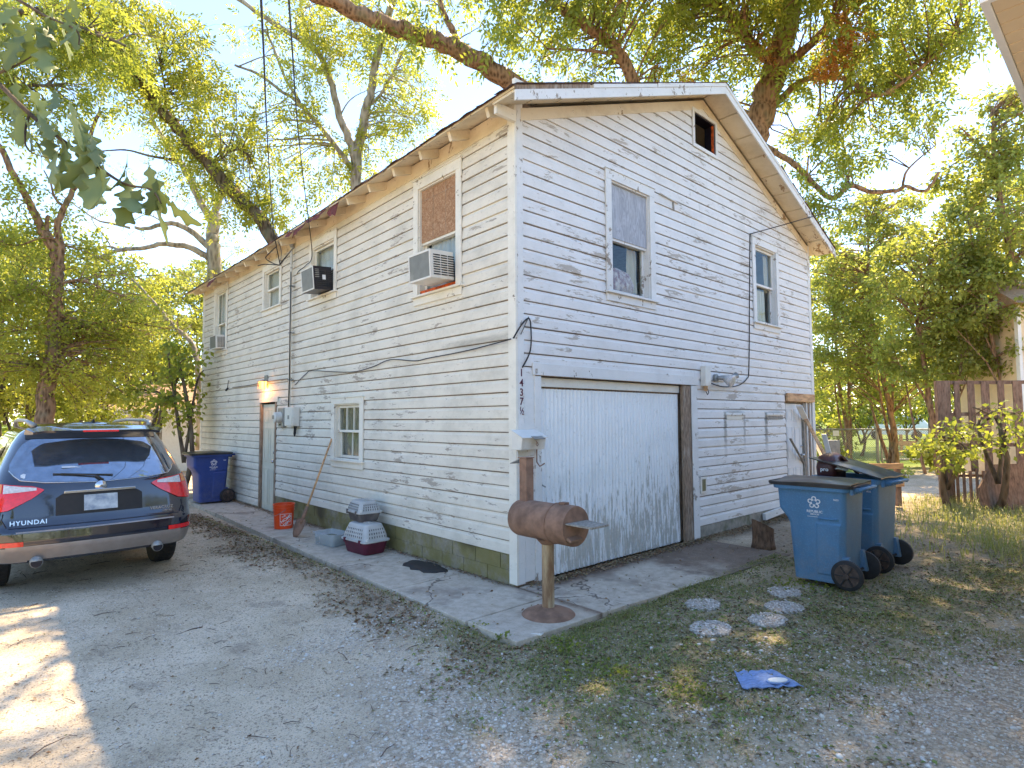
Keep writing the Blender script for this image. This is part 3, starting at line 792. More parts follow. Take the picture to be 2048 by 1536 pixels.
# rafter tails along the left eave
nr = 19
for i in range(nr):
    y = .10 + i * (L_ - .25) / (nr - 1) + rng.uniform(-.03, .03)
    x1 = xl + .045 + rng.uniform(-.01, .02)
    s_ = sag(y, 4.9)
    a = (.0, y, RZ - (RX - 0) * SL - .053 + s_); b = (x1, y, RZ - (RX - x1) * SL - .053 + s_)
    o = MB().beam(a, b, .045, .10).build('rafter_tail', 'soffit_paint', rf, bevel=.002)
for i in range(nr):
    y = .12 + i * (L_ - .3) / (nr - 1)
    a = (W_, y, RZ - (W_ - RX) * SL - .053); b = (xr - .05, y, RZ - (xr - .05 - RX) * SL - .053)
    MB().beam(a, b, .045, .10).build('rafter_tail', 'soffit_paint', rf)
# rake boards (front) with a thin cracked strip above
for sgn in (-1, 1):
    x0, x1 = RX + sgn * .002, RX + sgn * 4.055
    zz = lambda x: RZ - abs(x - RX) * SL
    def rk(t0, t1, a, b, y0, y1, nm, mt):
        X0, X1 = x0 + (x1 - x0) * t0, x0 + (x1 - x0) * t1
        return MB().hexa([(X0, y0, zz(X0) + a), (X1, y0, zz(X1) + a), (X1, y1, zz(X1) + a), (X0, y1, zz(X0) + a), (X0, y0, zz(X0) + b), (X1, y0, zz(X1) + b), (X1, y1, zz(X1) + b), (X0, y1, zz(X0) + b)]).build(nm, mt, rf, bevel=.002)
    rk(0, 1, -.125, -.022, -OVY - .022, -OVY - .001, 'rake_board', 'trim_paint_gable')
    rk(0, .42, -.020, .030, -OVY - .030, -OVY - .001, 'rake_strip', 'trim_paint_gable')
    rk(.425, .72, -.020, .024, -OVY - .028, -OVY - .001, 'rake_strip', 'trim_paint_gable')
    rk(.73, 1, -.020, .026, -OVY - .012, -OVY - .001, 'rake_strip', 'raw_wood' if sgn < 0 else 'trim_paint_gable')
# barge rafter hidden behind the rake board, soffit boards of the rake
    for k in range(9):
        X0 = x0 + (x1 - x0) * (k / 9 + .003); X1 = x0 + (x1 - x0) * ((k + 1) / 9 - .003)
        MB().hexa([(X0, -OVY, zz(X0) - .034), (X1, -OVY, zz(X1) - .034), (X1, -.032, zz(X1) - .034), (X0, -.032, zz(X0) - .034),
                   (X0, -OVY, zz(X0) - .004), (X1, -OVY, zz(X1) - .004), (X1, -.032, zz(X1) - .004), (X0, -.032, zz(X0) - .004)]).build('soffit_board', 'soffit_paint', rf)
MB().box(xl + .01, -.03, -OVY + .002, -OVY + .04, 4.735, 4.83).build('eave_return', 'trim_paint', rf)
MB().box(xl + .04, -.035, -.06, -.02, 4.62, 4.73).build('lookout', 'trim_paint', rf)

# ---- windows
def fpt(face, s, d, z): return (-d, s, z) if face == 'left' else (s, -d, z)      # d = outwards
def fbox(face, s0, s1, d0, d1, z0, z1, mb=None):
    m = mb or MB()
    if face == 'left': m.box(-d1, -d0, s0, s1, z0, z1)
    else: m.box(s0, s1, -d1, -d0, z0, z1)
    return m
def window(face, o, casing=.10, split=.5, upper=('glass', 0), lower=('glass', 0), mat='trim_paint', head=.115, left=None, right=None, apron=True, raise_lower=0, label=None):
    s0, s1, z0, z1 = o; cl = casing if left is None else left; cr = casing if right is None else right
    A = [(s0, z0 - .02), (s1, z0 - .02), (s1, z1), (s0, z1)]; B = [(s0 + .016, z0 - .004), (s1 - .016, z0 - .004), (s1 - .016, z1 - .016), (s0 + .016, z1 - .016)]
    ring = [[fpt(face, s, d, z) for s, z in q] for q, d in ((A, .022), (B, .022), (B, -.12), (A, -.12), (A, .022))]
    w = MB().loft(ring, False, False).build('window', mat, house)
    for (qa, qb) in ((s0 - cl, s0), (s1, s1 + cr)): fbox(face, qa, qb, .0225, .042, z0 - .02, z1).build('side_casing', mat, w, bevel=.0025)
    if label: w['label'] = label
    fbox(face, s0 - cl, s1 + cr, .0215, .044, z1 + .001, z1 + head).build('head_casing', mat, w, bevel=.0025)
    fbox(face, s0 - cl - .012, s1 + cr + .012, .0215, .056, z1 + head + .0005, z1 + head + .012).build('drip_cap', mat, w)
    fbox(face, s0 - cl - .025, s1 + cr + .025, -.10, .075, z0 - .045, z0 - .021).build('sill', mat, w, bevel=.003)
    if apron: fbox(face, s0 - cl, s1 + cr, .0215, .038, z0 - .135, z0 - .046).build('apron', mat, w, bevel=.0025)
    # jambs
    zm = z0 + (z1 - z0) * split
    for nm, a, b, d, (kind, bars) in (('upper_sash', zm - .02, z1 - .017, -.018, upper), ('lower_sash', z0 - .02 + raise_lower, zm + .015 + raise_lower, -.055, lower)):
        b = min(b, z1 - .02)
        f = MB(); x0, x1 = s0 + .018, s1 - .018; t = .04; bt = .055 if nm[0] == 'l' else .035
        fbox(face, x0, x0 + t, d - .032, d, a, b, f); fbox(face, x1 - t, x1, d - .032, d, a, b, f)
        fbox(face, x0 + t, x1 - t, d - .032, d, a, a + bt, f); fbox(face, x0 + t, x1 - t, d - .032, d, b - .035, b, f)
        sa = f.build(nm, mat, w, bevel=.002)
        for k in range(bars):
            xx = x0 + t + (x1 - x0 - 2 * t) * (k + 1) / (bars + 1)
            fbox(face, xx - .009, xx + .009, d - .026, d - .004, a + bt, b - .035).build('glazing_bar', mat, w)
        if kind == 'glass':
            for k in range(bars + 1):
                xa = x0 + t + (x1 - x0 - 2 * t) * k / (bars + 1); xb = x0 + t + (x1 - x0 - 2 * t) * (k + 1) / (bars + 1)
                fbox(face, xa, xb, d - .016, d - .013, a + bt, b - .035).build('pane', 'window_glass', w)
        elif kind: fbox(face, s0 + .018, s1 - .018, d - .012, d + .010, a + .03, b - .002).build('board_panel', kind, w)
    return w
def curtain(face, parent, s0, s1, z0, z1, d=-.10, mat='cloth_white', amp=.022, waves=7, flare=0, seed=1):
    rg = random.Random(seed); rows = []
    for i in range(7):
        t = i / 6; zz = z1 + (z0 - z1) * t; r = []
        for k in range(46):
            u = k / 45; s = s0 + (s1 - s0) * u * (1 - flare * (1 - t)) + .01 * math.sin(9 * t + u * 5)
            r.append(fpt(face, s, d + amp * math.sin(u * waves * 6.283 + t * .8) * (.6 + .4 * t), zz + (.02 * math.sin(u * 9) if i == 6 else 0)))
        rows.append(r)
    return MB().grid(rows).build('curtain', mat, parent, smooth=True)
w = window('left', LW['w1'], split=.48, upper=('strand_board', 0), lower=('glass', 0), label='tall window with its upper half boarded with strand board')
curtain('left', w, .98, 1.69, 3.2, 3.84, seed=2, flare=.12)
fbox('left', .97, 1.70, -.02, .012, 3.132, 3.185).build('foam_filler', 'orange_foam', w)
g = MB(); 
for k in (1.20, 1.46): fbox('left', k - .002, k + .002, -.008, -.0055, 3.82, 4.43, g)
fbox('left', .972, 1.698, -.008, -.0055, 4.30, 4.304, g); g.build('panel_seam', 'raw_wood', w)
w = window('left', LW['w2'], split=.46, casing=.085, upper=('glass', 0), lower=(None, 0), raise_lower=.0)
curtain('left', w, 4.05, 4.82, 3.95, 4.40, mat='cloth_white', waves=3, amp=.008)
fbox('left', 4.06, 4.81, -.12, -.112, 3.6, 3.97).build('filler_panel', 'room_grey', w)
w = window('left', LW['w3'], casing=.085, upper=('glass', 0), lower=('glass', 0))
curtain('left', w, 6.24, 6.96, 3.72, 4.42, waves=11, amp=.012)
w = window('left', LW['w4'], casing=.095, split=.45, upper=('glass', 2), lower=('glass', 0))
curtain('left', w, 9.32, 10.06, 3.25, 4.5, waves=8, amp=.02)
w = window('left', LW['lw'], casing=.105, split=.5, upper=('glass', 2), lower=('glass', 1), head=.09, label='small lower window with narrow upright panes')
curtain('left', w, 3.2, 3.9, 1.1, 1.85, mat='grey_wood', waves=5, amp=.012)
w = window('front', FW['f1'], casing=.105, split=.48, upper=('white_plywood', 0), lower=('glass', 0), mat='trim_paint_gable', label='gable window with a painted plywood upper half')
fbox('front', 1.54, 2.28, -.030, -.0275, 4.40, 4.445).build('rusty_strip', 'rust', w)
curtain('front', w, 2.02, 2.22, 3.2, 3.85, d=-.14, mat='cloth_cream', waves=2)
w = window('front', FW['f2'], casing=.10, split=.5, upper=('glass', 0), lower=('glass', 0), mat='trim_paint_gable')
curtain('front', w, 5.26, 5.50, 3.75, 4.36, mat='cloth_cream', waves=2, seed=3); curtain('front', w, 5.78, 5.93, 3.75, 4.36, mat='cloth_cream', waves=2, seed=4)
curtain('front', w, 5.25, 5.80, 3.2, 3.74, mat='cloth_cream', waves=6, amp=.012)
# attic opening
s0, s1, z0, z1 = FW['att']
m = MB(); fbox('front', s0 - .055, s0, .0215, .036, z0 - .05, z1 + .05, m); fbox('front', s1, s1 + .055, .0215, .036, z0 - .05, z1 + .05, m)
fbox('front', s0, s1, .0215, .036, z1, z1 + .05, m); fbox('front', s0, s1, .0215, .036, z0 - .05, z0, m)
af = m.build('attic_opening', 'trim_paint_gable', house)
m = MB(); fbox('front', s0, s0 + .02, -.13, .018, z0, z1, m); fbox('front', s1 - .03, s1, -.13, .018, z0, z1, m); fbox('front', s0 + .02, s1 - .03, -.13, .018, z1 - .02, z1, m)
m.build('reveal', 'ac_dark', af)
fbox('front', s1 - .034, s1 - .030, -.022, .017, z0, z1 - .02).build('rusty_edge', 'orange_foam', af)
m = MB(); m.hexa([(1.2, .55, 4.92), (6.2, .55, 4.92), (6.2, .60, 4.92), (1.2, .60, 4.92), (3.5, .55, 6.15), (3.9, .55, 6.15), (3.9, .60, 6.15), (3.5, .60, 6.15)]); m.build('attic_blackout', 'ac_dark', house)  # added black board that keeps the attic opening dark inside
# ---- doors
def panel_door(face, s0, s1, z0, z1, d, mat, knob_side=1, ztop=None):
    dr = fbox(face, s0, s1, d - .04, d, z0, z1).build('door', mat, house, bevel=.003)
    ww = s1 - s0; H = z1 - z0
    for (za, zb) in ((.06, .40), (.46, .78), (.83, .95)):
        for (a, b) in ((.14, .45), (.55, .86)):
            pa, pb = s0 + ww * a, s0 + ww * b; qa, qb = z0 + H * za, z0 + H * zb
            fr = MB(); t = .014
            fbox(face, pa, pb, d, d + .007, qa, qa + t, fr); fbox(face, pa, pb, d, d + .007, qb - t, qb, fr)
            fbox(face, pa, pa + t, d, d + .0068, qa + t, qb - t, fr); fbox(face, pb - t, pb, d, d + .0068, qa + t, qb - t, fr)
            fbox(face, pa + .035, pb - .035, d, d + .006, qa + .035, qb - .035, fr)
            fr.build('door_panel', mat, dr, bevel=.002)
    k = s0 + .07 if knob_side < 0 else s1 - .07
    for zz, r in ((z0 + .92, .028), (z0 + 1.08, .022)):
        c = fpt(face, k, d + .002, zz); e = fpt(face, k, d + .03, zz); f_ = fpt(face, k, d + .06, zz)
        MB().tube([c, e, e, f_] if r > .025 else [c, e], [r * 1.1, r * .5, r, r * .9] if r > .025 else [r, r], 14).build('handle', 'chrome', dr, smooth=True)
    return dr
panel_door('left', 6.345, 7.045, -.03, 1.925, -.02, 'door_paint', -1)
m = MB(); fbox('left', 6.275, 6.343, -.06, .028, -.03, 2.02, m); fbox('left', 7.047, 7.105, -.06, .028, -.03, 1.95, m); m.build('door_frame', 'raw_wood', house, bevel=.002)
fbox('left', 6.20, 7.13, .0215, .036, 1.96, 2.05).build('head_casing', 'trim_paint', house)
panel_door('front', 6.24, 6.98, .04, 1.87, -.03, 'door_white', 1)
m = MB(); fbox('front', 6.985, 7.05, -.08, .01, .03, 1.88, m); fbox('front', 6.205, 6.238, -.08, .01, .03, 1.88, m); m.build('door_frame', 'grey_wood', house)
for k, s in enumerate((7.12, 7.20, 7.28)): fbox('front', s - .022, s + .022, -.02, .02, .05, 1.89).build('stud', 'raw_wood' if k % 2 else 'trim_paint_gable', house)
fbox('front', 6.225, 7.40, .022, .06, 1.905, 2.045).build('door_header', 'new_lumber', house, bevel=.002)
# ---- garage door: corrugated sheet in a timber frame
gx0, gx1, gz0, gz1 = .325, 2.992, .004, 1.945
NRIB = 44
cols_ = np.linspace(gx0, gx1, NRIB * 8 + 1); zr = [gz0, .5, 1.0, 1.5, gz1]
rowsv = []
for z in zr:
    rowsv.append([(x, -(-.055 + .0135 * math.sin((x - gx0) / (gx1 - gx0) * NRIB * 2 * math.pi) + .006 * math.sin(x * 3 + z * 2)), z) for x in cols_])
gd = MB(); gd.sheet([[(x, y, z) for x, y, z in r] for r in rowsv], (0, .004, 0)); gme = gd.mesh('garage_door')
ga = gme.attributes.new('tint', 'FLOAT', 'POINT'); ga.data.foreach_set('value', [.5 + .5 * math.sin((v[0] - gx0) / (gx1 - gx0) * NRIB * 2 * math.pi) for v in gd.v])
garage = link('garage_door', gme, 'door_sheet_paint', house, smooth=True); gme.set_sharp_from_angle(angle=R(60))
for s in (1.21, 2.1): fbox('front', s - .006, s + .006, -.047, -.043, gz0, gz1).build('sheet_lap', 'door_sheet_paint', garage)
fbox('front', gx0 - .02, gx1 + .12, -.12, -.075, gz0, gz1 + .08).build('backing_frame', 'raw_wood', garage)
fbox('front', .30, 3.0, -.10, -.03, 1.965, 2.06).build('door_lintel', 'trim_paint', garage, bevel=.003)
m = MB(); m.tube([fpt('front', .36, -.03, .95), fpt('front', .36, .0, .95), fpt('front', .40, .0, .93)], .008, 8); m.build('latch', 'galvanised', garage)
fbox('front', .34, .375, -.04, -.025, .90, 1.0).build('latch_plate', 'galvanised', garage)
garf = fbox('front', .228, .322, -.06, .030, 0, 2.065).build('garage_frame', 'trim_paint_gable', house, bevel=.003)
fbox('front', 3.002, 3.195, -.02, .020, -.02, 2.065).build('garage_post', 'raw_wood', garf, bevel=.004)
fbox('front', 3.198, 3.345, .0215, .034, .0, 2.068).build('side_casing', 'trim_paint_gable', garf, bevel=.003)
fbox('front', .20, 3.39, .0215, .038, 2.075, 2.20).build('head_casing', 'trim_paint_gable', garf, bevel=.003)
# house number, painted metal digits down the corner board
for k, (ch, z) in enumerate(zip(['1', '4', '3', '7'], [2.085, 1.985, 1.89, 1.80])):
    text(ch, .105, 'maroon', house, (.045, -.030, z), (1, 0, 0), (0, 0, 1), name='house_number')
text('1', .06, 'maroon', house, (.030, -.030, 1.725), (1, 0, 0), (0, 0, 1), name='house_number')
text('2', .06, 'maroon', house, (.062, -.030, 1.690), (1, 0, 0), (0, 0, 1), name='house_number')
MB().beam((.028, -.030, 1.675), (.066, -.030, 1.74), .006, .003, (0, 1, 0)).build('fraction_bar', 'maroon', house)
# ledge ghost shapes: two small hooded vents on the front wall
for (s0, s1) in ((4.13, 4.72), (5.46, 6.12)):
    m = MB(); fbox('front', s0, s1, .021, .040, 1.665, 1.700, m)
    v = m.build('wall_vent', 'trim_paint_gable', house, bevel=.003)
    fbox('front', s0 + .04, s1 - .04, .0205, .026, 1.60, 1.655).build('vent_slot', 'grey_wood' if s0 > 5 else 'siding_paint', v)
pet = fbox('front', 3.38, 3.53, .021, .040, .60, .82).build('outlet_opening', 'white_metal', house, bevel=.002)
fbox('front', 3.41, 3.50, .040, .0415, .63, .79).build('opening_hole', 'mossy_foundation', pet)
# batten and broken strips on the gable
MB().beam((2.55, -.032, 4.565), (2.98, -.030, 4.53), .01, .03, (0, 1, 0)).build('broken_batten', 'trim_paint_gable', house)
MB().beam((2.86, -.030, 4.53), (2.87, -.030, 4.41), .03, .006, (0, 1, 0)).build('broken_batten', 'grey_wood', house)
# ---------------------------------------------------------------- air conditioners in the windows
def aircon(y0, y1, x1, z0, z1, side_mat, louv_mat, label, tilt=.05, dark=False, grille=True):
    g = empty('air_conditioner', (0, (y0 + y1) / 2, z0), label=label, cat='air conditioner', group='window air conditioners on the long wall')
    g.rotation_euler = (0, -tilt, 0)
    w = (y1 - y0) / 2; h = z1 - z0
    MB().box(-x1, -.03, -w, w, 0, h).build('case', side_mat, g, bevel=.006)
    # outdoor face frame and coil panel
    t = .02
    f = MB(); f.box(-x1 - .008, -x1 - .001, -w, w, 0, t); f.box(-x1 - .008, -x1 - .001, -w, w, h - t, h); f.box(-x1 - .008, -x1 - .001, -w, -w + t, t, h - t); f.box(-x1 - .008, -x1 - .001, w - t, w, t, h - t)
    f.build('face_frame', 'white_metal', g)
    MB().box(-x1 - .004, -x1 - .001, -w + t, w - t, t, h - t).build('coil_panel', 'ac_side', g)
    # side louvres on the -Y side
    n = 9
    for band, (a, b) in enumerate(((.10, .36), (.40, .64), (.68, .93))):
        X0, X1 = -x1 * (1 - a) - .0, -x1 * (1 - b)
        fr = MB()
        for k in range(n):
            zz = h * .12 + (h * .76) * k / n
            fr.box(-x1 + x1 * a, -x1 + x1 * b, -w - .006, -w - .001, zz, zz + h * .76 / n * .45)
        fr.build('louvre', louv_mat, g)
    return g
aircon(.985, 1.42, .34, 3.195, 3.51, 'white_metal', 'ac_dark', 'white window air conditioner under the strand board panel nearest the corner')
a2 = aircon(4.06, 4.50, .32, 3.60, 3.95, 'ac_dark', 'black_plastic', 'air conditioner with a dark bare side below the small window right of the conduit', .08)
MB().box(-.19, -.14, -.235, -.2305, .15, .22).build('sticker', 'white_print', a2)
for q in range(5): MB().box(-.30, -.24, -.236, -.2305, .18 + q * .028, .19 + q * .028).build('fin', 'grey_metal', a2)
aircon(9.33, 9.80, .20, 3.20, 3.50, 'white_metal', 'ac_dark', 'small white air conditioner in the window farthest from the corner', .04)

# ---------------------------------------------------------------- wires and electrical things on the walls
def sagline(a, b, s, n=14):
    a, b = Vector(a), Vector(b)
    return [a + (b - a) * (k / n) - Vector((0, 0, 1)) * s * 4 * (k / n) * (1 - k / n) for k in range(n + 1)]
cd = empty('conduit', (-.05, 5.56, 1.8), label='grey steel conduit with a weatherhead running up the long wall', cat='conduit')
MB().tube([(-.03, 0, -.02), (-.03, 0, 2.80)], .021, 10).build('pipe', 'trim_paint', cd, smooth=True)
MB().tube([(-.03, 0, 2.78), (-.03, 0, 2.86), (-.07, .03, 2.89), (-.12, .05, 2.84)], [.03, .05, .05, .035], 12).build('weatherhead', 'grey_metal', cd, smooth=True)
for z in (.5, 1.3, 2.1): MB().box(-.055, .028, -.035, .035, z, z + .02).build('strap', 'grey_metal', cd)
MB().tube([(-.055, -.045, 2.35), (-.055, -.047, 1.2), (-.05, -.05, .55), (-.06, -.05, .02)], .009, 6).build('side_cable', 'cable', cd, smooth=True)
bp = empty('breaker_box', (0, 5.43, 1.55), label='light grey breaker box with a cable loop below, on the long wall', cat='breaker box')
MB().box(-.14, -.022, -.19, .16, -.02, .30).build('case', 'white_metal', bp, bevel=.01)
MB().box(-.150, -.141, -.17, .14, .0, .28).build('cover', 'white_metal', bp, bevel=.004)
MB().box(-.156, -.151, -.06, .0, .10, .16).build('latch', 'grey_metal', bp)
MB().tube([(-.06, -.07, -.02), (-.07, -.075, -.14), (-.07, -.10, -.18), (-.07, -.13, -.14), (-.06, -.135, -.02)], .012, 8).build('cable_loop', 'cable', bp, smooth=True)
mt = empty('electric_meter', (0, 5.93, 1.68), label='round glass electric meter on a grey base beside the door', cat='electric meter')
MB().box(-.085, -.022, -.13, .12, -.16, .16).build('base', 'grey_metal', mt, bevel=.008)
MB().tube([(-.085, 0, .0), (-.12, 0, .0), (-.19, 0, .0), (-.205, 0, .0)], [.095, .092, .088, .05], 24).build('dial_cover', 'white_metal', mt, smooth=True, auto=40)
MB().box(-.209, -.206, -.045, .045, -.03, .035).build('dial', 'grey_metal', mt)
MB().box(-.095, -.0855, -.02, .02, -.14, -.11).build('seal', 'ac_dark', mt)
wl = empty('wall_lamp', (0, 6.78, 2.36), label='lit orange wall lamp above the side door', cat='lamp')
MB().box(-.05, -.022, -.06, .06, -.02, .10).build('bracket', 'grey_metal', wl, bevel=.004)
MB().loft([[(-.06 - .035, -.04, 0.02), (-.06 - .035, .04, 0.02), (-.03, .04, .02), (-.03, -.04, .02)], [(-.16, -.085, -.015), (-.16, .085, -.015), (-.03, .085, -.015), (-.03, -.085, -.015)]]).build('cap', 'grey_metal', wl)
MB().loft([rrect(.09, .12, .02, -.14, cx=-.095), rrect(.11, .14, .02, -.02, cx=-.095)]).build('bulb_glass', 'lit_bulb', wl, smooth=True, auto=40)
cg = MB()
for (dx, dy) in ((-.155, -.075), (-.155, .0), (-.155, .075), (-.035, -.075), (-.035, .075), (-.095, -.078), (-.095, .078)): cg.beam((dx, dy, -.15), (dx, dy, -.015), .008, .008)
cg.build('cage', 'rust', wl)
lamp = bpy.data.lights.new('bulb_light', 'POINT'); lamp.energy = 3.2; lamp.color = (1, .42, .1); lamp.shadow_soft_size = .05
lo = bpy.data.objects.new('bulb_light', lamp); lo.location = (-.13, 0, -.20); lo.parent = wl; col.objects.link(lo)
jn = empty('cable_stub', (-.022, 8.95, 2.34), label='short loose cable end hanging left of the wall lamp', cat='cable')
MB().tube([(0, 0, .12), (-.03, 0, .14), (-.035, .02, .02), (-.03, .06, -.06)], .008, 6).build('wire', 'cable', jn, smooth=True)
MB().tube([(-.03, .03, -.03), (-.05, .09, -.07)], .022, 8).build('socket', 'cable', jn, smooth=True)
def cable(pts, r, label, mat='cable', name='cable', cat='cable', n=6):
    """smooth tube through points (Catmull-Rom)"""
    P = [Vector(p) for p in pts]; out = []
    for i in range(len(P) - 1):
        p0, p1, p2, p3 = P[max(i - 1, 0)], P[i], P[i + 1], P[min(i + 2, len(P) - 1)]
        for k in range(6):
            t = k / 6
            out.append(.5 * ((2 * p1) + (p2 - p0) * t + (2 * p0 - 5 * p1 + 4 * p2 - p3) * t * t + (-p0 + 3 * p1 - 3 * p2 + p3) * t ** 3))
    out.append(P[-1])
    o = MB().tube(out, r, n).build(name, mat, smooth=True); tag(o, label, cat); return o
cable([(-0.03,8.74,2.32), (-0.03,7.67,2.32), (-0.04,6.57,2.34), (-0.03,5.60,2.34)], .009, 'thin dark cable from the loose stub to the wall lamp', 'grey_cable')
cable([(-0.03,5.45,2.22), (-0.04,4.98,2.38), (-0.04,4.71,2.41), (-0.04,3.46,2.31), (-0.04,2.81,2.34), (-0.04,2.35,2.40), (-0.04,1.77,2.34), (-0.04,1.47,2.35), (-0.04,0.78,2.37), (-0.04,0.19,2.41), (-0.06,0.01,2.42)], .006, 'dark cable strung along the long wall at mid height', 'cable')
cable([(-0.08,-0.05,2.42), (0.02,-0.06,2.56), (0.13,-0.05,2.64), (0.17,-0.04,2.55), (0.16,-0.04,2.32), (0.05,-0.04,2.14)], .008, 'cable looped round the corner down to the house number', 'cable')
cable([(0.15,-0.03,2.66), (0.08,-0.05,2.57), (0.03,-0.04,2.47)], .006, 'short cable tail at the corner board knob', 'grey_cable')
cable([(5.07,-0.03,4.54), (4.99,-0.03,3.48), (4.90,-0.03,2.41), (4.82,-0.03,2.23), (4.47,-0.05,2.11), (4.02,-0.05,2.08), (3.67,-0.05,2.12)], .008, 'cable down the front wall to the floodlight', 'cable')
# aerial service drop: two spans from beyond the street side to the house
cable([(-2.88,-1.07,4.09), (-2.17,0.93,4.83), (-1.52,2.74,5.28), (-0.59,5.25,5.69), (-0.50,5.29,4.81), (-0.40,5.41,4.53), (-0.30,5.49,4.24)], .0085, 'thick twisted service cable hanging down to the eave near the conduit', 'cable', cat='overhead cable', name='overhead_cable')
cable([(-2.77,-1.17,4.09), (-2.21,0.18,4.54), (-1.39,2.11,4.96), (-0.36,4.40,5.24), (-0.45,4.00,4.57), (-0.12,4.63,4.23), (-0.05,5.02,4.17), (-0.04,5.33,4.14), (-0.03,5.44,4.11)], .0065, 'thin overhead cable crossing the sky to the wall beside the conduit', 'cable', cat='overhead cable', name='overhead_cable')
cable([(-0.30,5.49,4.24), (-0.20,5.43,4.40), (-0.15,5.33,4.50)], .010, 'frayed cable loop from the splice to the weatherhead', 'cable')
cable([(-0.30,6.55,4.42), (-0.30,6.20,4.38), (-0.30,5.53,4.23), (-0.30,5.76,4.30), (-0.30,6.10,4.44), (-0.30,6.13,4.51), (-0.30,5.66,4.58)], .009, 'ragged drooping cable loop under the eave', 'cable')
cable([(-0.30,5.53,4.22), (-0.25,5.57,4.46), (-0.25,5.74,4.72), (-0.35,5.63,4.86)], .006, 'pale guy wire holding the cable splice', 'grey_cable')
cable([(-0.30,5.49,4.22), (-0.25,5.49,4.30), (-0.22,5.47,4.37), (-0.16,5.24,4.50)], .008, 'second cable from the splice to the weatherhead', 'grey_cable')
cable([(5.05,-0.04,4.55), (5.80,-0.20,4.81), (6.77,-0.38,5.15), (11.49,0.27,6.72), (16.49,-0.35,8.53), (22.71,-2.13,10.80)], .009, 'thin cable running from the gable to the trees on the right', 'cable', cat='overhead cable', name='overhead_cable')
eb = empty('junction_box', (3.55, 0, 2.05), label='grey electrical box with a small orange fitting below at the garage corner', cat='electrical box')
MB().box(-.085, .06, -.10, -.022, .02, .30).build('case', 'white_metal', eb, bevel=.006)
MB().box(.062, .095, -.075, -.022, .03, .27).build('side_duct', 'grey_metal', eb)
MB().tube([(-.02, -.06, .02), (-.02, -.06, -.05)], [.03, .022], 10).build('fitting', 'new_lumber', eb)
MB().tube([(.02, -.06, .0), (.04, -.07, -.07), (.0, -.075, -.1), (-.02, -.06, -.05)], .006, 6).build('wire', 'cable', eb, smooth=True)
fl = empty('floodlight', (3.93, -.03, 2.20), label='twin head floodlight on the front wall above the garage corner', cat='floodlight')
MB().tube([(-.08, .01, 0), (-.08, -.03, 0)], .055, 16).build('base', 'grey_metal', fl)
MB().tube([(-.08, -.02, 0), (0, -.08, .0), (.02, -.11, -.02)], [.02, .03, .045], 12).build('lamp_holder', 'grey_metal', fl, smooth=True)
MB().tube([(.015, -.10, -.01), (.02, -.16, -.035), (.022, -.21, -.055), (.022, -.215, -.057)], [.045, .075, .095, .06], 18).build('lamp_head', 'lamp_clear', fl, smooth=True)
MB().tube([(-.07, -.03, .01), (.12, -.09, .03), (.20, -.10, .01), (.27, -.15, .05)], [.015, .02, .035, .05], 12).build('lamp_holder', 'grey_metal', fl, smooth=True)

# ---------------------------------------------------------------- mailbox
mb_ = empty('mailbox', (.03, -.03, 1.33), label='white metal mailbox with a sloped lid on the corner', cat='mailbox')
MB().hexa([(-.12, -.13, 0), (.20, -.13, 0), (.20, -.0, 0), (-.12, -.0, 0), (-.12, -.15, .115), (.20, -.15, .115), (.20, 0, .185), (-.12, 0, .185)]).build('box', 'white_metal', mb_, bevel=.004)
MB().hexa([(-.13, -.168, .112), (.21, -.168, .112), (.21, .0, .188), (-.13, .0, .188), (-.13, -.168, .118), (.21, -.168, .118), (.21, .0, .194), (-.13, .0, .194)]).build('lid', 'white_metal', mb_, bevel=.002)
MB().box(-.02, .12, -.11, -.05, .150, .156).build('label_plate', 'grey_metal', mb_).rotation_euler = (.42, 0, 0)
for o in mb_.children:
    if o.name.startswith('label_plate'): o.location = (0, -.06, .01)
MB().tube([(.06, -.152, .085), (.06, -.165, .075), (.045, -.168, .05), (.06, -.168, .035), (.075, -.168, .05), (.06, -.165, .075)], .004, 6).build('ring_pull', 'rust', mb_, smooth=True)
for sx in (-.10, .16): MB().tube([(sx, -.06, 0), (sx, -.06, -.13), (sx, -.10, -.17), (sx + .03, -.14, -.14)], .007, 6).build('hook', 'white_metal' if sx < 0 else 'rust', mb_, smooth=True)

# ---------------------------------------------------------------- rusty drum smoker on a pedestal
sm = empty('barrel_smoker', (-.345, -.755, -.002), label='rusty drum smoker on a pole with square chimney and side shelf', cat='smoker')
MB().lathe([(.225, 0), (.215, .012), (.16, .035), (.08, .055), (.055, .065)], 32).build('base', 'rust', sm, smooth=True, auto=60)
MB().tube([(0, 0, .05), (0, 0, .61)], .052, 20).build('pole', 'rust_pole', sm, smooth=True, auto=50)
ax0, ax1, zc, rr = .33, -.32, .765, .158
dp = [(0, ax0 + .035, zc), (0, ax0 + .028, zc), (0, ax0 + .01, zc), (0, ax0 - .02, zc), (0, ax1 + .21, zc), (0, ax1 + .20, zc), (0, ax1 + .004, zc), (0, ax1, zc)]
MB().tube([Vector(p) for p in dp[:5]], [rr * .45, rr * .80, rr * .95, rr, rr], 36).build('drum', 'rust', sm, smooth=True, auto=50)
MB().tube([(0, ax1 + .209, zc), (0, ax1 + .02, zc), (0, ax1, zc)], [rr + .006, rr + .006, rr + .002], 36).build('firebox_end', 'rust', sm, smooth=True, auto=50)
MB().tube([(0, ax1 + .215, zc), (0, ax1 + .200, zc)], rr + .011, 36).build('band', 'rust', sm, smooth=True, auto=50)
MB().box(-.045, .045, ax0 - .12, ax0 - .03, zc + rr - .03, zc + .52).build('chimney', 'rust', sm, bevel=.004)
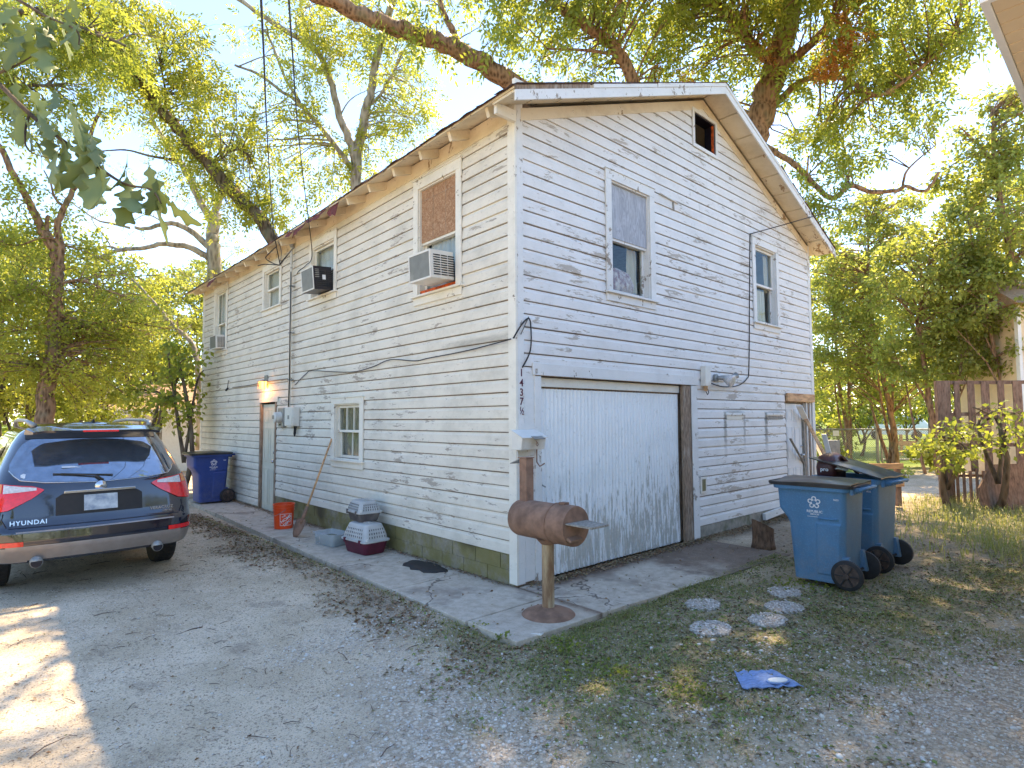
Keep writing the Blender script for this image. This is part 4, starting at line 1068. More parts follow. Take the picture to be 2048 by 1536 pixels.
MB().hexa([(-.05, ax0 - .125, zc + .522), (.05, ax0 - .125, zc + .522), (.05, ax0 - .02, zc + .522), (-.05, ax0 - .02, zc + .522), (-.05, ax0 - .125, zc + .53), (.05, ax0 - .125, zc + .53), (.05, ax0 - .02, zc + .53), (-.05, ax0 - .02, zc + .53)]).build('chimney_rim', 'rust', sm)
MB().hexa([(-.055, ax0 - .02, zc + .50), (.055, ax0 - .02, zc + .50), (.055, ax0 + .08, zc + .465), (-.055, ax0 + .08, zc + .465), (-.055, ax0 - .02, zc + .508), (.055, ax0 - .02, zc + .508), (.055, ax0 + .08, zc + .473), (-.055, ax0 + .08, zc + .473)]).build('chimney_flap', 'grey_metal', sm)
MB().hexa([(-.10, ax1 - .25, zc + .020), (.10, ax1 - .25, zc + .020), (.13, ax1 - .003, zc + .028), (-.13, ax1 - .003, zc + .028), (-.10, ax1 - .25, zc + .036), (.10, ax1 - .25, zc + .036), (.13, ax1 - .003, zc + .038), (-.13, ax1 - .003, zc + .038)]).build('shelf', 'grey_wood', sm)
MB().beam((-.05, ax1 - .003, zc - .08), (-.05, ax1 - .05, zc - .10), .14, .02).build('handle', 'rust', sm)
MB().box(-.03, .03, ax1 + .10, ax1 + .16, zc + rr + .004, zc + rr + .022).build('hinge', 'rust', sm)
MB().tube([(0, 0, .58), (0, 0, .625)], [.058, .10], 20).build('saddle', 'rust', sm)
# small broken white plastic comb on the gravel
cb = MB(); cb.box(-.045, .045, -.006, .006, 0, .012)
for k in range(5): cb.box(-.042 + k * .019, -.034 + k * .019, -.05, -.0062, .001, .010)
o = cb.build('plastic_comb', 'paper_white'); o.location = (-0.74,-1.01,-0.01); o.rotation_euler = (.15, .1, 2.0); tag(o, 'broken white plastic comb piece on the ground in front of the smoker', 'litter')

# ---------------------------------------------------------------- wheeled trash carts
def star_logo(side_pt, s, parent):
    """knotted five pointed star outline"""
    for k in range(5):
        a = R(90 + 72 * k)
        pts = []
        for t in range(9):
            q = t / 8 * 2 * math.pi * .86 + a + math.pi * 1.07 + R(25)
            cx, cy = .62 * s * math.cos(a), .62 * s * math.sin(a)
            pts.append((cx + .30 * s * math.cos(q), cy + .30 * s * math.sin(q)))
        m = MB()
        for p, q in zip(pts, pts[1:]):
            dx, dy = q[0] - p[0], q[1] - p[1]; L = math.hypot(dx, dy); nx_, ny_ = -dy / L * .09 * s, dx / L * .09 * s
            m.add([side_pt(p[0] - nx_, p[1] - ny_), side_pt(q[0] - nx_, q[1] - ny_), side_pt(q[0] + nx_, q[1] + ny_), side_pt(p[0] + nx_, p[1] + ny_)], [(0, 1, 2, 3)])
        a2 = a + R(36); A = (.42 * s * math.cos(a + R(14)), .42 * s * math.sin(a + R(14))); B = (.42 * s * math.cos(a + R(58)), .42 * s * math.sin(a + R(58)))
        dx, dy = B[0] - A[0], B[1] - A[1]; L = math.hypot(dx, dy); nx_, ny_ = -dy / L * .07 * s, dx / L * .07 * s
        m.add([side_pt(A[0] - nx_, A[1] - ny_), side_pt(B[0] - nx_, B[1] - ny_), side_pt(B[0] + nx_, B[1] + ny_), side_pt(A[0] + nx_, A[1] + ny_)], [(0, 1, 2, 3)])
        m.build('logo', 'white_print', parent)
def cart(loc, rz, mat, label, lid='closed', brand=True):
    """local: -y is the wheeled back, logo on the -x side"""
    g = empty('trash_cart', loc, rz, label, 'trash cart', 'wheeled trash carts')
    W0, W1 = .50, .62
    def ring(z):
        t = z / 1.0
        # front edge leans out towards the top, shoulder step near 0.68
        fy = .20 + .05 * t + (.085 * min(1, max(0, (z - .60) / .12)))
        by = -.27 - .05 * t
        w = W0 + (W1 - W0) * t
        return w, fy, by
    def loop(z, grow=0, r=.06):
        w, fy, by = ring(z)
        return rrect(w + grow * 2, fy - by + grow * 2, r, z, 5, 0, (fy + by) / 2)
    zs = [.035, .06, .12, .3, .5, .58, .63, .68, .72, .76, .85, .93]
    loops = [loop(.03, -.02)] + [loop(z) for z in zs]
    # inside
    loops += [loop(.93, -.012), loop(.5, -.014)]
    body = MB().loft(loops, True, True).build('body', mat, g, smooth=True, auto=35)
    rim = MB().loft([loop(.925, .004, .065), loop(.925, .035, .08), loop(.975, .038, .08), loop(.98, .030, .08), loop(.98, -.012, .05), loop(.925, -.012, .05)], False, False).build('rim', mat, g, smooth=True, auto=35)
    for k in range(9):     # rim ribs at the back and sides
        MB().box(-.28 + k * .07, -.272 + k * .07, -.375, -.345, .90, .972).build('rim_rib', mat, g)
    # panel recesses: raised pads on the side panels
    for sx in (-1, 1):
        w, fy, by = ring(.6)
        X = lambda z: sx * (ring(z)[0] / 2)
        m = MB(); m.hexa([(X(.08), -.24, .1), (X(.08), -.02, .1), (X(.08) + sx * .012, -.04, .12), (X(.08) + sx * .012, -.22, .12), (X(.60), -.27, .62), (X(.60), -.03, .62), (X(.60) + sx * .012, -.05, .60), (X(.60) + sx * .012, -.25, .60)])
        m.build('side_pad', mat, g, bevel=.006)
        MB().tube([(X(.64) + sx * .004, -.24, .655), (X(.64) + sx * .004, -.06, .655)], [.012, .012], 8).build('grip_recess', 'cable' if False else mat, g, smooth=True)
    # wheels, spokes, axle, handle bar
    MB().tube([(-.31, -.30, .125), (.31, -.30, .125)], .012, 8).build('axle', 'cable', g)
    for sx in (-1, 1):
        w_ = MB().tube([(sx * .262, -.30, .140), (sx * .270, -.30, .140), (sx * .302, -.30, .140), (sx * .310, -.30, .140)], [.124, .140, .140, .124], 28).build('wheel', 'rubber', g, smooth=True, auto=40)
        MB().tube([(sx * .304, -.30, .140), (sx * .313, -.30, .140)], .106, 28).build('wheel_disc', 'wheel_plastic', w_)
        sp = MB()
        for k in range(6):
            a = k * math.pi / 3; sp.beam((sx * .316, -.30 + .02 * math.cos(a), .140 + .02 * math.sin(a)), (sx * .316, -.30 + .10 * math.cos(a), .140 + .10 * math.sin(a)), .010, .022, (sx, 0, 0))
        sp.build('spokes', 'rubber', w_)
        MB().tube([(sx * .31, -.30, .140), (sx * .335, -.30, .140)], .026, 12).build('hub', 'wheel_plastic', w_)
        MB().hexa([(sx * .20, -.34, .10), (sx * .255, -.34, .10), (sx * .255, -.2, .10), (sx * .20, -.2, .10), (sx * .20, -.31, .30), (sx * .262, -.31, .30), (sx * .262, -.2, .30), (sx * .20, -.2, .30)]).build('wheel_bracket', mat, g)
    for sx in (-.22, -.07, .07, .22): MB().box(sx - .012, sx + .012, -.44, -.355, .93, .965).build('handle_bracket', mat, g)
    MB().tube([(-.25, -.43, .95), (.25, -.43, .95)], .015, 10).build('handle', mat, g, smooth=True)
    # lid
    rl = random.Random(int(loc[0] * 100))
    def lidrows(up):
        rows = []
        for i in range(9):
            t = i / 8; r = []
            yy = -.37 + t * .76
            for j in range(9):
                u = j / 8; xx = -.345 + .69 * u
                dome = .030 * math.sin(math.pi * t) ** .6 * (math.sin(math.pi * u) ** .5 if 0 < u < 1 else 0) + .010 * math.sin(7 * u + 3 * t) * math.sin(math.pi * u)
                lift = up * t
                r.append((xx, -.37 + (yy + .37) * math.cos(up * .55), .988 + dome + (yy + .37) * math.sin(up * .55) + .012 * math.sin(5 * t + u * 2) * t))
            rows.append(r)
        return rows
    MB().sheet(lidrows({'closed': 0, 'ajar': .48}[lid]), (0, 0, .012)).build('lid', 'lid_plastic', g, smooth=True, auto=50)
    if lid == 'closed': MB().loft([rrect(.70, .79, .07, .960, 5, 0, .012), rrect(.705, .795, .07, .992, 5, 0, .012)], False, False).build('lid_skirt', 'lid_plastic', g, smooth=True, auto=50)
    # print on the -x side
    th = math.atan((W1 - W0) / 2)
    sp_ = lambda a, b: (-(ring(.76 + b)[0] / 2) - .0035, -.03 - a, .76 + b)
    star_logo(lambda a, b: sp_(a, b + .045), .062, g)
    def wrp(dz, dy=0): return lambda x, y, z: Vector((-(ring(.76 + y + dz)[0] / 2) - .0030 - z, -.03 - x - dy, .76 + y + dz))
    text('REPUBLIC', .034, 'white_print', g, (0, 0, 0), (1, 0, 0), (0, 0, 1), wrap=wrp(-.045))
    text('SERVICES', .020, 'white_print', g, (0, 0, 0), (1, 0, 0), (0, 0, 1), wrap=wrp(-.072))
    m = MB(); m.box(-.3105, -.309, -.10, .04, .655, .659) if False else None
    m.add([sp_(-.07, -.097), sp_(.07, -.097), sp_(.07, -.093), sp_(-.07, -.093)], [(0, 1, 2, 3)]); m.build('print_line', 'white_print', g)
    text('9655', .024, 'white_print', g, (0, 0, 0), (1, 0, 0), (0, 0, 1), wrap=wrp(.085, .20))
    return g
cart((2.50, -1.90, -.015), R(2), 'cart_blue', 'blue wheeled trash cart with its black lid down, nearest the camera', 'closed')
c2 = cart((3.46, -1.93, -.015), R(-3), 'cart_blue', 'blue wheeled trash cart with its lid propped open by junk', 'ajar')
cart((-.50, 8.62, -.005), R(90), 'cart_royal', 'royal blue trash cart against the wall beside the parked car', 'closed')
jk = empty('junk_bag', (3.38, -1.70, .98), label='brown vinyl bag sticking out of the open trash cart', cat='bag')
MB().loft([rrect(.40, .20, .06, -.05), rrect(.42, .22, .07, .08), rrect(.36, .18, .07, .20), rrect(.16, .08, .03, .235, cx=.04)]).build('bag', 'brown_leather', jk, smooth=True)
MB().beam((.02, -.10, .20), (.30, -.18, .0), .04, .025).build('strap', 'brown_leather', jk)
text('pro', .06, 'white_print', jk, (-.215, 0, .06), (0, -1, 0), (0, 0, 1))
o = MB().sheet([[(0, 0, 0), (.10, .02, .03), (.18, .0, 0)], [(0, .1, .02), (.1, .12, .06), (.2, .1, .02)], [(.02, .2, 0), (.1, .22, .03), (.16, .2, -.02)]], (0, 0, .01)).build('rag', 'cloth_white', smooth=True); o.location = (3.20, -1.93, 1.03); tag(o, 'crumpled white rag on the edge of the open trash cart', 'rag')

# ---------------------------------------------------------------- bucket, tub, carriers, shovel
bk = empty('bucket', (-.46, 4.72, -.002), label='orange red plastic bucket with white square print by the door', cat='bucket')
BR = lambda z: .132 + .018 * z / .36
MB().lathe([(.125, 0), (.133, .006), (.1335, .012), (BR(.27), .27), (.154, .272), (.154, .279), (BR(.29), .28), (BR(.31), .31), (.157, .312), (.157, .319), (BR(.33), .32), (BR(.35), .350), (.160, .352), (.160, .368), (.146, .368), (.143, .34), (.125, .02), (.01, .015)], 40, capt=True).build('pail', 'bucket_orange', bk, smooth=True, auto=40)
MB().tube([Vector((-.155 * math.sin(a) * .9 - .03, .157 * math.cos(a), .30 - .10 * math.sin(a))) for a in [math.pi * k / 14 for k in range(15)]], .0035, 6).build('handle', 'galvanised', bk, smooth=True)
ca = math.atan2(-4.25 - 4.72, -3.92 + .46)       # towards the viewer
def bw(dx, dz, rot=0, off=.002):
    def f(x, y, z):
        X = x * math.cos(rot) - y * math.sin(rot) + dx; Y = x * math.sin(rot) + y * math.cos(rot) + dz
        r = BR(Y) + off + z; a = ca + .25 + X / .14
        return Vector((r * math.cos(a), r * math.sin(a), Y))
    return f
fr = MB()
f_ = bw(0, .145)
S = .088
for (a, b, c, d) in ((-S, S, -S, -S + .006), (-S, S, S - .006, S), (-S, -S + .006, -S, S), (S - .006, S, -S, S)):
    k = 8
    fr.grid([[f_(a + (b - a) * i / k, c, .001) for i in range(k + 1)], [f_(a + (b - a) * i / k, d, .001) for i in range(k + 1)]])
fr.build('print_frame', 'white_print', bk)
text('THE', .032, 'white_print', bk, (0, 0, 0), (1, 0, 0), (0, 0, 1), wrap=bw(-.035, .195, .6))
text('HOME', .062, 'white_print', bk, (0, 0, 0), (1, 0, 0), (0, 0, 1), wrap=bw(0, .155, .6))
text('DEPOT', .050, 'white_print', bk, (0, 0, 0), (1, 0, 0), (0, 0, 1), wrap=bw(.030, .105, .6))
tb = empty('plastic_tub', (-.44, 3.12, -.002), R(8), label='clear plastic tub half full of murky green water', cat='tub')
MB().loft([rrect(.25, .40, .04, 0), rrect(.26, .41, .05, .01), rrect(.29, .45, .05, .15), rrect(.32, .48, .06, .152), rrect(.32, .48, .06, .160), rrect(.285, .445, .05, .160), rrect(.25, .40, .05, .012)], True, True).build('container', 'clear_plastic', tb, smooth=True, auto=40)
MB().loft([rrect(.243, .393, .04, .014), rrect(.265, .42, .05, .095)]).build('water', 'murky_water', tb)
def carrier(loc, rz, W, D, H, top, bottom, label, slots=True):
    g = empty('pet_carrier', loc, rz, label, 'pet carrier', 'plastic pet carriers stacked on the walkway')
    h0 = H * .42
    MB().loft([rrect(W * .74, D * .78, .05, 0), rrect(W * .80, D * .84, .06, .015), rrect(W * .9, D * .94, .06, h0 * .8), rrect(W * .93, D * .96, .06, h0)]).build('base', bottom, g, smooth=True, auto=40)
    MB().loft([rrect(W, D, .06, h0 + .001), rrect(W + .02, D + .02, .06, h0 + .004), rrect(W + .02, D + .02, .06, h0 + .022), rrect(W * .96, D * .96, .06, h0 + .024)]).build('flange', top, g, smooth=True, auto=40)
    lw_ = lambda t: (W * (.95 - .27 * t ** 1.5), D * (.95 - .23 * t ** 1.5))
    MB().loft([rrect(*lw_(t), .06, h0 + .02 + (H - h0 - .02) * t) for t in (0, .3, .6, .85, .96)] + [rrect(lw_(1)[0] * .9, lw_(1)[1] * .9, .05, H)]).build('cover', top, g, smooth=True, auto=45)
    hn = MB().box(-W * .10, W * .10, -D * .22, D * .22, H, H + .012).build('handle', top, g, bevel=.004)
    # slots: dark insets on the faces
    for side in range(3):
        m = MB()
        for r in range(3):
            for c in range(9):
                t = .22 + r * .22; zz = h0 + .02 + (H - h0 - .02) * t
                w2, d2 = lw_(t)
                if side == 0: xx = -w2 / 2 - .0015; yy = -d2 * .34 + c * d2 * .68 / 8; m.box(xx - .002, xx + .004, yy - .005, yy + .005, zz - .012, zz + .012)
                if side == 1 and c < 7: yy = -d2 / 2 - .0015; xx = -w2 * .32 + c * w2 * .64 / 6; m.box(xx - .005, xx + .005, yy - .002, yy + .004, zz - .012, zz + .012)
                if side == 2 and c < 7: yy = d2 / 2 + .0015; xx = -w2 * .32 + c * w2 * .64 / 6; m.box(xx - .005, xx + .005, yy - .004, yy + .002, zz - .012, zz + .012)
        m.build('vent_slots', 'room_grey', g)
    for sy in (-.3, .3): MB().box(-W / 2 - .016, -W / 2 - .002, D * sy - .02, D * sy + .02, h0 - .02, h0 + .035).build('latch', bottom, g, bevel=.002)
    MB().box(-W * .47, -W * .40, -D / 2 - .012, -D / 2 - .002, h0 + .028, h0 + .06).build('sticker', 'paper_white', g)
    return g
carrier((-.33, 2.42, -.002), R(4), .36, .56, .36, 'carrier_grey', 'carrier_maroon', 'large grey pet carrier with maroon base, bottom of the stack')
carrier((-.27, 2.58, .360), R(-5), .31, .46, .25, 'carrier_grey', 'carrier_dark', 'smaller grey pet carrier with dark base, on top of the maroon one')
sv = empty('shovel', (-0.61,3.87,0.00), label='shovel with a wooden handle leaning on the wall by the window', cat='shovel')
b0 = Vector((0, 0, 0)); tp = Vector((-0.04,4.01,1.35)) - sv.location; dv = (tp).normalized()
MB().tube([dv * .42, tp], [.0145, .014], 10).build('handle', 'new_lumber', sv, smooth=True)
MB().tube([dv * .20, dv * .44], [.024, .022], 10).build('socket', 'rust', sv, smooth=True)
sdv = dv.cross(Vector((1, .3, 0))).normalized(); nv = dv.cross(sdv).normalized()
rows = []
for t, w in ((0.0, .035), (.05, .075), (.14, .098), (.24, .10), (.27, .03)):
    rows.append([dv * t + sdv * (w * u) + nv * (.02 * u * u) for u in (-1, -.5, 0, .5, 1)])
MB().sheet(rows, tuple(nv * .004)).build('blade', 'rust', sv, smooth=True)

# ---------------------------------------------------------------- things in the front yard
for k, (pt, rx, ry, lb) in enumerate((((.92, -1.45), .20, .17, 'round pebble stepping stone nearest the concrete apron'), ((.42, -1.80), .22, .18, 'round pebble stepping stone nearest the viewer on the left'), ((1.36, -1.98), .21, .19, 'round pebble stepping stone second from the front trash cart'),
                                  ((.95, -2.02), .21, .17, 'round pebble stepping stone in the middle of the group'), ((1.78, -1.80), .20, .17, 'round pebble stepping stone beside the wheel of the front trash cart'))):
    rg = random.Random(k); n = 30; rx *= .88; ry *= .88; wb = [rg.uniform(.93, 1.03) for _ in range(n)]
    lp = lambda s, z: [((rx * s) * math.cos(2 * math.pi * j / n) * wb[j], (ry * s) * math.sin(2 * math.pi * j / n) * wb[j], z) for j in range(n)]
    st = MB().loft([lp(1, -.05), lp(1, .0), lp(.96, .010)]).build('stepping_stone', 'pebble_concrete', smooth=False); st.location = (pt[0], pt[1], float(gz(np.array([pt[0]]), np.array([pt[1]]))[0]) + .006); tag(st, lb, 'stepping stone', 'round pebble stepping stones')
    # pebbles set in the face
    rs = np.random.RandomState(k); n = 170
    r = np.sqrt(rs.rand(n)) * .92; a = rs.rand(n) * 6.283
    C = np.stack([r * np.cos(a) * rx, r * np.sin(a) * ry, np.full(n, .011)], 1); s = rs.uniform(.006, .013, n)
    oc = np.array([(1, 0, 0), (0, 1, 0), (-1, 0, 0), (0, -1, 0), (0, 0, .6)]); tri = np.array([(0, 1, 4), (1, 2, 4), (2, 3, 4), (3, 0, 4)])
    V = C[:, None, :] + oc[None] * s[:, None, None]; Fp = tri[None] + (np.arange(n) * 5)[:, None, None]
    npmesh('pebble', V.reshape(-1, 3), 3, 'stones', st, tint=np.repeat(rs.rand(n), 5), faces=Fp.reshape(-1, 3), kind='stuff')
sp = empty('stump', (3.50,-0.82,0.00), label='short brown log stump with a slanted top in front of the gable wall', cat='stump')
rg = random.Random(8)
lp = []
n = 26
for z, s in ((-.02, 1.14), (.03, 1.04), (.12, .98), (.22, 1.0), (.275, 1.0)):
    lp.append([(.145 * s * math.cos(2 * math.pi * j / n) * (1 + .05 * math.sin(3 * j) + rg.uniform(-.015, .015)), .13 * s * math.sin(2 * math.pi * j / n) * (1 + .04 * math.sin(2 * j)), z + (-.10 * math.cos(2 * math.pi * j / n + .6) * .7 if z > .2 else 0) * (1 if z > .25 else .6)) for j in range(n)])
MB().loft(lp, True, False).build('bark', 'stump_bark', sp, smooth=True)
MB().add([(x * .985, y * .985, z + .001) for x, y, z in lp[-1]], [tuple(range(n))]).build('cut_face', 'stump_cut', sp)
bp_ = empty('meter_lid', (-0.23,-2.52,-0.02), R(-38), label='crushed blue plastic lid with a white oval lying in the grass', cat='lid')
rg = random.Random(3)
rows = []
for i in range(13):
    r = []
    for j in range(13):
        u, v = i / 12 - .5, j / 12 - .5
        r.append((u * .33 * (1 - .35 * v), v * .23, .012 + .007 * math.sin(u * 48) * (.4 + abs(v)) + rg.uniform(-.003, .003)))
    rows.append(r)
MB().sheet(rows, (0, 0, .006)).build('sheet', 'blue_plastic', bp_, smooth=True, auto=40)
lp_ = lambda s, z: [(.065 * s * math.cos(2 * math.pi * j / 28) + .06, .032 * s * math.sin(2 * math.pi * j / 28) - .06, z) for j in range(28)]
MB().loft([lp_(1.15, .022), lp_(1.15, .029)]).build('oval_rim', 'blue_plastic', bp_); MB().loft([lp_(.95, .028), lp_(.95, .034)]).build('oval', 'paper_white', bp_)
# wet dark sump patch beside the wall: a rotten mat
dm = MB(); rg = random.Random(5)
dm.loft([[(.16 * s * math.cos(2 * math.pi * j / 22) * (1 + .15 * math.sin(3 * j)), .36 * s * math.sin(2 * math.pi * j / 22) * (1 + .1 * math.sin(5 * j)), z) for j in range(22)] for s, z in ((1, 0), (.9, .012), (.5, .02))])
o = dm.build('rotten_mat', 'cable', smooth=True); o.location = (-.22, 1.28, -.001); tag(o, 'black rotten mat with leaves beside the mossy foundation', 'mat')
# leaning lumber by the front door
for a, b, w, mt_, lb in (((9.92,0.43,0.00), (6.57,-0.10,1.83), .10, 'vinyl_white', 'long white board leaning across the front door corner'), ((6.47,-0.60,0.84), (6.80,-0.12,1.60), .06, 'new_lumber', 'raw timber plank leaning against the front door frame'),
                     ((8.46,0.23,0.00), (6.17,-0.10,1.27), .035, 'grey_wood', 'thin pole leaning on the white front door'), ((6.06,-0.80,0.76), (5.70,-0.80,1.37), .07, 'vinyl_white', 'short white lath standing up behind the trash carts')):
    o = MB().beam(a, b, w, .02).build('leaning_board', mt_, bevel=.002); tag(o, lb, 'board')
o = MB().box(-.10, .10, -.10, .10, 0, 1.25).build('grey_post', 'grey_metal'); o.location = (7.9, -.15, -.05); tag(o, 'grey post standing just right of the front house corner', 'post')
# rough timber rack behind the carts
rk_ = empty('timber_rack', (8.48,-0.91,0.00), R(-42), label='low rough timber rack with orange boards behind the carts', cat='rack')
for x in (-.5, .14): MB().box(x - .04, x + .04, -.04, .04, 0, .78).build('post', 'old_brown_wood', rk_)
for z in (.36, .68): MB().box(-.6, .22, -.065, -.041, z, z + .10).build('rail', 'new_lumber', rk_)

# ---------------------------------------------------------------- parked car
car = empty('parked_car', (-2.95, 3.13, -.105), .026, label='dark blue crossover car parked with its tail to the viewer', cat='car')
def hw(z):
    P = [(.28, .84), (.40, .93), (.60, .965), (.85, .970), (1.0, .950), (1.12, .905), (1.30, .835), (1.50, .745), (1.60, .685), (1.66, .62), (1.70, .50)]
    for (a, b), (c, d) in zip(P, P[1:]):
        if z <= c: return b + (d - b) * max(0, (z - a)) / (c - a)
    return P[-1][1]
def yr(z):
    P = [(.28, .16), (.36, .06), (.50, .0), (.66, .015), (.72, .065), (.95, .12), (1.08, .155), (1.14, .19), (1.50, .50), (1.60, .58), (1.66, .56), (1.70, .75)]
    for (a, b), (c, d) in zip(P, P[1:]):
        if z <= c: return b + (d - b) * max(0, (z - a)) / (c - a)
    return P[-1][1]
def yf(z):
    P = [(.28, 4.6), (.45, 4.84), (.75, 4.82), (.88, 4.65), (.98, 4.0), (1.05, 3.72), (1.50, 2.95), (1.62, 2.65), (1.70, 2.2)]
    for (a, b), (c, d) in zip(P, P[1:]):
        if z <= c: return b + (d - b) * max(0, (z - a)) / (c - a)
    return P[-1][1]
def cpt(s, z, off=0):
    """car surface: s = signed arc from the rear centre line"""
    w = hw(z); rc = .30; sg = 1 if s >= 0 else -1; a = abs(s); y0 = yr(z)
    bow = lambda x: .10 * (x / w) ** 2
    xs = w - rc
    if a <= xs: x, y, n = a, y0 + bow(a), (0.12 * a / w, -1)
    elif a <= xs + rc * 1.571:
        t = (a - xs) / rc; x = xs + rc * math.sin(t); y = y0 + bow(xs) + rc * (1 - math.cos(t)) * 1.0; n = (math.sin(t), -math.cos(t))
    else: x = w; y = y0 + bow(xs) + rc + (a - xs - rc * 1.571); n = (1, 0)
    L = math.hypot(*n); nx_, ny_ = n[0] / L, n[1] / L
    return Vector((sg * (x + nx_ * off), y + ny_ * off, z))
zs = [.36, .38, .40, .43, .50, .58, .645, .66, .685, .72, .80, .88, .95, 1.0, 1.05, 1.10, 1.14, 1.22, 1.30, 1.40, 1.50, 1.56, 1.60, 1.63, 1.66, 1.685, 1.70]
rows = []
sr = [0, .15, .3, .45, .58, .66, .72, .78, .84, .90, .96, 1.02, 1.08, 1.14, 1.2, 1.35, 1.6, 2.0, 2.6, 3.2, 3.8, 4.4, 5.0]
for z in zs:
    half = []
    for s in sr:
        p = cpt(s, z)
        ymax = yf(z) - .25
        if p.y > ymax:   # nose: curve round the front
            t = min(1, (s - 3.9) / 1.1) if s > 3.9 else 0
            p = Vector((hw(z) * (1 - max(0, t) ** 2), min(p.y, yf(z)), z)) if s > 3.9 else Vector((p.x, min(p.y, yf(z)), z))
        half.append(p)
    half[-1] = Vector((0, yf(z), z))
    rows.append([Vector((-p.x, p.y, p.z)) for p in half[::-1]] + half[1:])
cb = MB().grid(rows)
# roof cap
b = len(cb.v); rowt = rows[-1]; n2 = len(rowt) // 2
for t in (.66, .33, 0.0):
    cb.v += [(p.x * t, p.y * .9 + .17 if t else p.y * .9 + .17, 1.70 + .028 * (1 - t * t)) for p in rowt]
nn = len(rowt); base = b - nn
for i in range(3):
    for j in range(nn - 1): cb.f.append((base + i * nn + j, base + i * nn + j + 1, base + (i + 1) * nn + j + 1, base + (i + 1) * nn + j))
YW = (1.02, 3.83)
def isarch(f):
    c = [sum(cb.v[i][k] for i in f) / len(f) for k in range(3)]
    return abs(c[0]) > .7 and c[2] < .70 and any(abs(c[1] - y) < .42 for y in YW)
cb.f = [f for f in cb.f if not isarch(f)]
body = cb.build('body', 'car_paint', car, smooth=True)
MB().box(-.80, .80, .35, 4.4, .34, .60).build('underbody', 'cable', car)
def patch(name, mat, s0, s1, zt, zb, off=.004, n=16, k=5, parent=car, thick=.0):
    rows = []
    for i in range(k + 1):
        r = []
        for j in range(n + 1):
            s = s0 + (s1 - s0) * j / n; u = j / n
            a, b_ = zb(u), zt(u); r.append(cpt(s, a + (b_ - a) * i / k, off))
        rows.append(r)
    return MB().grid(rows).build(name, mat, parent, smooth=True)
lerp = lambda P: (lambda u: next((b + (d - b) * (u - a) / (c - a) for (a, b), (c, d) in zip(P, P[1:]) if u <= c + 1e-9), P[-1][1]))
patch('rear_window', 'car_glass', -.80, .80, lerp([(0, 1.30), (.06, 1.48), (.12, 1.545), (.5, 1.575), (.88, 1.545), (.94, 1.48), (1, 1.30)]), lerp([(0, 1.24), (.06, 1.155), (.2, 1.125), (.5, 1.105), (.8, 1.125), (.94, 1.155), (1, 1.24)]), .005, 40, 8)
MB().tube([cpt(-.80 + 1.6 * u, lerp([(0, 1.24), (.06, 1.150), (.2, 1.118), (.5, 1.098), (.8, 1.118), (.94, 1.150), (1, 1.24)])(u), .004) for u in [k / 30 for k in range(31)]], .005, 6).build('window_trim', 'chrome', car, smooth=True)
patch('rear_window_band', 'cable', -.66, .66, lambda u: 1.60, lambda u: 1.552, .009, 24, 2)
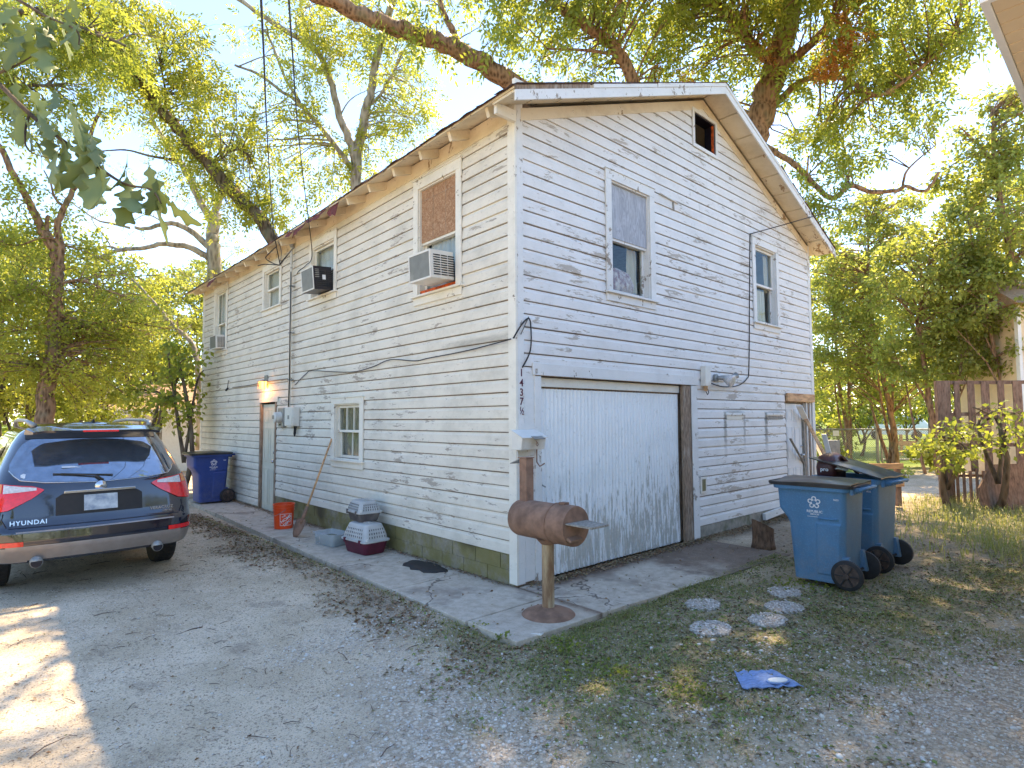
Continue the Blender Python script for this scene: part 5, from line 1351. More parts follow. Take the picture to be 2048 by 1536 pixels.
# spoiler lip and brake light
MB().loft([[(-.66 + .0, .40, 1.655), (-.60, .28 + .0, 1.625), (-.60, .30, 1.600), (-.66, .50, 1.60)]] + [[(x, .40 - .02, 1.685), (x, .235 + .05 * abs(x), 1.640), (x, .25 + .05 * abs(x), 1.615), (x, .52, 1.60)] for x in (-.5, -.25, 0, .25, .5)] + [[(.66, .40, 1.655), (.60, .28, 1.625), (.60, .30, 1.600), (.66, .50, 1.60)]]).build('spoiler', 'car_paint', car, smooth=True, auto=50)
MB().box(-.17, .17, .228, .25, 1.622, 1.642).build('brake_light', 'lamp_red', car, bevel=.004)
for sg in (-1, 1):
    T = lambda P: lerp(P)
    tl = patch('taillight', 'lamp_red', sg * .50, sg * 1.32, T([(0, 1.055), (.10, 1.09), (.5, 1.125), (1, 1.14)]), T([(0, 1.045), (.1, .98), (.35, .87), (.7, .835), (1, .845)]), .012, 26, 5)
    patch('clear_lens', 'lamp_clear', sg * .56, sg * .83, T([(0, 1.075), (1, 1.112)]), T([(0, 1.05), (1, 1.03)]), .017, 10, 2, tl)
    patch('amber_lens', 'lamp_amber', sg * .845, sg * 1.12, T([(0, 1.117), (1, 1.125)]), T([(0, 1.036), (1, 1.04)]), .017, 10, 2, tl)
    patch('reflector', 'lamp_red', sg * .66, sg * 1.0, lambda u: .575, lambda u: .53, .014, 12, 2)
    rail = [(sg * .56, .66, 1.69), (sg * .60, .78, 1.725), (sg * .61, 1.05, 1.745), (sg * .61, 2.1, 1.755), (sg * .59, 2.75, 1.735), (sg * .57, 2.9, 1.67)]
    MB().tube(rail, [.03, .024, .02, .02, .022, .03], 8).build('roof_rail', 'grey_metal', car, smooth=True)
    MB().tube([(sg * .55, .14, .375), (sg * .55, .02, .365)], [.050, .056], 20).build('exhaust_tip', 'grey_metal', car, smooth=True)
    e_ = MB().tube([(sg * .55, .019, .365), (sg * .55, .023, .365)], .048, 20).build('exhaust_bore', 'ac_dark', car)
    patch('side_window', 'car_glass', sg * 1.45, sg * 3.4, lambda u: 1.54 - .25 * max(0, u - .8), lambda u: 1.12, .004, 12, 6)
    patch('bumper_corner', 'car_cladding', sg * .62, sg * 1.55, lambda u: .52, lambda u: .37, .008, 14, 4)
    for yw in YW:
        wheel = MB().tube([(sg * .70, yw, .355), (sg * .715, yw, .355), (sg * .74, yw, .355), (sg * .90, yw, .355), (sg * .925, yw, .355), (sg * .94, yw, .355)], [.28, .34, .355, .355, .34, .28], 36).build('wheel', 'rubber', car, smooth=True, auto=40)
        MB().tube([(sg * .935, yw, .355), (sg * .945, yw, .355)], .235, 24).build('rim', 'grey_metal', wheel)
        tr = MB()
        for k in range(44):
            a = 2 * math.pi * k / 44
            for q, xx in enumerate((.735, .79, .845)):
                aa = a + .04 * q
                tr.beam((sg * xx, yw + .357 * math.cos(aa), .355 + .357 * math.sin(aa)), (sg * (xx + .045), yw + .357 * math.cos(aa + .05), .355 + .357 * math.sin(aa + .05)), .026, .010, (0, math.cos(aa), math.sin(aa)))
        tr.build('tread', 'rubber', wheel, kind='stuff')
patch('bumper', 'car_cladding', -.80, .80, lerp([(0, .62), (.1, .56), (.5, .535), (.9, .56), (1, .62)]) if False else (lambda u: .53), lambda u: .385, .010, 24, 6)
patch('bumper_step', 'car_cladding', -.72, .72, lambda u: .668, lambda u: .655, .012, 20, 1)
patch('tailgate_seam', 'ac_dark', -.78, .78, lambda u: .706, lambda u: .698, .004, 20, 1)
for sg in (-1, 1):
    pts = [cpt(sg * .80, .71, .002), cpt(sg * .84, .78, .002), cpt(sg * .83, .84, .002)]
    MB().tube(pts, .004, 5).build('tailgate_gap', 'ac_dark', car)
car.scale = (.94, 1.0, 1.0)
# plate recess
rec = patch('plate_recess', 'cable', -.40, .40, lerp([(0, .90), (.12, .965), (1, .965)]) if False else lerp([(0, .96), (.1, 1.015), (.9, 1.015), (1, .96)]), lerp([(0, .79), (1, .79)]), .003, 16, 3)
MB().beam(cpt(-.33, 1.015, .02), cpt(.33, 1.015, .02), .022, .028).build('plate_garnish', 'chrome', car, bevel=.004)
MB().hexa([(-.155, yr(.84) - .018, .82), (.155, yr(.84) - .018, .82), (.155, yr(.84) - .012, .82), (-.155, yr(.84) - .012, .82), (-.155, yr(.975) - .010, .975), (.155, yr(.975) - .010, .975), (.155, yr(.975) - .004, .975), (-.155, yr(.975) - .004, .975)]).build('license_plate', 'plate', rec)
MB().tube([(0, yr(1.06) - .012, 1.055), (0, yr(1.06) + .01, 1.055)], [.055, .06], 24).build('badge', 'chrome', car, smooth=True)
text('HYUNDAI', .062, 'chrome', car, (-.62, yr(.745) + .035, .745), (.985, -.12, 0), (0, .2, 1), name='badge_lettering', spacing=1.15, extrude=.003)
text('VERACRUZ', .046, 'chrome', car, (.60, yr(.775) + .032, .775), (.985, .12, 0), (0, .2, 1), name='badge_lettering', spacing=1.1, extrude=.003)
text('LIMITED', .026, 'chrome', car, (.66, yr(.74) + .040, .738), (.985, .12, 0), (0, .2, 1), name='badge_lettering', spacing=1.1, extrude=.003)
# wiper
wp = [cpt(.02, 1.11, .02), cpt(-.05, 1.17, .03), cpt(-.35, 1.20, .03)]
MB().tube(wp, [.018, .010, .005], 8).build('wiper', 'black_plastic', car, smooth=True)
MB().beam(cpt(-.42, 1.20, .022), cpt(.12, 1.165, .022), .014, .010).build('wiper_blade', 'black_plastic', car)
st_ = MB(); q0 = cpt(-.66, 1.19, .0075); st_.lathe([(.001, 0), (.03, .0)], 7, (0, 0, 0), False, False)
o = st_.build('window_sticker', 'white_print', car); o.location = q0; o.rotation_euler = (R(48), 0, 0)
o = MB().box(-.10, .10, -.0, .001, -.012, .012).build('window_lettering', 'white_print', car); o.location = cpt(-.24, 1.26, .0075); o.rotation_euler = (R(-48) + R(90) - R(90), 0, 0)
MB().tube([(-.0, .75, 1.725), (-.0, .73, 1.76)], [.022, .008], 8).build('antenna', 'black_plastic', car)

# ---------------------------------------------------------------- neighbouring buildings
nh = empty('neighbour_house', (3.5, -7.5, -.05), label='beige vinyl soffit and eave of the house on the right edge', cat='house')
MB().box(-4.7, 4.0, -3.5, 3.02, 0, 3.05).build('wall', 'neighbour_paint', nh)
fa = MB(); fa.box(-5.0, 4.3, 3.55, 3.575, 3.045, 3.22); fa.box(-5.02, -4.995, -3.5, 3.575, 3.045, 3.22)
fa.build('fascia', 'vinyl_white', nh, bevel=.003)
for k in range(110):
    x = -4.99 + k * .084
    if x > 4.2: break
    MB().hexa([(x, 3.022, 3.05), (x + .078, 3.022, 3.05), (x + .078, 3.548, 3.05), (x, 3.548, 3.05), (x, 3.022, 3.062), (x + .084, 3.022, 3.062), (x + .084, 3.548, 3.062), (x, 3.548, 3.062)]).build('soffit_panel', 'neighbour_paint', nh)
MB().loft([[(-5.03, 3.6, 3.22), (4.33, 3.6, 3.22), (4.33, -3.9, 3.22), (-5.03, -3.9, 3.22)], [(-5.03, -.1, 4.6), (4.33, -.1, 4.6), (4.33, -.2, 4.6), (-5.03, -.2, 4.6)]]).build('roof', 'roof_tan', nh)
# low white house behind the hedge on the left
wh = empty('white_house', (0.31,18.38,0.58), R(-42), label='low white sided house with a tan roof behind the trees on the left', cat='house')
wh.location.z = -.05
ww = MB().box(-2.2, 4.2, 0, 6, 0, 1.95).build('wall', 'vinyl_white', wh)
for k in range(17):
    for (x0, x1) in ((-2.2, -.4), (.4, 4.2)): MB().box(x0, x1, -.018, -.001, .1 + k * .108, .1 + k * .108 + .095).build('siding_strip', 'vinyl_white', ww)
MB().box(-.38, .38, -.03, -.001, .1, 1.7).build('door', 'grey_wood', wh)
MB().hexa([(-2.6, -.5, 1.95), (4.6, -.5, 1.95), (4.6, 6.5, 1.95), (-2.6, 6.5, 1.95), (-2.6, 2.99, 3.1), (4.6, 2.99, 3.1), (4.6, 3.01, 3.1), (-2.6, 3.01, 3.1)]).build('roof', 'roof_tan', wh)
MB().box(-2.62, 4.62, -.52, -.49, 1.88, 2.06).build('fascia', 'vinyl_white', wh)
pv = empty('vent_stack', (-1.34,16.46,1.09), label='white square vent stack with a dark mark near the left trees', cat='vent')
pv.location.z = -.05
MB().box(-.17, .17, -.17, .17, 0, 2.85).build('shaft', 'vinyl_white', pv, bevel=.01)
MB().tube([(-.05, -.05, 2.84), (-.05, -.05, 3.3)], .035, 8).build('pipe', 'galvanised', pv)
text('Y', .16, 'ac_dark', pv, (0, -.172, 2.45), (1, 0, 0), (0, 0, 1), name='mark')
# cream house at the far right
ch = empty('cream_house', (16.63,-2.53,0.37), R(-48), label='cream coloured house wall behind the slatted wooden fence', cat='house')
ch.location.z = -.05
MB().box(-.75, 6, 0, 2.5, 0, 4.6).build('wall', 'neighbour_paint', ch)
MB().box(-.83, -.75, -.03, .1, 0, 4.6).build('corner_board', 'vinyl_white', ch)
MB().hexa([(-1.0, -.3, 4.6), (6.4, -.3, 4.6), (6.4, 2.8, 4.6), (-1.0, 2.8, 4.6), (-1.0, 1.2, 5.6), (6.4, 1.2, 5.6), (6.4, 1.3, 5.6), (-1.0, 1.3, 5.6)]).build('roof', 'roof_tan', ch)

# ---------------------------------------------------------------- fences on the right
ff = empty('slat_fence', (9.90,-1.39,-0.08), label='tall weathered wooden fence frame with gaps between its slats', cat='fence')
ff.location.z = -.04
ff.rotation_euler = (0, 0, math.atan2(-.673, .74))
px = 11.3 / 1168.9
for (a, b, t, bt) in ((1884, 1911, 770, 0), (1919, 1930, 773, .9), (1946, 1960, 771, .6), (1974, 1990, 772, .5), (2007, 2020, 770, .3), (2038, 2056, 771, .3), (2075, 2090, 770, .3), (2110, 2124, 770, .3)):
    x0, x1 = (a - 1884) * px, (b - 1884) * px
    MB().box(x0, x1, -.012, .012 if a > 1884 else .07, bt, 2.37 - (t - 770) * .012).build('slat' if a > 1884 else 'post', 'old_brown_wood', ff, bevel=.002)
for z in (2.30, 1.68, 1.08): MB().box(.20, 2.4, .014, .055, z, z + .07).build('rail', 'old_brown_wood', ff)
for k, a in enumerate((1912, 1925, 1938, 1951, 1964)):
    x0 = (a - 1884) * px; MB().box(x0, x0 + .045, -.05, -.025, -.02, .62 + .03 * (k % 2)).build('low_slat', 'old_brown_wood' if k % 2 else 'rust', ff)
MB().box(.2, 1.0, -.024, -.004, .50, .55).build('low_rail', 'rust', ff)
bd = empty('brown_board', (9.64,-2.38,0.14), label='brown board with a cut off corner leaning below the slatted fence', cat='board')
bd.location.z = -.03; bd.rotation_euler = (R(-8), 0, math.atan2(-.673, .74))
MB().loft([[(-.42, y, 0), (.75, y, 0), (.75, y, .82), (-.12, y, .80), (-.30, y, .55), (-.42, y, .38)] for y in (0, .04)]).build('board', 'old_brown_wood', bd)
cl = empty('chain_link_fence', (18.76,4.38,-0.21), label='grey chain link fence with a gate beyond the yard', cat='fence')
cl.location.z = -.04; cl.rotation_euler = (0, 0, math.atan2(-.673, .74))
s_ = 21.5 / 1168.9
def chain(x0, x1, z0, z1, nm='wire_mesh'):
    m = MB(); st = .085; k = 0; H = z1 - z0; x = x0 - H
    while x < x1:
        for sg in (1, -1):
            a, b = (x, z0), (x + H, z1)
            if sg < 0: a, b = (x, z1), (x + H, z0)
            ta = max(0, (x0 - x) / H); tb_ = min(1, (x1 - x) / H)
            if tb_ > ta:
                p = (a[0] + (b[0] - a[0]) * ta, a[1] + (b[1] - a[1]) * ta); q = (a[0] + (b[0] - a[0]) * tb_, a[1] + (b[1] - a[1]) * tb_)
                m.beam((p[0], 0, p[1]), (q[0], 0, q[1]), .007, .007, (0, 1, 0))
        x += st
    return m.build(nm, 'galvanised', cl, kind='stuff')
for a in (1622, 1757, 1765, 1862): MB().tube([((a - 1622) * s_, 0, 0), ((a - 1622) * s_, 0, 1.42 if a in (1757,) else 1.25)], .055 if a == 1757 else .04, 10).build('post', 'galvanised', cl)
for a, b, z in ((1622, 1755, 1.22), (1767, 1905, 1.20), (1767, 1862, .10)): MB().tube([((a - 1622) * s_, 0, z), ((b - 1622) * s_, 0, z)], .032, 8).build('rail', 'galvanised', cl)
chain(0, (1755 - 1622) * s_, .03, 1.2); chain((1767 - 1622) * s_, (1905 - 1622) * s_, .05, 1.18)
MB().box((1668 - 1622) * s_, (1680 - 1622) * s_, -.03, -.02, .98, 1.18).build('sign', 'white_print', cl)
sh_ = empty('sawhorse', (25.90,2.64,-0.43), label='orange wooden barrier beyond the chain link gate', cat='barrier')
sh_.location.z = -.03; sh_.rotation_euler = (0, 0, -.9)
MB().box(-.8, .8, -.03, .03, .42, .62).build('board', 'new_lumber', sh_)
for x in (-.7, .7): MB().box(x - .05, x + .05, -.04, .04, 0, .9 if x < 0 else .6).build('leg', 'new_lumber', sh_)
vn = empty('white_van', (46.96,9.16,0.34), R(-60), label='small white van far off between the trees', cat='van')
vn.location.z = -.03
MB().loft([rrect(4.4, 1.8, .2, .35), rrect(4.5, 1.85, .3, .9), rrect(4.1, 1.7, .3, 1.25), rrect(3.4, 1.5, .3, 1.75)]).build('body', 'vinyl_white', vn, smooth=True, auto=40)
MB().box(-1.5, 1.5, -.88, -.80, 1.1, 1.45).build('window', 'car_glass', vn)
for x in (-1.3, 1.3): MB().tube([(x, -.94, .33), (x, -.7, .33)], .33, 16).build('wheel', 'rubber', vn)
# pillow seen through the gable window
pl = empty('pillow', (1.88, .20, 3.16), label='pink floral pillow and orange cloth on the gable window sill', cat='pillow')
MB().loft([rrect(.1, .06, .02, 0), rrect(.56, .20, .09, .03), rrect(.60, .22, .10, .14), rrect(.44, .16, .07, .28), rrect(.06, .04, .01, .34)]).build('cushion', 'pillow', pl, smooth=True)
MB().loft([rrect(.1, .06, .02, .10, cx=-.2), rrect(.22, .16, .07, .16, cx=-.2), rrect(.18, .14, .06, .34, cx=-.2), rrect(.04, .04, .01, .40, cx=-.2)]).build('cloth', 'orange_cloth', pl, smooth=True)
# ---------------------------------------------------------------- vegetation generators
def unit(v): return v / np.maximum(np.linalg.norm(v, axis=-1, keepdims=True), 1e-6)
def leaflets(B, D, Nn, l, wr):
    """rhombic leaflets, folded a little"""
    S = unit(np.cross(Nn, D)); l = l[:, None]
    mid = B + D * l * .45
    return np.stack([B, mid + S * l * wr + Nn * l * .05, B + D * l, mid - S * l * wr + Nn * l * .05], 1)
def compound(rs, P, D, L, pairs=4, wr=.185, ll=.36):
    n = len(P); roll = unit(rs.normal(size=(n, 3))); S = unit(np.cross(D, roll)); Nn = unit(np.cross(S, D))
    Nn = np.where(Nn[:, 2:3] < 0, -Nn, Nn)
    out = []
    for k in range(pairs * 2 + 1):
        t = .22 + .78 * ((k // 2 + (k % 2) * .12) / pairs)
        t = min(t, 1.0)
        C = P + D * (L * t)[:, None]; C[:, 2] -= L * .22 * t * t
        sd = 0 if k == pairs * 2 else (1 if k % 2 else -1)
        dd = unit(D * (.55 if sd else 1) + S * sd * .85 + rs.normal(size=(n, 3)) * .12 - np.array([0, 0, .25]))
        out.append(leaflets(C, dd, unit(Nn + rs.normal(size=(n, 3)) * .25), L * ll * rs.uniform(.8, 1.15, n), wr))
    return np.stack(out, 1), pairs * 2 + 1      # n, k, 4, 3
def foliage(rs, centres, per, cr, size, kind, flat=.75, droop=.5, cols=(0, 1)):
    """leaves around clump centres; returns quads and tint"""
    n = len(centres) * per
    C = np.repeat(centres, per, 0)
    r = unit(rs.normal(size=(n, 3))) * (rs.rand(n, 1) ** .5) * np.repeat(cr, per)[:, None]; r[:, 2] *= flat
    P = C + r
    D = unit(unit(r) * .7 + rs.normal(size=(n, 3)) * .8 - np.array([0, 0, droop]))
    ct = np.repeat(rs.rand(len(centres)), per)
    L = size * rs.uniform(.7, 1.25, n)
    if kind == 'compound':
        Q, k = compound(rs, P, D, L)
        V = Q.reshape(-1, 3); tint = np.repeat(np.clip(ct * .55 + rs.rand(n) * .45, 0, 1), k * 4)
    else:
        Nn = unit(rs.normal(size=(n, 3)) + np.array([0, 0, 1.0]))
        V = leaflets(P, D, unit(np.cross(np.cross(D, Nn), D)), L, .30).reshape(-1, 3); tint = np.repeat(np.clip(ct * .5 + rs.rand(n) * .5, 0, 1), 4)
    return V, tint
def in_ell(rs, c, rh, rz, n, shell=.45):
    u = unit(rs.normal(size=(n, 3))) * (shell + (1 - shell) * rs.rand(n, 1)) ** .7
    return np.array(c) + u * np.array([rh, rh, rz])
def smooth_path(pts, k=5):
    P = [Vector(p) for p in pts]; out = []
    for i in range(len(P) - 1):
        p0, p1, p2, p3 = P[max(i - 1, 0)], P[i], P[i + 1], P[min(i + 2, len(P) - 1)]
        for j in range(k):
            t = j / k; out.append(.5 * ((2 * p1) + (p2 - p0) * t + (2 * p0 - 5 * p1 + 4 * p2 - p3) * t * t + (-p0 + 3 * p1 - 3 * p2 + p3) * t ** 3))
    return out + [P[-1]]
HB = lambda p: -.3 < p[0] < 7.9 and -.4 < p[1] < 11.6 and p[2] < 6.4 - abs(p[0] - 3.72) * .39    # inside the house
def tree(name, label, barkm, limbs, blobs, leafm='pecan_leaf', kind='compound', per=12, size=.30, cr=(.3, .6), group=None, seed=1, flat=.8, droop=.5, twig=.018, extra=None, cat='tree', nside=12, twigs=True, clear=None):
    rs = np.random.RandomState(seed); rg = random.Random(seed)
    base = Vector(limbs[0][0][0])
    t = empty(name, base, label=label, cat=cat, group=group)
    allp = []
    for i, (pts, r0, r1) in enumerate(limbs):
        sp = smooth_path(pts, 6); n = len(sp)
        sp = [p + Vector((rg.uniform(-1, 1), rg.uniform(-1, 1), rg.uniform(-.5, .5))) * r0 * .16 for p in sp]
        rad = [r0 + (r1 - r0) * (k / (n - 1)) ** .8 for k in range(n)]
        if i == 0: rad[0] *= 1.35; rad[1] *= 1.12
        o = MB().tube([p - base for p in sp], rad, nside if r0 > .05 else 7, jit=.07, rg=rg).build('trunk' if i == 0 else 'limb', barkm, t, smooth=True)
        allp += [(p, r) for k, (p, r) in enumerate(zip(sp, rad)) if k > (n * .35 if i == 0 else n * .15)]
    dens = .58 if kind == 'compound' else .78
    cs = [in_ell(rs, b[0], b[1], b[2], max(4, int(b[3] * dens))) for b in blobs]
    cs = np.concatenate(cs)
    keep = np.array([not HB(c) and not (clear and clear(c)) for c in cs]); cs = cs[keep]
    crs = rs.uniform(cr[0], cr[1], len(cs))
    V, tint = foliage(rs, cs, per, crs, size, kind, flat, droop)
    V = V - np.array(base)
    npmesh('crown', V, 4, leafm, t, tint=tint)
    if twigs:
        A = np.array([tuple(p) for p, r in allp]); m = MB()
        for c in cs:
            d = np.linalg.norm(A - c, axis=1); d = d + np.where(A[:, 2] > c[2] + .5, .8, 0); k = int(np.argmin(d)); p = A[k]
            if d[k] > 2.6: continue
            if d[k] > 1.0: k = max(0, k - rg.randrange(0, 4)); p = A[k]
            if np.linalg.norm(p - c) > 3: continue
            a = Vector(p); e = Vector(c); L = (e - a).length
            mid = a.lerp(e, .5) + Vector((rg.uniform(-.12, .12), rg.uniform(-.12, .12), rg.uniform(.0, .18))) * L
            r = min(twig * (.5 + L * .6), allp[k][1] * .7)
            m.tube([a - base, a.lerp(mid, .55) - base + Vector((0, 0, .02 * L)), mid - base, mid.lerp(e, .6) - base, e - base], [r, r * .8, r * .6, r * .4, r * .22], 5, cap=False)
            for q in range(3):
                f = e + Vector((rg.gauss(0, .22), rg.gauss(0, .22), rg.gauss(0, .18)))
                if q == 2: break
                m.tube([mid.lerp(e, .5) - base, (e.lerp(f, .5)) - base, f - base], [r * .3, r * .22, r * .12], 3, cap=False)
        m.build('branches', barkm, t, smooth=True, kind='stuff')
    for (cc, n_, mt_, sz) in (extra or []):
        c2 = np.concatenate([in_ell(rs, b[0], b[1], b[2], n_) for b in cc]); V, tint = foliage(rs, c2, 16, rs.uniform(.12, .3, len(c2)), sz, kind, 1.2, 1.2)
        npmesh('dead_foliage', V - np.array(base), 4, mt_, t, tint=tint)
    return t

# ---- the pecans over the house
tree('pecan_tree', 'big rough barked pecan rising behind the right roof slope', 'bark_brown',
     [([(9.09,3.29,-0.24),(9.13,2.70,3.25),(9.37,2.21,6.60),(9.46,1.86,8.34),(9.56,1.55,9.23),(9.55,1.38,9.88),(9.53,1.07,10.56),(9.43,0.79,11.79),(9.22,0.42,13.78)], .40, .22),
      ([(9.03,2.44,5.97),(7.51,3.07,6.96),(6.31,3.56,7.53),(5.09,4.08,8.19),(4.01,4.48,8.66),(3.41,4.73,8.94),(2.83,4.98,9.14),(2.06,5.26,9.23),(1.33,5.51,9.31),(0.51,5.70,9.42),(-0.53,6.09,9.63)], .27, .12),
      ([(2.96,4.86,9.07),(2.79,4.85,9.41),(2.58,4.89,9.74),(2.32,4.92,10.46)], .085, .04),
      ([(7.51,3.07,6.96),(6.61,2.96,8.26),(5.85,3.03,9.32),(5.32,3.21,9.66),(4.74,3.44,9.90),(4.21,3.64,10.17),(3.38,4.07,10.72)], .16, .07),
      ([(9.55,1.38,9.88),(8.10,1.70,10.46),(7.21,1.90,11.27)], .13, .06),
      ([(5.85,3.03,9.32),(5.14,3.40,9.31),(4.42,3.79,9.21)], .045, .02),
      ([(9.53,1.41,9.64),(9.64,0.60,10.02),(9.85,-0.17,10.53),(10.29,-1.03,11.17)], .12, .05),
      ([(9.55,1.75,8.69),(9.81,0.91,9.35),(10.17,0.18,9.29),(10.63,-0.46,8.78),(10.95,-1.34,9.30),(11.24,-1.92,9.81)], .085, .025),
      ([(9.48,1.85,8.22),(10.10,1.20,7.58),(10.53,0.61,6.73),(10.75,0.25,6.96),(11.03,-0.13,6.78),(11.34,-0.54,6.78),(11.36,-0.70,6.83),(11.57,-1.01,6.68),(11.66,-1.26,7.05)], .075, .028),
      ([(11.42,-0.62,6.83),(11.35,-0.72,7.14),(11.53,-0.91,7.42),(11.71,-1.23,7.71)], .035, .012),
      ([(9.49,1.86,7.98),(10.16,1.48,6.83),(10.57,0.85,6.63),(10.82,0.50,6.48)], .06, .02)],
     [((4.79,4.05,10.25), 1.5, .9, 62), ((6.38,3.27,10.36), 1.8, 1.1, 88), ((8.06,2.41,10.46), 1.6, 1.1, 81), ((9.67,0.29,10.23), 1.5, 1.3, 70), ((11.07,-0.98,10.22), 1.5, 1.1, 70), ((11.23,-1.68,10.38), .9, 1.1, 33),
      ((11.42,0.18,8.61), 1.3, 1.1, 48), ((10.37,0.78,6.44), .55, .75, 19), ((11.26,1.04,8.25), 1.0, 1.0, 33), ((12.38,-0.73,9.20), .9, .7, 22), ((9.92,2.79,10.03), 1.4, .9, 37),
      ((3.54,4.56,9.60), .9, .9, 25), ((2.12,5.34,9.25), .8, .55, 13), ((8.35,1.29,12.68), 4.0, 1.3, 111), ((3.62,4.34,11.45), 2.5, 1.0, 37), ((11.20,-0.24,9.69), 1.6, 1.3, 44), ((6.5, -.6, 10.6), 2.6, .9, 260), ((6.5, -.2, 11.8), 3.4, 1.3, 300), ((8.5, -2.0, 12.5), 2.6, 1.3, 260), ((3.5, .5, 11.8), 2.2, 1.0, 100)],  # the big dense clumps above the view are added to shade the front yard
     'pecan_leaf_dark', per=9, size=.42, cr=(.2, .5), seed=3, clear=lambda c: c[2] < 9.3 and 0 < (c[0] - 10.0) * -.90 + (c[1] - 2.3) * -.43 < 7 and abs((c[0] - 10.0) * .43 - (c[1] - 2.3) * .90 + (c[2] - 9) * .12) < .62,
     extra=[([((9.42,-0.02,10.18), .32, .55), ((9.48,0.24,9.55), .25, .4), ((9.69,-0.09,9.70), .3, .3)], 5, 'red_leaf', .26), ([((8.91,1.27,10.09), .08, .2)], 3, 'red_leaf', .2), ([((7.25,2.31,9.15), .08, .15)], 2, 'red_leaf', .2)])
tree('pecan_tree', 'leaning pecan limb with dense leaves rising behind the left eave', 'bark_dark',
     [([(3.70,12.70,-0.76),(2.99,12.66,4.44),(2.07,12.87,7.13),(1.24,13.14,8.09),(0.38,13.44,9.07),(-0.42,13.55,9.92),(-0.84,13.62,10.43),(-1.30,13.59,10.92),(-1.82,13.63,11.33),(-2.49,13.92,11.91),(-3.39,14.39,12.79)], .23, .08),
      ([(-0.84,13.62,10.43),(-1.29,13.68,11.38),(-1.64,13.69,11.85),(-2.10,13.79,12.44),(-2.44,13.78,13.06)], .08, .04),
      ([(0.62,13.37,8.76),(1.10,12.77,9.21),(1.41,12.49,9.06),(1.43,12.34,9.13)], .035, .012),
      ([(-0.14,13.92,8.94),(-0.70,14.15,8.96),(-1.25,14.38,9.04),(-1.88,14.69,8.90)], .045, .015),
      ([(-0.47,13.60,9.92),(-0.54,13.34,10.56),(-0.71,13.18,11.11)], .04, .02)],
     [((0.58,13.31,9.96), 1.5, 1.3, 80), ((-0.64,12.97,11.18), 1.4, 1.0, 60), ((1.32,13.45,8.32), 1.0, .8, 36), ((-1.54,13.06,11.78), 1.6, .9, 65), ((0.28,14.08,8.97), .9, .7, 32), ((-1.75,13.62,10.62), 1.2, .7, 40), ((1.78,13.09,7.59), .6, .3, 12), ((-0.30,11.95,11.64), .8, .6, 16), ((-3.01,13.72,11.82), 1.6, 1.0, 60)],
     'yellow_leaf', per=9, size=.42, cr=(.25, .55), seed=5)
tree('pecan_tree', 'two forked pale pecan rising over the middle of the left eave', 'bark_pale',
     [([(5.19,12.71,-0.90),(4.79,12.43,5.40),(4.36,11.95,9.46),(4.41,11.86,10.08),(4.45,11.63,10.79),(4.53,11.35,11.65),(4.58,10.93,12.89),(4.71,10.29,14.32),(4.63,9.89,15.12)], .20, .09),
      ([(4.36,11.94,9.54),(4.16,11.95,10.11),(3.86,12.03,10.82),(3.51,11.99,11.85),(3.12,12.02,12.55),(2.23,12.25,12.96),(1.33,12.50,13.34),(0.48,12.81,13.90)], .14, .05),
      ([(4.51,11.54,11.18),(4.74,11.17,11.50),(4.84,10.92,11.82),(4.94,10.66,12.14)], .055, .03),
      ([(4.37,11.96,9.16),(3.73,12.08,9.94),(3.12,12.31,10.67),(2.63,12.44,11.09),(2.22,12.53,11.27),(1.74,12.80,11.66),(1.13,13.07,11.83)], .085, .03),
      ([(2.75,12.34,11.02),(2.42,12.47,11.55),(2.20,12.49,12.00),(1.98,12.51,12.53),(1.73,12.44,12.83)], .05, .03),
      ([(3.08,12.05,12.55),(2.76,12.03,13.09),(2.52,11.91,13.83),(2.31,11.78,14.55)], .06, .03),
      ([(3.84,12.05,10.82),(4.02,11.71,11.30),(4.35,11.25,11.54)], .03, .01)],
     [((2.46,12.07,12.67), 1.5, 1.2, 58), ((2.20,13.19,10.01), .9, 1.2, 36), ((3.75,12.78,9.40), .9, .8, 36), ((5.48,10.67,12.68), 1.3, 1.6, 62), ((5.32,10.97,10.84), .9, .9, 38), ((4.29,11.01,13.43), 1.1, 1.0, 34), ((3.59,11.85,12.75), .9, .9, 24), ((2.49,13.08,8.21), .5, .7, 18), ((3.57,10.89,14.69), 2.4, .9, 50), ((2.52,12.15,10.93), 1.0, 1.0, 30), ((4.54,12.03,9.86), .7, .6, 20)],
     'yellow_leaf', per=9, size=.40, cr=(.25, .55), seed=7)
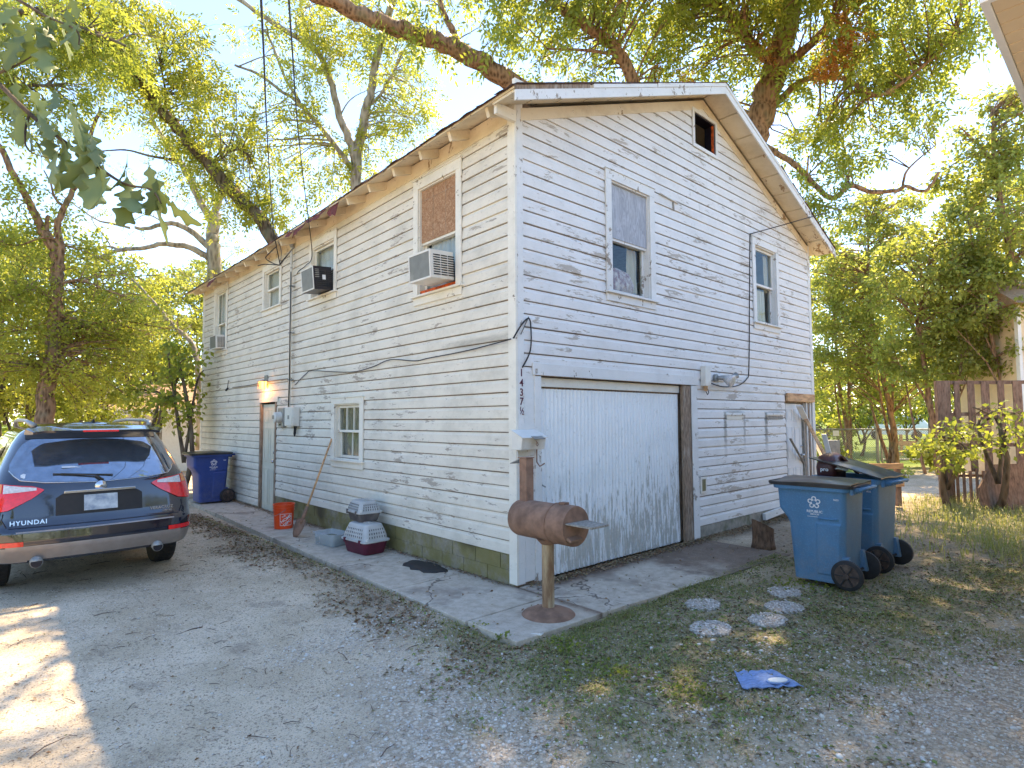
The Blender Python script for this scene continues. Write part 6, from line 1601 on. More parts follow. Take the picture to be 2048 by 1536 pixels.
tree('pale_tree', 'pale barked tree with long bare limbs beyond the far end of the eave', 'bark_pale',
     [([(2.40,17.95,-0.80),(2.06,17.60,4.08),(1.78,17.19,7.12),(1.74,17.16,7.97),(1.75,17.09,8.74)], .25, .20),
      ([(1.75,17.13,8.31),(1.32,17.18,9.09),(0.89,17.23,9.94),(0.48,17.28,10.60),(0.05,17.36,11.17),(-0.19,17.27,11.64),(-0.28,16.98,12.74)], .14, .05),
      ([(1.77,17.07,8.65),(1.88,16.93,9.25),(2.02,16.77,9.68),(2.05,16.71,10.10),(1.82,16.85,10.87),(1.59,16.98,11.90)], .12, .05),
      ([(1.75,17.22,7.12),(1.13,17.48,7.49),(0.62,17.54,7.50),(0.27,17.60,7.46),(-0.22,17.64,7.23),(-0.79,17.90,7.13),(-1.36,18.04,6.79),(-1.79,18.17,6.74)], .115, .045),
      ([(1.74,17.20,7.46),(1.17,17.40,8.00),(0.68,17.56,8.22),(0.33,17.62,8.14),(-0.14,17.79,7.93),(-0.40,17.89,7.94)], .12, .05),
      ([(-0.79,17.90,7.13),(-1.11,18.05,7.21),(-1.53,18.31,7.07),(-1.73,18.33,7.33),(-2.04,18.47,7.49)], .045, .015),
      ([(-0.52,18.00,7.93),(-0.97,18.26,8.04),(-1.36,18.34,8.09),(-1.93,18.56,8.50),(-2.44,18.72,8.90)], .045, .015),
      ([(-0.97,18.06,7.16),(-1.17,18.09,7.50),(-1.44,18.16,7.87),(-1.58,18.14,8.15)], .03, .01),
      ([(0.39,17.57,8.14),(0.11,17.66,8.34),(-0.16,17.77,8.39),(-0.41,17.88,8.19)], .03, .01),
      ([(1.46,17.21,8.88),(1.44,17.13,9.98),(1.23,17.26,10.83),(1.24,17.06,11.46)], .04, .015),
      ([(0.63,17.29,10.48),(0.29,17.44,10.77),(0.03,17.55,10.64),(-0.24,17.66,10.68)], .03, .01)],
     [((1.59,17.11,10.36), 1.2, .9, 26), ((0.18,16.95,11.39), 1.0, .8, 22), ((-0.10,17.39,9.13), 1.5, .8, 12), ((2.31,16.66,7.80), .7, .5, 14), ((1.08,17.85,6.78), 1.0, .5, 14), ((-0.95,17.96,8.25), 1.2, .8, 10)],
     'yellow_leaf', per=8, size=.27, cr=(.3, .6), seed=9, twig=.012)
tree('leaning_tree', 'brown trunked forked tree behind the parked car', 'bark_brown',
     [([(-2.95,12.06,-0.11),(-2.90,12.06,1.01),(-2.88,12.10,1.88),(-2.82,12.12,2.76),(-2.77,12.15,3.55),(-2.77,12.08,4.33),(-2.76,12.02,4.99),(-2.83,12.04,5.44),(-3.05,12.21,5.88)], .21, .10),
      ([(-3.02,12.19,5.83),(-3.19,12.17,6.18),(-3.39,12.19,6.64),(-3.60,12.07,6.99),(-3.78,12.07,7.43),(-4.15,12.10,7.87),(-4.55,12.00,8.54)], .09, .045),
      ([(-2.77,12.04,4.88),(-2.73,11.95,5.44),(-2.80,11.97,5.99),(-2.70,11.84,6.38),(-2.56,11.69,6.82),(-2.44,11.54,7.32),(-2.37,11.29,7.83),(-2.22,10.98,8.43)], .085, .035),
      ([(-2.91,12.11,5.55),(-2.97,12.14,5.88),(-2.98,12.13,6.10),(-2.97,12.11,6.19)], .05, .035),
      ([(-2.70,11.84,6.38),(-2.87,11.98,6.60),(-2.96,12.04,6.94),(-3.08,11.99,7.17)], .035, .012),
      ([(-2.77,12.08,4.33),(-3.22,12.20,4.51),(-3.54,12.24,4.25),(-3.86,12.26,4.32)], .04, .015),
      ([(-2.78,12.06,4.66),(-2.39,11.70,4.77),(-2.05,11.41,4.60),(-1.70,11.23,4.45)], .035, .012),
      ([(-2.77,11.97,5.66),(-3.06,11.96,5.65),(-3.42,12.17,5.46),(-3.74,12.33,5.47)], .03, .012),
      ([(-2.78,12.13,3.83),(-3.06,12.25,3.76),(-3.34,12.39,3.58)], .03, .01)],
     [((-3.19,13.09,4.90), 1.9, 1.3, 80), ((-1.98,12.72,4.17), 1.7, 1.3, 75), ((-3.42,12.47,3.42), 1.2, 1.0, 50), ((-2.17,12.33,2.81), 1.3, .9, 55), ((-3.43,12.53,6.22), 1.2, .7, 22), ((-4.20,12.79,4.90), 1.1, 1.2, 50), ((-1.61,12.42,3.81), .7, .6, 30)],
     'yellow_leaf', kind='simple', per=90, size=.085, cr=(.25, .55), seed=13)
# green canopy in the upper left, nearer
tree('shade_tree', 'bright green tree canopy filling the top left corner', 'bark_dark',
     [([(-7.11,12.42,-1.39),(-7.10,12.14,2.03),(-6.85,11.63,5.44),(-6.27,10.98,7.14)], .22, .14), ([(-6.27,10.98,7.14),(-5.16,9.91,7.82),(-4.16,8.96,8.32),(-3.42,8.26,8.66),(-2.84,7.75,8.31),(-2.30,7.42,8.12)], .11, .02), ([(-6.27,10.98,7.14),(-5.00,9.83,6.96),(-4.00,8.90,7.30),(-3.24,8.20,7.38)], .09, .02)],
     [((-3.53,8.39,8.32), .95, .7, 52), ((-2.79,8.23,8.58), .7, .6, 30), ((-3.61,8.56,7.04), .8, .55, 34), ((-3.02,8.52,7.69), .6, .6, 22), ((-4.65,9.45,7.64), 1.2, 1.0, 50), ((-2.02,8.34,8.69), .6, .5, 12)],
     'shrub_leaf', kind='compound', per=11, size=.28, cr=(.2, .42), seed=15)
# ---- mid ground greenery on the left
specs = [(20, 640, 17, 1.6, 1.5, 'bushy yellow green tree at the left edge behind the car'), (150, 620, 19, 1.7, 1.5, 'bushy tree behind the brown trunk on the left'), (260, 700, 20, 1.3, 1.2, 'low bushy tree left of the pale house roof'),
         (330, 640, 23, 2.0, 1.2, 'rounded grey green tree under the long bare limbs'), (60, 780, 15, 1.5, .8, 'low shrub directly behind the car roof'), (190, 800, 16, 1.1, .6, 'low shrub left of the white sided house'), (380, 640, 26, 1.7, 1.5, 'tree showing just left of the far house corner'), (-90, 700, 14, 1.8, 1.8, 'shrub at the far left edge of the yard')]
for k, (u, v, d, rh, rz, lb) in enumerate([]): pass
def bush(c, rh, rz, lb, seed, n, per, size, mat, kind='simple', name='bushy_tree', bark_='bark_dark', cr=(.22, .45), cat='tree', stems=3):
    rg = random.Random(seed); base = (c[0], c[1], -.05)
    limbs = [([base, (c[0] + rg.uniform(-.2, .2), c[1] + rg.uniform(-.2, .2), c[2] * .5), (c[0] + rg.uniform(-.3, .3), c[1] + rg.uniform(-.3, .3), c[2] + rz * .4)], .07, .03)]
    for k in range(stems): limbs.append(([(c[0], c[1], max(.02, c[2] * .3)), (c[0] + rg.uniform(-.5, .5) * rh, c[1] + rg.uniform(-.5, .5) * rh, c[2]), (c[0] + rg.uniform(-.8, .8) * rh, c[1] + rg.uniform(-.8, .8) * rh, c[2] + rz * rg.uniform(.2, .7))], .04, .012))
    return tree(name, lb, bark_, limbs, [(c, rh, rz, n)], mat, kind, per if per < 50 else int(per * .62), size if per < 50 else size * 1.32, cr, seed=seed, cat=cat, nside=7)
G = 'dense greenery'
for k, (c, rh, rz, lb, n, per, size, mat) in enumerate((
        ((-3.40,18.00,5.16), 2.1, 2.2, 'bushy yellow green tree at the left edge behind the car', 190, 80, .10, 'yellow_leaf'),
        ((-1.54,18.97,5.73), 2.4, 2.2, 'bushy tree filling the gap right of the brown leaning trunk', 220, 80, .10, 'yellow_leaf'),
        ((0.08,21.66,4.49), 1.9, 1.5, 'low bushy tree left of the pale roof of the low white house', 130, 80, .11, 'shrub_leaf'),
        ((2.01,25.19,6.11), 2.6, 2.2, 'rounded grey green tree under the long bare limbs', 170, 80, .13, 'myrtle_leaf'),
        ((-3.18,15.96,2.73), 1.9, 1.1, 'low shrub directly above the left half of the car roof', 150, 80, .09, 'yellow_leaf'),
        ((-1.69,14.65,2.19), 1.0, .75, 'low shrub between the car roof and the white vent stack', 75, 80, .085, 'shrub_leaf'),
        ((3.67,26.28,7.40), 2.6, 2.2, 'tree touching the far left corner of the house', 150, 80, .13, 'myrtle_leaf'),
        ((-4.63,15.15,3.95), 1.8, 2.0, 'tall shrub outside the left edge of the yard', 80, 60, .10, 'yellow_leaf'),
        ((1.17,23.44,3.82), 1.6, 1.1, 'dark green cedar above the roof of the low white house', 60, 70, .12, 'pecan_leaf_dark'))):
    bush(c, rh, rz, lb, 100 + k, n, per, size, mat)
# broad leaved saplings next to the far house corner
bush((-0.61,10.00,2.41), .55, 1.15, 'broad leaved sapling growing by the far corner above the blue cart', 140, 42, 26, .13, 'shrub_leaf', name='sapling', cr=(.15, .35))
bush((-0.93,11.94,2.13), .8, .45, 'broad leaved shrub in front of the low white house', 141, 30, 26, .13, 'shrub_leaf', name='shrub', cat='shrub', cr=(.15, .3))
tree('bare_tree', 'slanting bare branch in front of the far greenery left of the house', 'bark_pale', [([(0.84,14.50,0.78),(0.75,14.42,2.81),(0.57,14.50,3.83),(0.18,14.81,4.34),(-0.11,15.04,4.78),(-0.51,15.35,5.36),(-0.90,15.67,5.87),(-1.35,16.04,6.31)], .10, .02), ([(0.12,14.86,4.41),(-0.36,15.31,4.20),(-0.72,15.67,3.84)], .03, .012), ([(-0.39,15.26,5.14),(-1.07,15.62,5.11),(-1.55,15.82,4.67)], .05, .03)],
     [((-0.04,15.01,4.41), 1.1, .6, 16)], 'shrub_leaf', kind='simple', per=26, size=.12, seed=17)

# ---- right side: crape myrtles and saplings behind the fence
myr = [([(19.92,1.97,-0.14),(19.71,1.93,1.00),(19.37,1.99,2.39),(18.95,2.11,3.94),(18.47,2.15,5.46),(18.36,2.13,6.99),(18.37,2.01,8.36)], .13, .03, [((18.42,2.08,6.99), 2.0, 1.9, 150), ((18.01,2.67,4.26), 1.5, 1.5, 100), ((18.74,1.66,8.53), 1.4, .9, 60), ((19.90,1.71,3.27), 1.3, 1.2, 60)], 'multi stemmed crape myrtle right of the house corner'),
       ([(16.88,0.05,-0.86),(16.69,0.10,0.66),(16.54,0.14,1.82),(16.37,0.20,2.99),(16.16,0.29,4.29),(16.27,0.08,5.60),(16.44,-0.18,6.90)], .11, .03, [((16.38,-0.02,5.60), 1.8, 1.8, 150), ((16.98,-0.42,3.85), 1.2, 1.3, 80), ((16.25,0.29,3.28), 1.2, 1.0, 60)], 'tall crape myrtle with a leaning stem behind the slatted fence'),
       ([(20.38,3.59,-0.26),(20.26,3.59,1.15),(19.99,3.70,2.65),(19.82,3.72,4.34),(19.66,3.73,6.03)], .10, .03, [((19.73,3.67,6.03), 1.5, 2.0, 110), ((20.12,3.56,3.03), 1.4, 1.2, 80)], 'thin stemmed tree beside the house corner'),
       ([(17.43,-1.82,-0.66),(17.13,-1.77,2.07),(16.93,-1.81,4.80),(16.65,-1.72,6.86),(16.39,-1.62,8.50),(16.28,-1.64,10.00)], .14, .04, [((16.64,-1.73,7.13), 1.5, 1.6, 120), ((16.95,-2.23,9.86), 1.0, 1.3, 60), ((16.11,-1.08,5.08), 1.3, 1.3, 80), ((16.50,-1.06,8.72), 1.0, 1.0, 50), ((16.77,-1.57,3.71), .8, 1.0, 40)], 'tall tree in front of the cream house at the right edge')]
for k, (pts, r0, r1, bl, lb) in enumerate(myr):
    rg = random.Random(k); p = [Vector(q) for q in pts]; ex = []
    for j in (2, 3, 4):
        a = p[min(j, len(p) - 2)]; e = a + Vector((rg.uniform(-.9, .9), rg.uniform(-.9, .9), rg.uniform(.8, 1.6))); ex.append(([tuple(a), tuple(a.lerp(e, .5) + Vector((.1, 0, .1))), tuple(e)], r0 * .45, .012))
    for j in range(3):
        b = p[0] + Vector((rg.uniform(-.25, .25), rg.uniform(-.25, .25), 0)); e = p[3] + Vector((rg.uniform(-1.1, 1.1), rg.uniform(-.9, .9), rg.uniform(-.2, .8))); ex.append(([tuple(b), tuple(b.lerp(e, .5) + Vector((rg.uniform(-.15, .15), rg.uniform(-.15, .15), 0))), tuple(e)], r0 * .6, .015))
    tree('crape_myrtle', lb, 'bark_brown', [(pts, r0, r1)] + ex, bl, 'myrtle_leaf', 'simple', 60, .13, (.2, .46), seed=200 + k, nside=8)
for k, (c, rh, rz, lb, n, per, size, mat) in enumerate((
        ((28.72,6.20,7.63), 2.9, 3.2, 'large bright tree far behind the crape myrtles near the house corner', 160, 80, .16, 'yellow_leaf'),
        ((36.53,4.50,7.83), 3.6, 4.0, 'large tree far behind the crape myrtles in the middle of the gap', 220, 80, .18, 'shrub_leaf'),
        ((33.88,1.16,11.95), 3.0, 3.0, 'large tree behind the upper right greenery', 150, 80, .16, 'yellow_leaf'),
        ((25.45,5.53,2.42), 2.2, 1.5, 'yellow green hedge bush behind the chain link fence near the corner', 100, 80, .12, 'yellow_leaf'),
        ((30.00,4.08,2.71), 2.4, 1.5, 'yellow green hedge bush behind the chain link gate', 110, 80, .12, 'yellow_leaf'),
        ((25.82,1.11,2.72), 1.7, 1.4, 'bush behind the slatted fence post', 50, 60, .12, 'shrub_leaf'),
        ((27.75,-0.74,3.93), 2.0, 1.8, 'greenery behind the cream house corner', 60, 60, .13, 'myrtle_leaf'))):
    bush(c, rh, rz, lb, 300 + k, n, per, size, mat)
bush((9.05,-1.65,1.07), .62, .42, 'broad leaved shrub growing through the slatted fence', 320, 34, 22, .105, 'shrub_leaf', name='shrub', cat='shrub', cr=(.12, .28))
bush((9.45,-2.32,1.47), .6, .5, 'broad leaved vine over the slatted fence at the right edge', 321, 24, 20, .10, 'shrub_leaf', name='shrub', cat='shrub', cr=(.12, .28))
bush((14.57,0.73,-0.10), .9, .30, 'low pale undergrowth behind the carts beside the fence post', 322, 34, 30, .09, 'yellow_leaf', name='shrub', cat='shrub', cr=(.12, .28))
bush((18.25,3.44,0.48), .5, .35, 'low sunlit brush in front of the chain link fence near the house corner', 323, 14, 60, .10, 'yellow_leaf', name='shrub', cat='shrub', cr=(.15, .3))
bush((19.09,0.64,0.47), .8, .35, 'low sunlit brush right of the chain link gate post', 324, 45, 60, .10, 'yellow_leaf', name='shrub', cat='shrub', cr=(.15, .3))
bush((23.93,4.27,1.61), 1.4, .4, 'sunlit brush just behind the chain link gate', 325, 34, 60, .11, 'shrub_leaf', name='shrub', cat='shrub', cr=(.15, .35))
bush((21.78,4.93,0.90), 1.1, .9, 'sunlit brush at the house corner beyond the chain link fence', 326, 60, 60, .11, 'yellow_leaf', name='shrub', cat='shrub', cr=(.15, .35))
# ---- trees out of the picture behind the viewer and around (they shade the yard and show in the glass)
for k, (x, y, h, r) in enumerate(((-15, -16, 7, 2.6), (-3, -24, 8, 3.0), (9, -20, 8, 3.0), (-20, -2, 7, 2.6), (-19, 10, 7.5, 2.8))):
    tree('street_tree', ('shade tree standing at the near left behind the viewer', 'shade tree standing directly behind the viewer', 'shade tree standing behind the beige house on the right', 'shade tree standing outside the left edge near the car', 'shade tree standing outside the left edge beyond the car')[k], 'bark_dark', [([(x, y, -.05), (x + .2, y, h * .4), (x, y + .2, h * .8), (x + .1, y, h + 1)], .26, .08)] + [([(x, y, h * .55), (x + r * .5 * math.cos(a), y + r * .5 * math.sin(a), h * .8), (x + r * .8 * math.cos(a), y + r * .8 * math.sin(a), h)], .12, .03) for a in (.3, 2.2, 4.1, 5.3)],
         [((x, y, h + .3), r, 2.0, 130)], 'pecan_leaf_dark', 'simple', 38, .22, (.4, .8), seed=400 + k, nside=8, group='shade trees outside the picture')
# far wood ring
rs = np.random.RandomState(77); cs = []
for a in np.arange(0, 2 * math.pi, .035):
    r = rs.uniform(62, 92); h = rs.uniform(8, 14)
    cs.append(in_ell(rs, (r * math.cos(a), r * math.sin(a), h * .45), 3.2, h * .55, 44, .5))
cs = np.concatenate(cs); V, tint = foliage(rs, cs, 9, rs.uniform(.8, 1.8, len(cs)), .95, 'simple', .8, .3)
o = npmesh('far_wood', V, 4, 'yellow_leaf', tint=tint, kind='stuff'); tag(o, 'far off trees that read as one green wood', 'trees')

# ---------------------------------------------------------------- oak branch hanging into the top left corner, close by
oak = empty('oak_branch', (-4.03,-1.29,2.99), label='close blurry oak branch with large lobed leaves in the top left corner', cat='branch')
ob = oak.location.copy()
for pts, r in (([(-4.10,-1.11,3.17),(-3.94,-1.36,2.93),(-3.83,-1.52,2.76),(-3.73,-1.66,2.63),(-3.65,-1.73,2.55),(-3.58,-1.86,2.46),(-3.51,-1.92,2.44),(-3.48,-1.94,2.39)], .010), ([(-4.08,-1.01,3.44),(-3.90,-1.30,3.30),(-3.80,-1.45,3.19),(-3.71,-1.59,3.10),(-3.70,-1.60,3.04)], .008), ([(-3.94,-1.36,2.93),(-3.87,-1.43,2.97),(-3.82,-1.48,3.01)], .006), ([(-3.83,-1.52,2.76),(-3.84,-1.54,2.68),(-3.83,-1.58,2.60),(-3.77,-1.63,2.57)], .005)):
    MB().tube([Vector(p) - ob for p in smooth_path(pts, 5)], [r * (1 - .75 * k / (len(pts) * 5 - 5)) for k in range((len(pts) - 1) * 5 + 1)], 7).build('twig', 'bark_dark', oak, smooth=True)
def oakleaf(sc_, bend):
    half = [(.008, -.12), (.01, 0), (.05, .08), (.13, .15), (.15, .20), (.08, .26), (.07, .30), (.14, .36), (.25, .42), (.26, .47), (.15, .52), (.11, .57), (.16, .64), (.25, .72), (.25, .77), (.15, .81), (.11, .86), (.10, .93), (.05, .985), (.0, 1.0)]
    rows = []
    for x, y in half: rows.append([(s * x * sc_, y * sc_, bend * y * y * sc_ + .18 * abs(s) * x * sc_) for s in (-1, -.5, 0, .5, 1)])
    return rows
rg = random.Random(21)
LM = []
for k in range(5):
    m = MB(); m.sheet(oakleaf(.165 * (.8 + .1 * k), (-.35, -.1, .2, -.5, .05)[k]), (0, 0, .0006)); me = m.mesh('leaf'); me.materials.append(MATS['oak_leaf'])
    me.polygons.foreach_set('use_smooth', [True] * len(me.polygons))
    a = me.attributes.new('tint', 'FLOAT', 'POINT'); a.data.foreach_set('value', [.15 + .2 * k] * len(me.vertices)); LM.append(me)
LP = [(-3.91,-1.28,3.23),(-3.86,-1.32,3.20),(-3.83,-1.41,3.11),(-3.78,-1.46,3.14),(-3.72,-1.59,3.12),(-3.70,-1.59,3.07),(-3.88,-1.43,3.03),(-3.84,-1.47,3.02),(-3.80,-1.51,3.02),(-3.76,-1.47,3.09),(-3.74,-1.50,3.13),(-3.91,-1.39,2.91),(-3.88,-1.41,2.86),(-3.85,-1.51,2.80),(-3.88,-1.47,2.75),(-3.78,-1.60,2.78),(-3.83,-1.56,2.74),(-3.86,-1.53,2.68),(-3.80,-1.58,2.69),(-3.73,-1.68,2.72),(-3.82,-1.58,2.60),(-3.79,-1.62,2.66),(-3.79,-1.61,2.62),(-3.75,-1.65,2.66),(-3.76,-1.64,2.57),(-3.71,-1.69,2.59),(-3.73,-1.66,2.56),(-3.68,-1.72,2.62),(-3.70,-1.70,2.67),(-3.67,-1.75,2.53),(-3.63,-1.77,2.50),(-3.63,-1.80,2.46),(-3.58,-1.85,2.44),(-3.56,-1.88,2.49),(-3.52,-1.91,2.43),(-3.51,-1.92,2.47),(-3.49,-1.94,2.42),(-3.48,-1.95,2.37),(-3.53,-1.90,2.39),(-3.95,-1.24,3.13),(-3.95,-1.34,2.80),(-3.68,-1.73,2.56),(-3.82,-1.36,3.25),(-3.75,-1.43,3.27),(-3.65,-1.74,2.60)]
for i, p in enumerate(LP):
    o = bpy.data.objects.new('leaf', LM[rg.randrange(5)]); col.objects.link(o); o.parent = oak
    o.location = Vector(p) - ob + Vector((rg.uniform(-.02, .02), rg.uniform(-.02, .02), .05))
    o.rotation_euler = (rg.uniform(-2.0, -1.0), rg.uniform(-.5, .5), rg.uniform(-3.1, 3.1)); s = rg.uniform(.75, 1.15); o.scale = (s, s, s)

# ---------------------------------------------------------------- ground cover: grass, weeds, stones, fallen leaves, twigs
def scatter(rs, poly, n, soft, seed, wob=.5, inset=0):
    P = np.array(poly); lo, hi = P.min(0) - .5, P.max(0) + .5; hi = np.minimum(hi, [12, 9]); lo = np.maximum(lo, [-7, -5])
    X = rs.uniform(lo[0], hi[0], n * 4); Y = rs.uniform(lo[1], hi[1], n * 4)
    w = zone(X, Y, poly, soft, wob, seed)
    k = (rs.rand(n * 4) < w) & ~((X > -.9) & (Y > -.9) & (X < 3.3)) & ~((X > 0) & (X < 7.5) & (Y > 0))
    return X[k][:n], Y[k][:n]
rs = np.random.RandomState(5)
def blades(X, Y, h, w, name, mat, lean=.6, label=None, tbase=0):
    n = len(X); Z = gz(X, Y) - .004
    a = rs.rand(n) * 6.283; H = h * rs.uniform(.5, 1.3, n); W2 = w * rs.uniform(.7, 1.3, n)
    dx, dy = np.cos(a), np.sin(a); le = rs.uniform(.2, 1, n) * lean * H * 1.6
    B = np.stack([X, Y, Z], 1); S = np.stack([-dy * W2, dx * W2, 0 * W2], 1)
    M = B + np.stack([dx * le * .35, dy * le * .35, H * .62], 1); T = B + np.stack([dx * le, dy * le, H * (1 - .35 * lean)], 1)
    V = np.stack([B - S, B + S, M + S * .7, M - S * .7, M - S * .7, M + S * .7, T + S * .1, T - S * .1], 1).reshape(-1, 3)
    o = npmesh(name, V, 4, mat, tint=np.repeat(np.clip(rs.rand(n) + tbase, 0, 1), 8), kind='stuff')
    return tag(o, label, 'grass')
X, Y = scatter(rs, GRASS, 34000, .5, 11, .7)
k = vnoise(X, Y, 3.2, 71) * .6 + vnoise(X, Y, 9, 72) * .4 > .46; X, Y = X[k], Y[k]
blades(X, Y, .030, .0030, 'grass', 'grass_leaf', 1.0, 'thin trampled grass in front of the garage door')
X, Y = scatter(rs, WEEDS, 5000, .6, 51, .6)
blades(X, Y, .17, .006, 'tall_grass', 'grass_leaf', .8, 'tall dry grass and weeds by the slatted fence', .15)
X = np.concatenate([-.98 - np.abs(rs.normal(0, .05, 900)), rs.uniform(-.9, 3.2, 2600)]); Y = np.concatenate([rs.uniform(-1, 7, 900), -1.08 - np.abs(rs.normal(0, .09, 2600))])
blades(X, Y, .04, .003, 'edge_grass', 'grass_leaf', .9, 'thin grass tufts along the edge of the walkway')
# small green weeds: low leafy rosettes
for k, (c, n_, r_, lb) in enumerate((((-0.69,-1.31,-0.03), 110, .16, 'small green weed plant right of the broken comb'), ((-0.86,-1.78,-0.03), 130, .22, 'small green weed patch in the middle of the thin grass'), ((-0.91,-0.55,-0.03), 40, .08, 'green weed at the corner of the walkway slab'), ((-0.68,-2.28,-0.03), 140, .22, 'green weed patch left of the crushed blue lid'), ((2.15,-1.80,-0.03), 240, .32, 'green weeds at the foot of the front trash cart'), ((-0.93,-0.86,-0.03), 40, .08, 'green weed left of the broken comb'))):
    P = np.array(c) + np.stack([rs.normal(0, r_ * .5, n_), rs.normal(0, r_ * .5, n_), rs.uniform(.0, .03, n_)], 1)
    D = unit(rs.normal(size=(n_, 3)) * np.array([1, 1, .3]) + np.array([0, 0, .35])); V = leaflets(P, D, unit(rs.normal(size=(n_, 3)) * .3 + np.array([0, 0, 1])), rs.uniform(.02, .04, n_), .35)
    o = npmesh('weed', V.reshape(-1, 3), 4, 'shrub_leaf', tint=np.repeat(rs.rand(n_) * .6, 4), kind='stuff'); tag(o, lb, 'weed')
def rocks(X, Y, s, name, label, tlo=0, thi=1, sink=.35):
    n = len(X); Z = gz(X, Y) + s * .2
    t = (1 + 5 ** .5) / 2
    ico = np.array([(-1, t, 0), (1, t, 0), (-1, -t, 0), (1, -t, 0), (0, -1, t), (0, 1, t), (0, -1, -t), (0, 1, -t), (t, 0, -1), (t, 0, 1), (-t, 0, -1), (-t, 0, 1)]) / 1.9
    fc = np.array([(0, 11, 5), (0, 5, 1), (0, 1, 7), (0, 7, 10), (0, 10, 11), (1, 5, 9), (5, 11, 4), (11, 10, 2), (10, 7, 6), (7, 1, 8), (3, 9, 4), (3, 4, 2), (3, 2, 6), (3, 6, 8), (3, 8, 9), (4, 9, 5), (2, 4, 11), (6, 2, 10), (8, 6, 7), (9, 8, 1)])
    a = rs.rand(n) * 6.283; J = ico[None] * (1 + rs.uniform(-.22, .22, (n, 12, 1)))
    el = rs.uniform(.55, 1.0, n); fl = rs.uniform(.35, .65, n)
    x = J[..., 0] * s[:, None]; y = J[..., 1] * (s * el)[:, None]; z = J[..., 2] * (s * fl)[:, None]
    V = np.stack([X[:, None] + x * np.cos(a)[:, None] - y * np.sin(a)[:, None], Y[:, None] + x * np.sin(a)[:, None] + y * np.cos(a)[:, None], Z[:, None] + z], -1)
    F_ = fc[None] + (np.arange(n) * 12)[:, None, None]
    o = npmesh(name, V.reshape(-1, 3), 3, 'stones', tint=np.repeat(rs.uniform(tlo, thi, n), 12), faces=F_.reshape(-1, 3), kind='stuff', smooth=True)
    return tag(o, label, 'gravel')
X, Y = scatter(rs, GRAVEL, 21000, .8, 21, .9)
rocks(X, Y, np.exp(rs.normal(np.log(.0060), .42, len(X))).clip(.0025, .021), 'gravel', 'pale washed gravel in the foreground', .1, 1)
X, Y = scatter(rs, SPILL, 900, 1.0, 23, 1.0)
rocks(X, Y, np.exp(rs.normal(np.log(.007), .45, len(X))).clip(.004, .026), 'scattered_gravel', 'stray pale stones among the thin grass', .3, 1)
X = rs.uniform(-4.2, 1.5, 12000); Y = rs.uniform(-2.8, 3.5, 12000); k = (X < -.98) | (Y < -1.2); X, Y = X[k], Y[k]
rocks(X, Y, np.exp(rs.normal(np.log(.0042), .4, len(X))).clip(.002, .013), 'driveway_grit', 'fine grit strewn over the dirt driveway', 0, 1)
def litter(X, Y, s, name, label, lift=.004, mat='dead_leaves', zf=None):
    n = len(X); Z = (gz(X, Y) if zf is None else zf) + lift
    a = rs.rand(n) * 6.283; D = unit(np.stack([np.cos(a), np.sin(a), rs.normal(0, .22, n)], 1)); Nn = unit(rs.normal(size=(n, 3)) * .35 + np.array([0, 0, 1]))
    S = unit(np.cross(Nn, D)); B = np.stack([X, Y, Z + rs.uniform(0, .008, n)], 1); l = s[:, None]
    c = rs.uniform(.05, .35, n)[:, None]
    V = np.stack([B, B + D * l * .5, B + D * l * .45 + S * l * .30 + Nn * l * c, B + D * l * .04 + S * l * .1, B + D * l, B + D * l * .45 - S * l * .30 + Nn * l * c], 1)
    F_ = np.array([(0, 1, 2), (1, 4, 2), (0, 5, 1), (1, 5, 4)])[None] + (np.arange(n) * 6)[:, None, None]
    o = npmesh(name, V.reshape(-1, 3), 3, mat, tint=np.repeat(rs.rand(n), 6), faces=F_.reshape(-1, 3), kind='stuff'); return tag(o, label, 'leaf litter')
X, Y = scatter(rs, GRASS, 15000, .6, 61, .8)
litter(X, Y, rs.uniform(.012, .040, len(X)), 'leaf_litter', 'small dry brown and green leaves over the thin grass', mat='ground_leaves')
X, Y = scatter(rs, LITTER, 5000, .3, 31, .4)
litter(X, Y, rs.uniform(.015, .05, len(X)), 'walkway_litter', 'dry leaves drifted along the outer edge of the walkway')
X, Y = scatter(rs, LITTER2, 1500, .4, 35, .5)
litter(X, Y, rs.uniform(.02, .05, len(X)), 'yard_litter', 'dry leaves on the bare soil behind the carts')
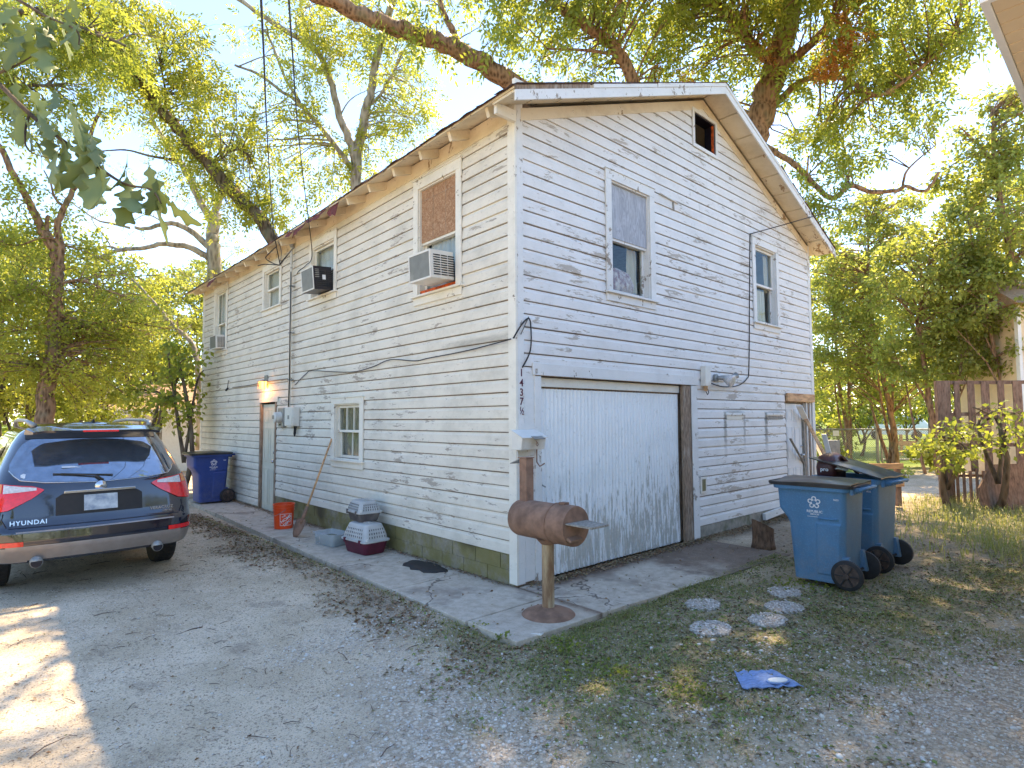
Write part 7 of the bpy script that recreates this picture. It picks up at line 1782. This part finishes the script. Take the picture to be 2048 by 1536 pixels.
X = -np.abs(rs.normal(0, .06, 1900)) - .02; Y = rs.uniform(.1, 11, 1900)
X2 = rs.uniform(.1, 6.2, 4500); Y2 = -np.abs(rs.normal(0, .085, 4500)) - .03
litter(np.concatenate([X, X2]), np.concatenate([Y, Y2]), rs.uniform(.012, .036, 6400), 'wall_litter', 'dry leaves and pine straw piled along the foot of the walls', .006, zf=np.zeros(6400))
X = rs.uniform(-.9, 0, 160); Y = rs.uniform(-.9, 9, 160); X2 = rs.uniform(0, 3.2, 120); Y2 = rs.uniform(-1, 0, 120)
litter(np.concatenate([X, X2]), np.concatenate([Y, Y2]), rs.uniform(.012, .04, 280), 'slab_litter', 'a few dry leaves on the concrete slabs', .004, zf=np.zeros(280))
X = rs.uniform(-5, 4, 4500); Y = rs.uniform(-3.5, 6, 4500); k = (X < -.98) | (Y < -1.3); X, Y = X[k], Y[k]
litter(X, Y, rs.uniform(.008, .03, len(X)), 'drive_litter', 'scattered dry leaf bits over the dirt driveway')
# twigs on the drive
def twigset(X, Y, L, name, label):
    m = MB(); rg = random.Random(3)
    for x, y, l in zip(X, Y, L):
        a = rg.uniform(0, 6.28); z = float(gz(np.array([x]), np.array([y]))[0]) + .006; d = Vector((math.cos(a), math.sin(a), 0)) * l; p = Vector((x, y, z))
        m.tube([p, p + d * .5 + Vector((rg.uniform(-.1, .1) * l, rg.uniform(-.1, .1) * l, .006)), p + d], [l * .018 + .0008, l * .014 + .0008, l * .006 + .0006], 4, cap=False)
    n = len(m.v); me = m.mesh(name)
    t = me.attributes.new('tint', 'FLOAT', 'POINT'); t.data.foreach_set('value', np.repeat(rs.rand(n // 12), 12).astype(np.float32))
    return tag(link(name, me, 'twigs', kind='stuff'), label, 'twigs')
X = rs.uniform(-4.5, 3, 1500); Y = rs.uniform(-3.2, 5.5, 1500); k = (X < -1) | (Y < -1.3)
twigset(X[k], Y[k], np.exp(rs.normal(np.log(.05), .55, 1500))[k].clip(.015, .26), 'twigs', 'small fallen twigs scattered over the driveway and grass')
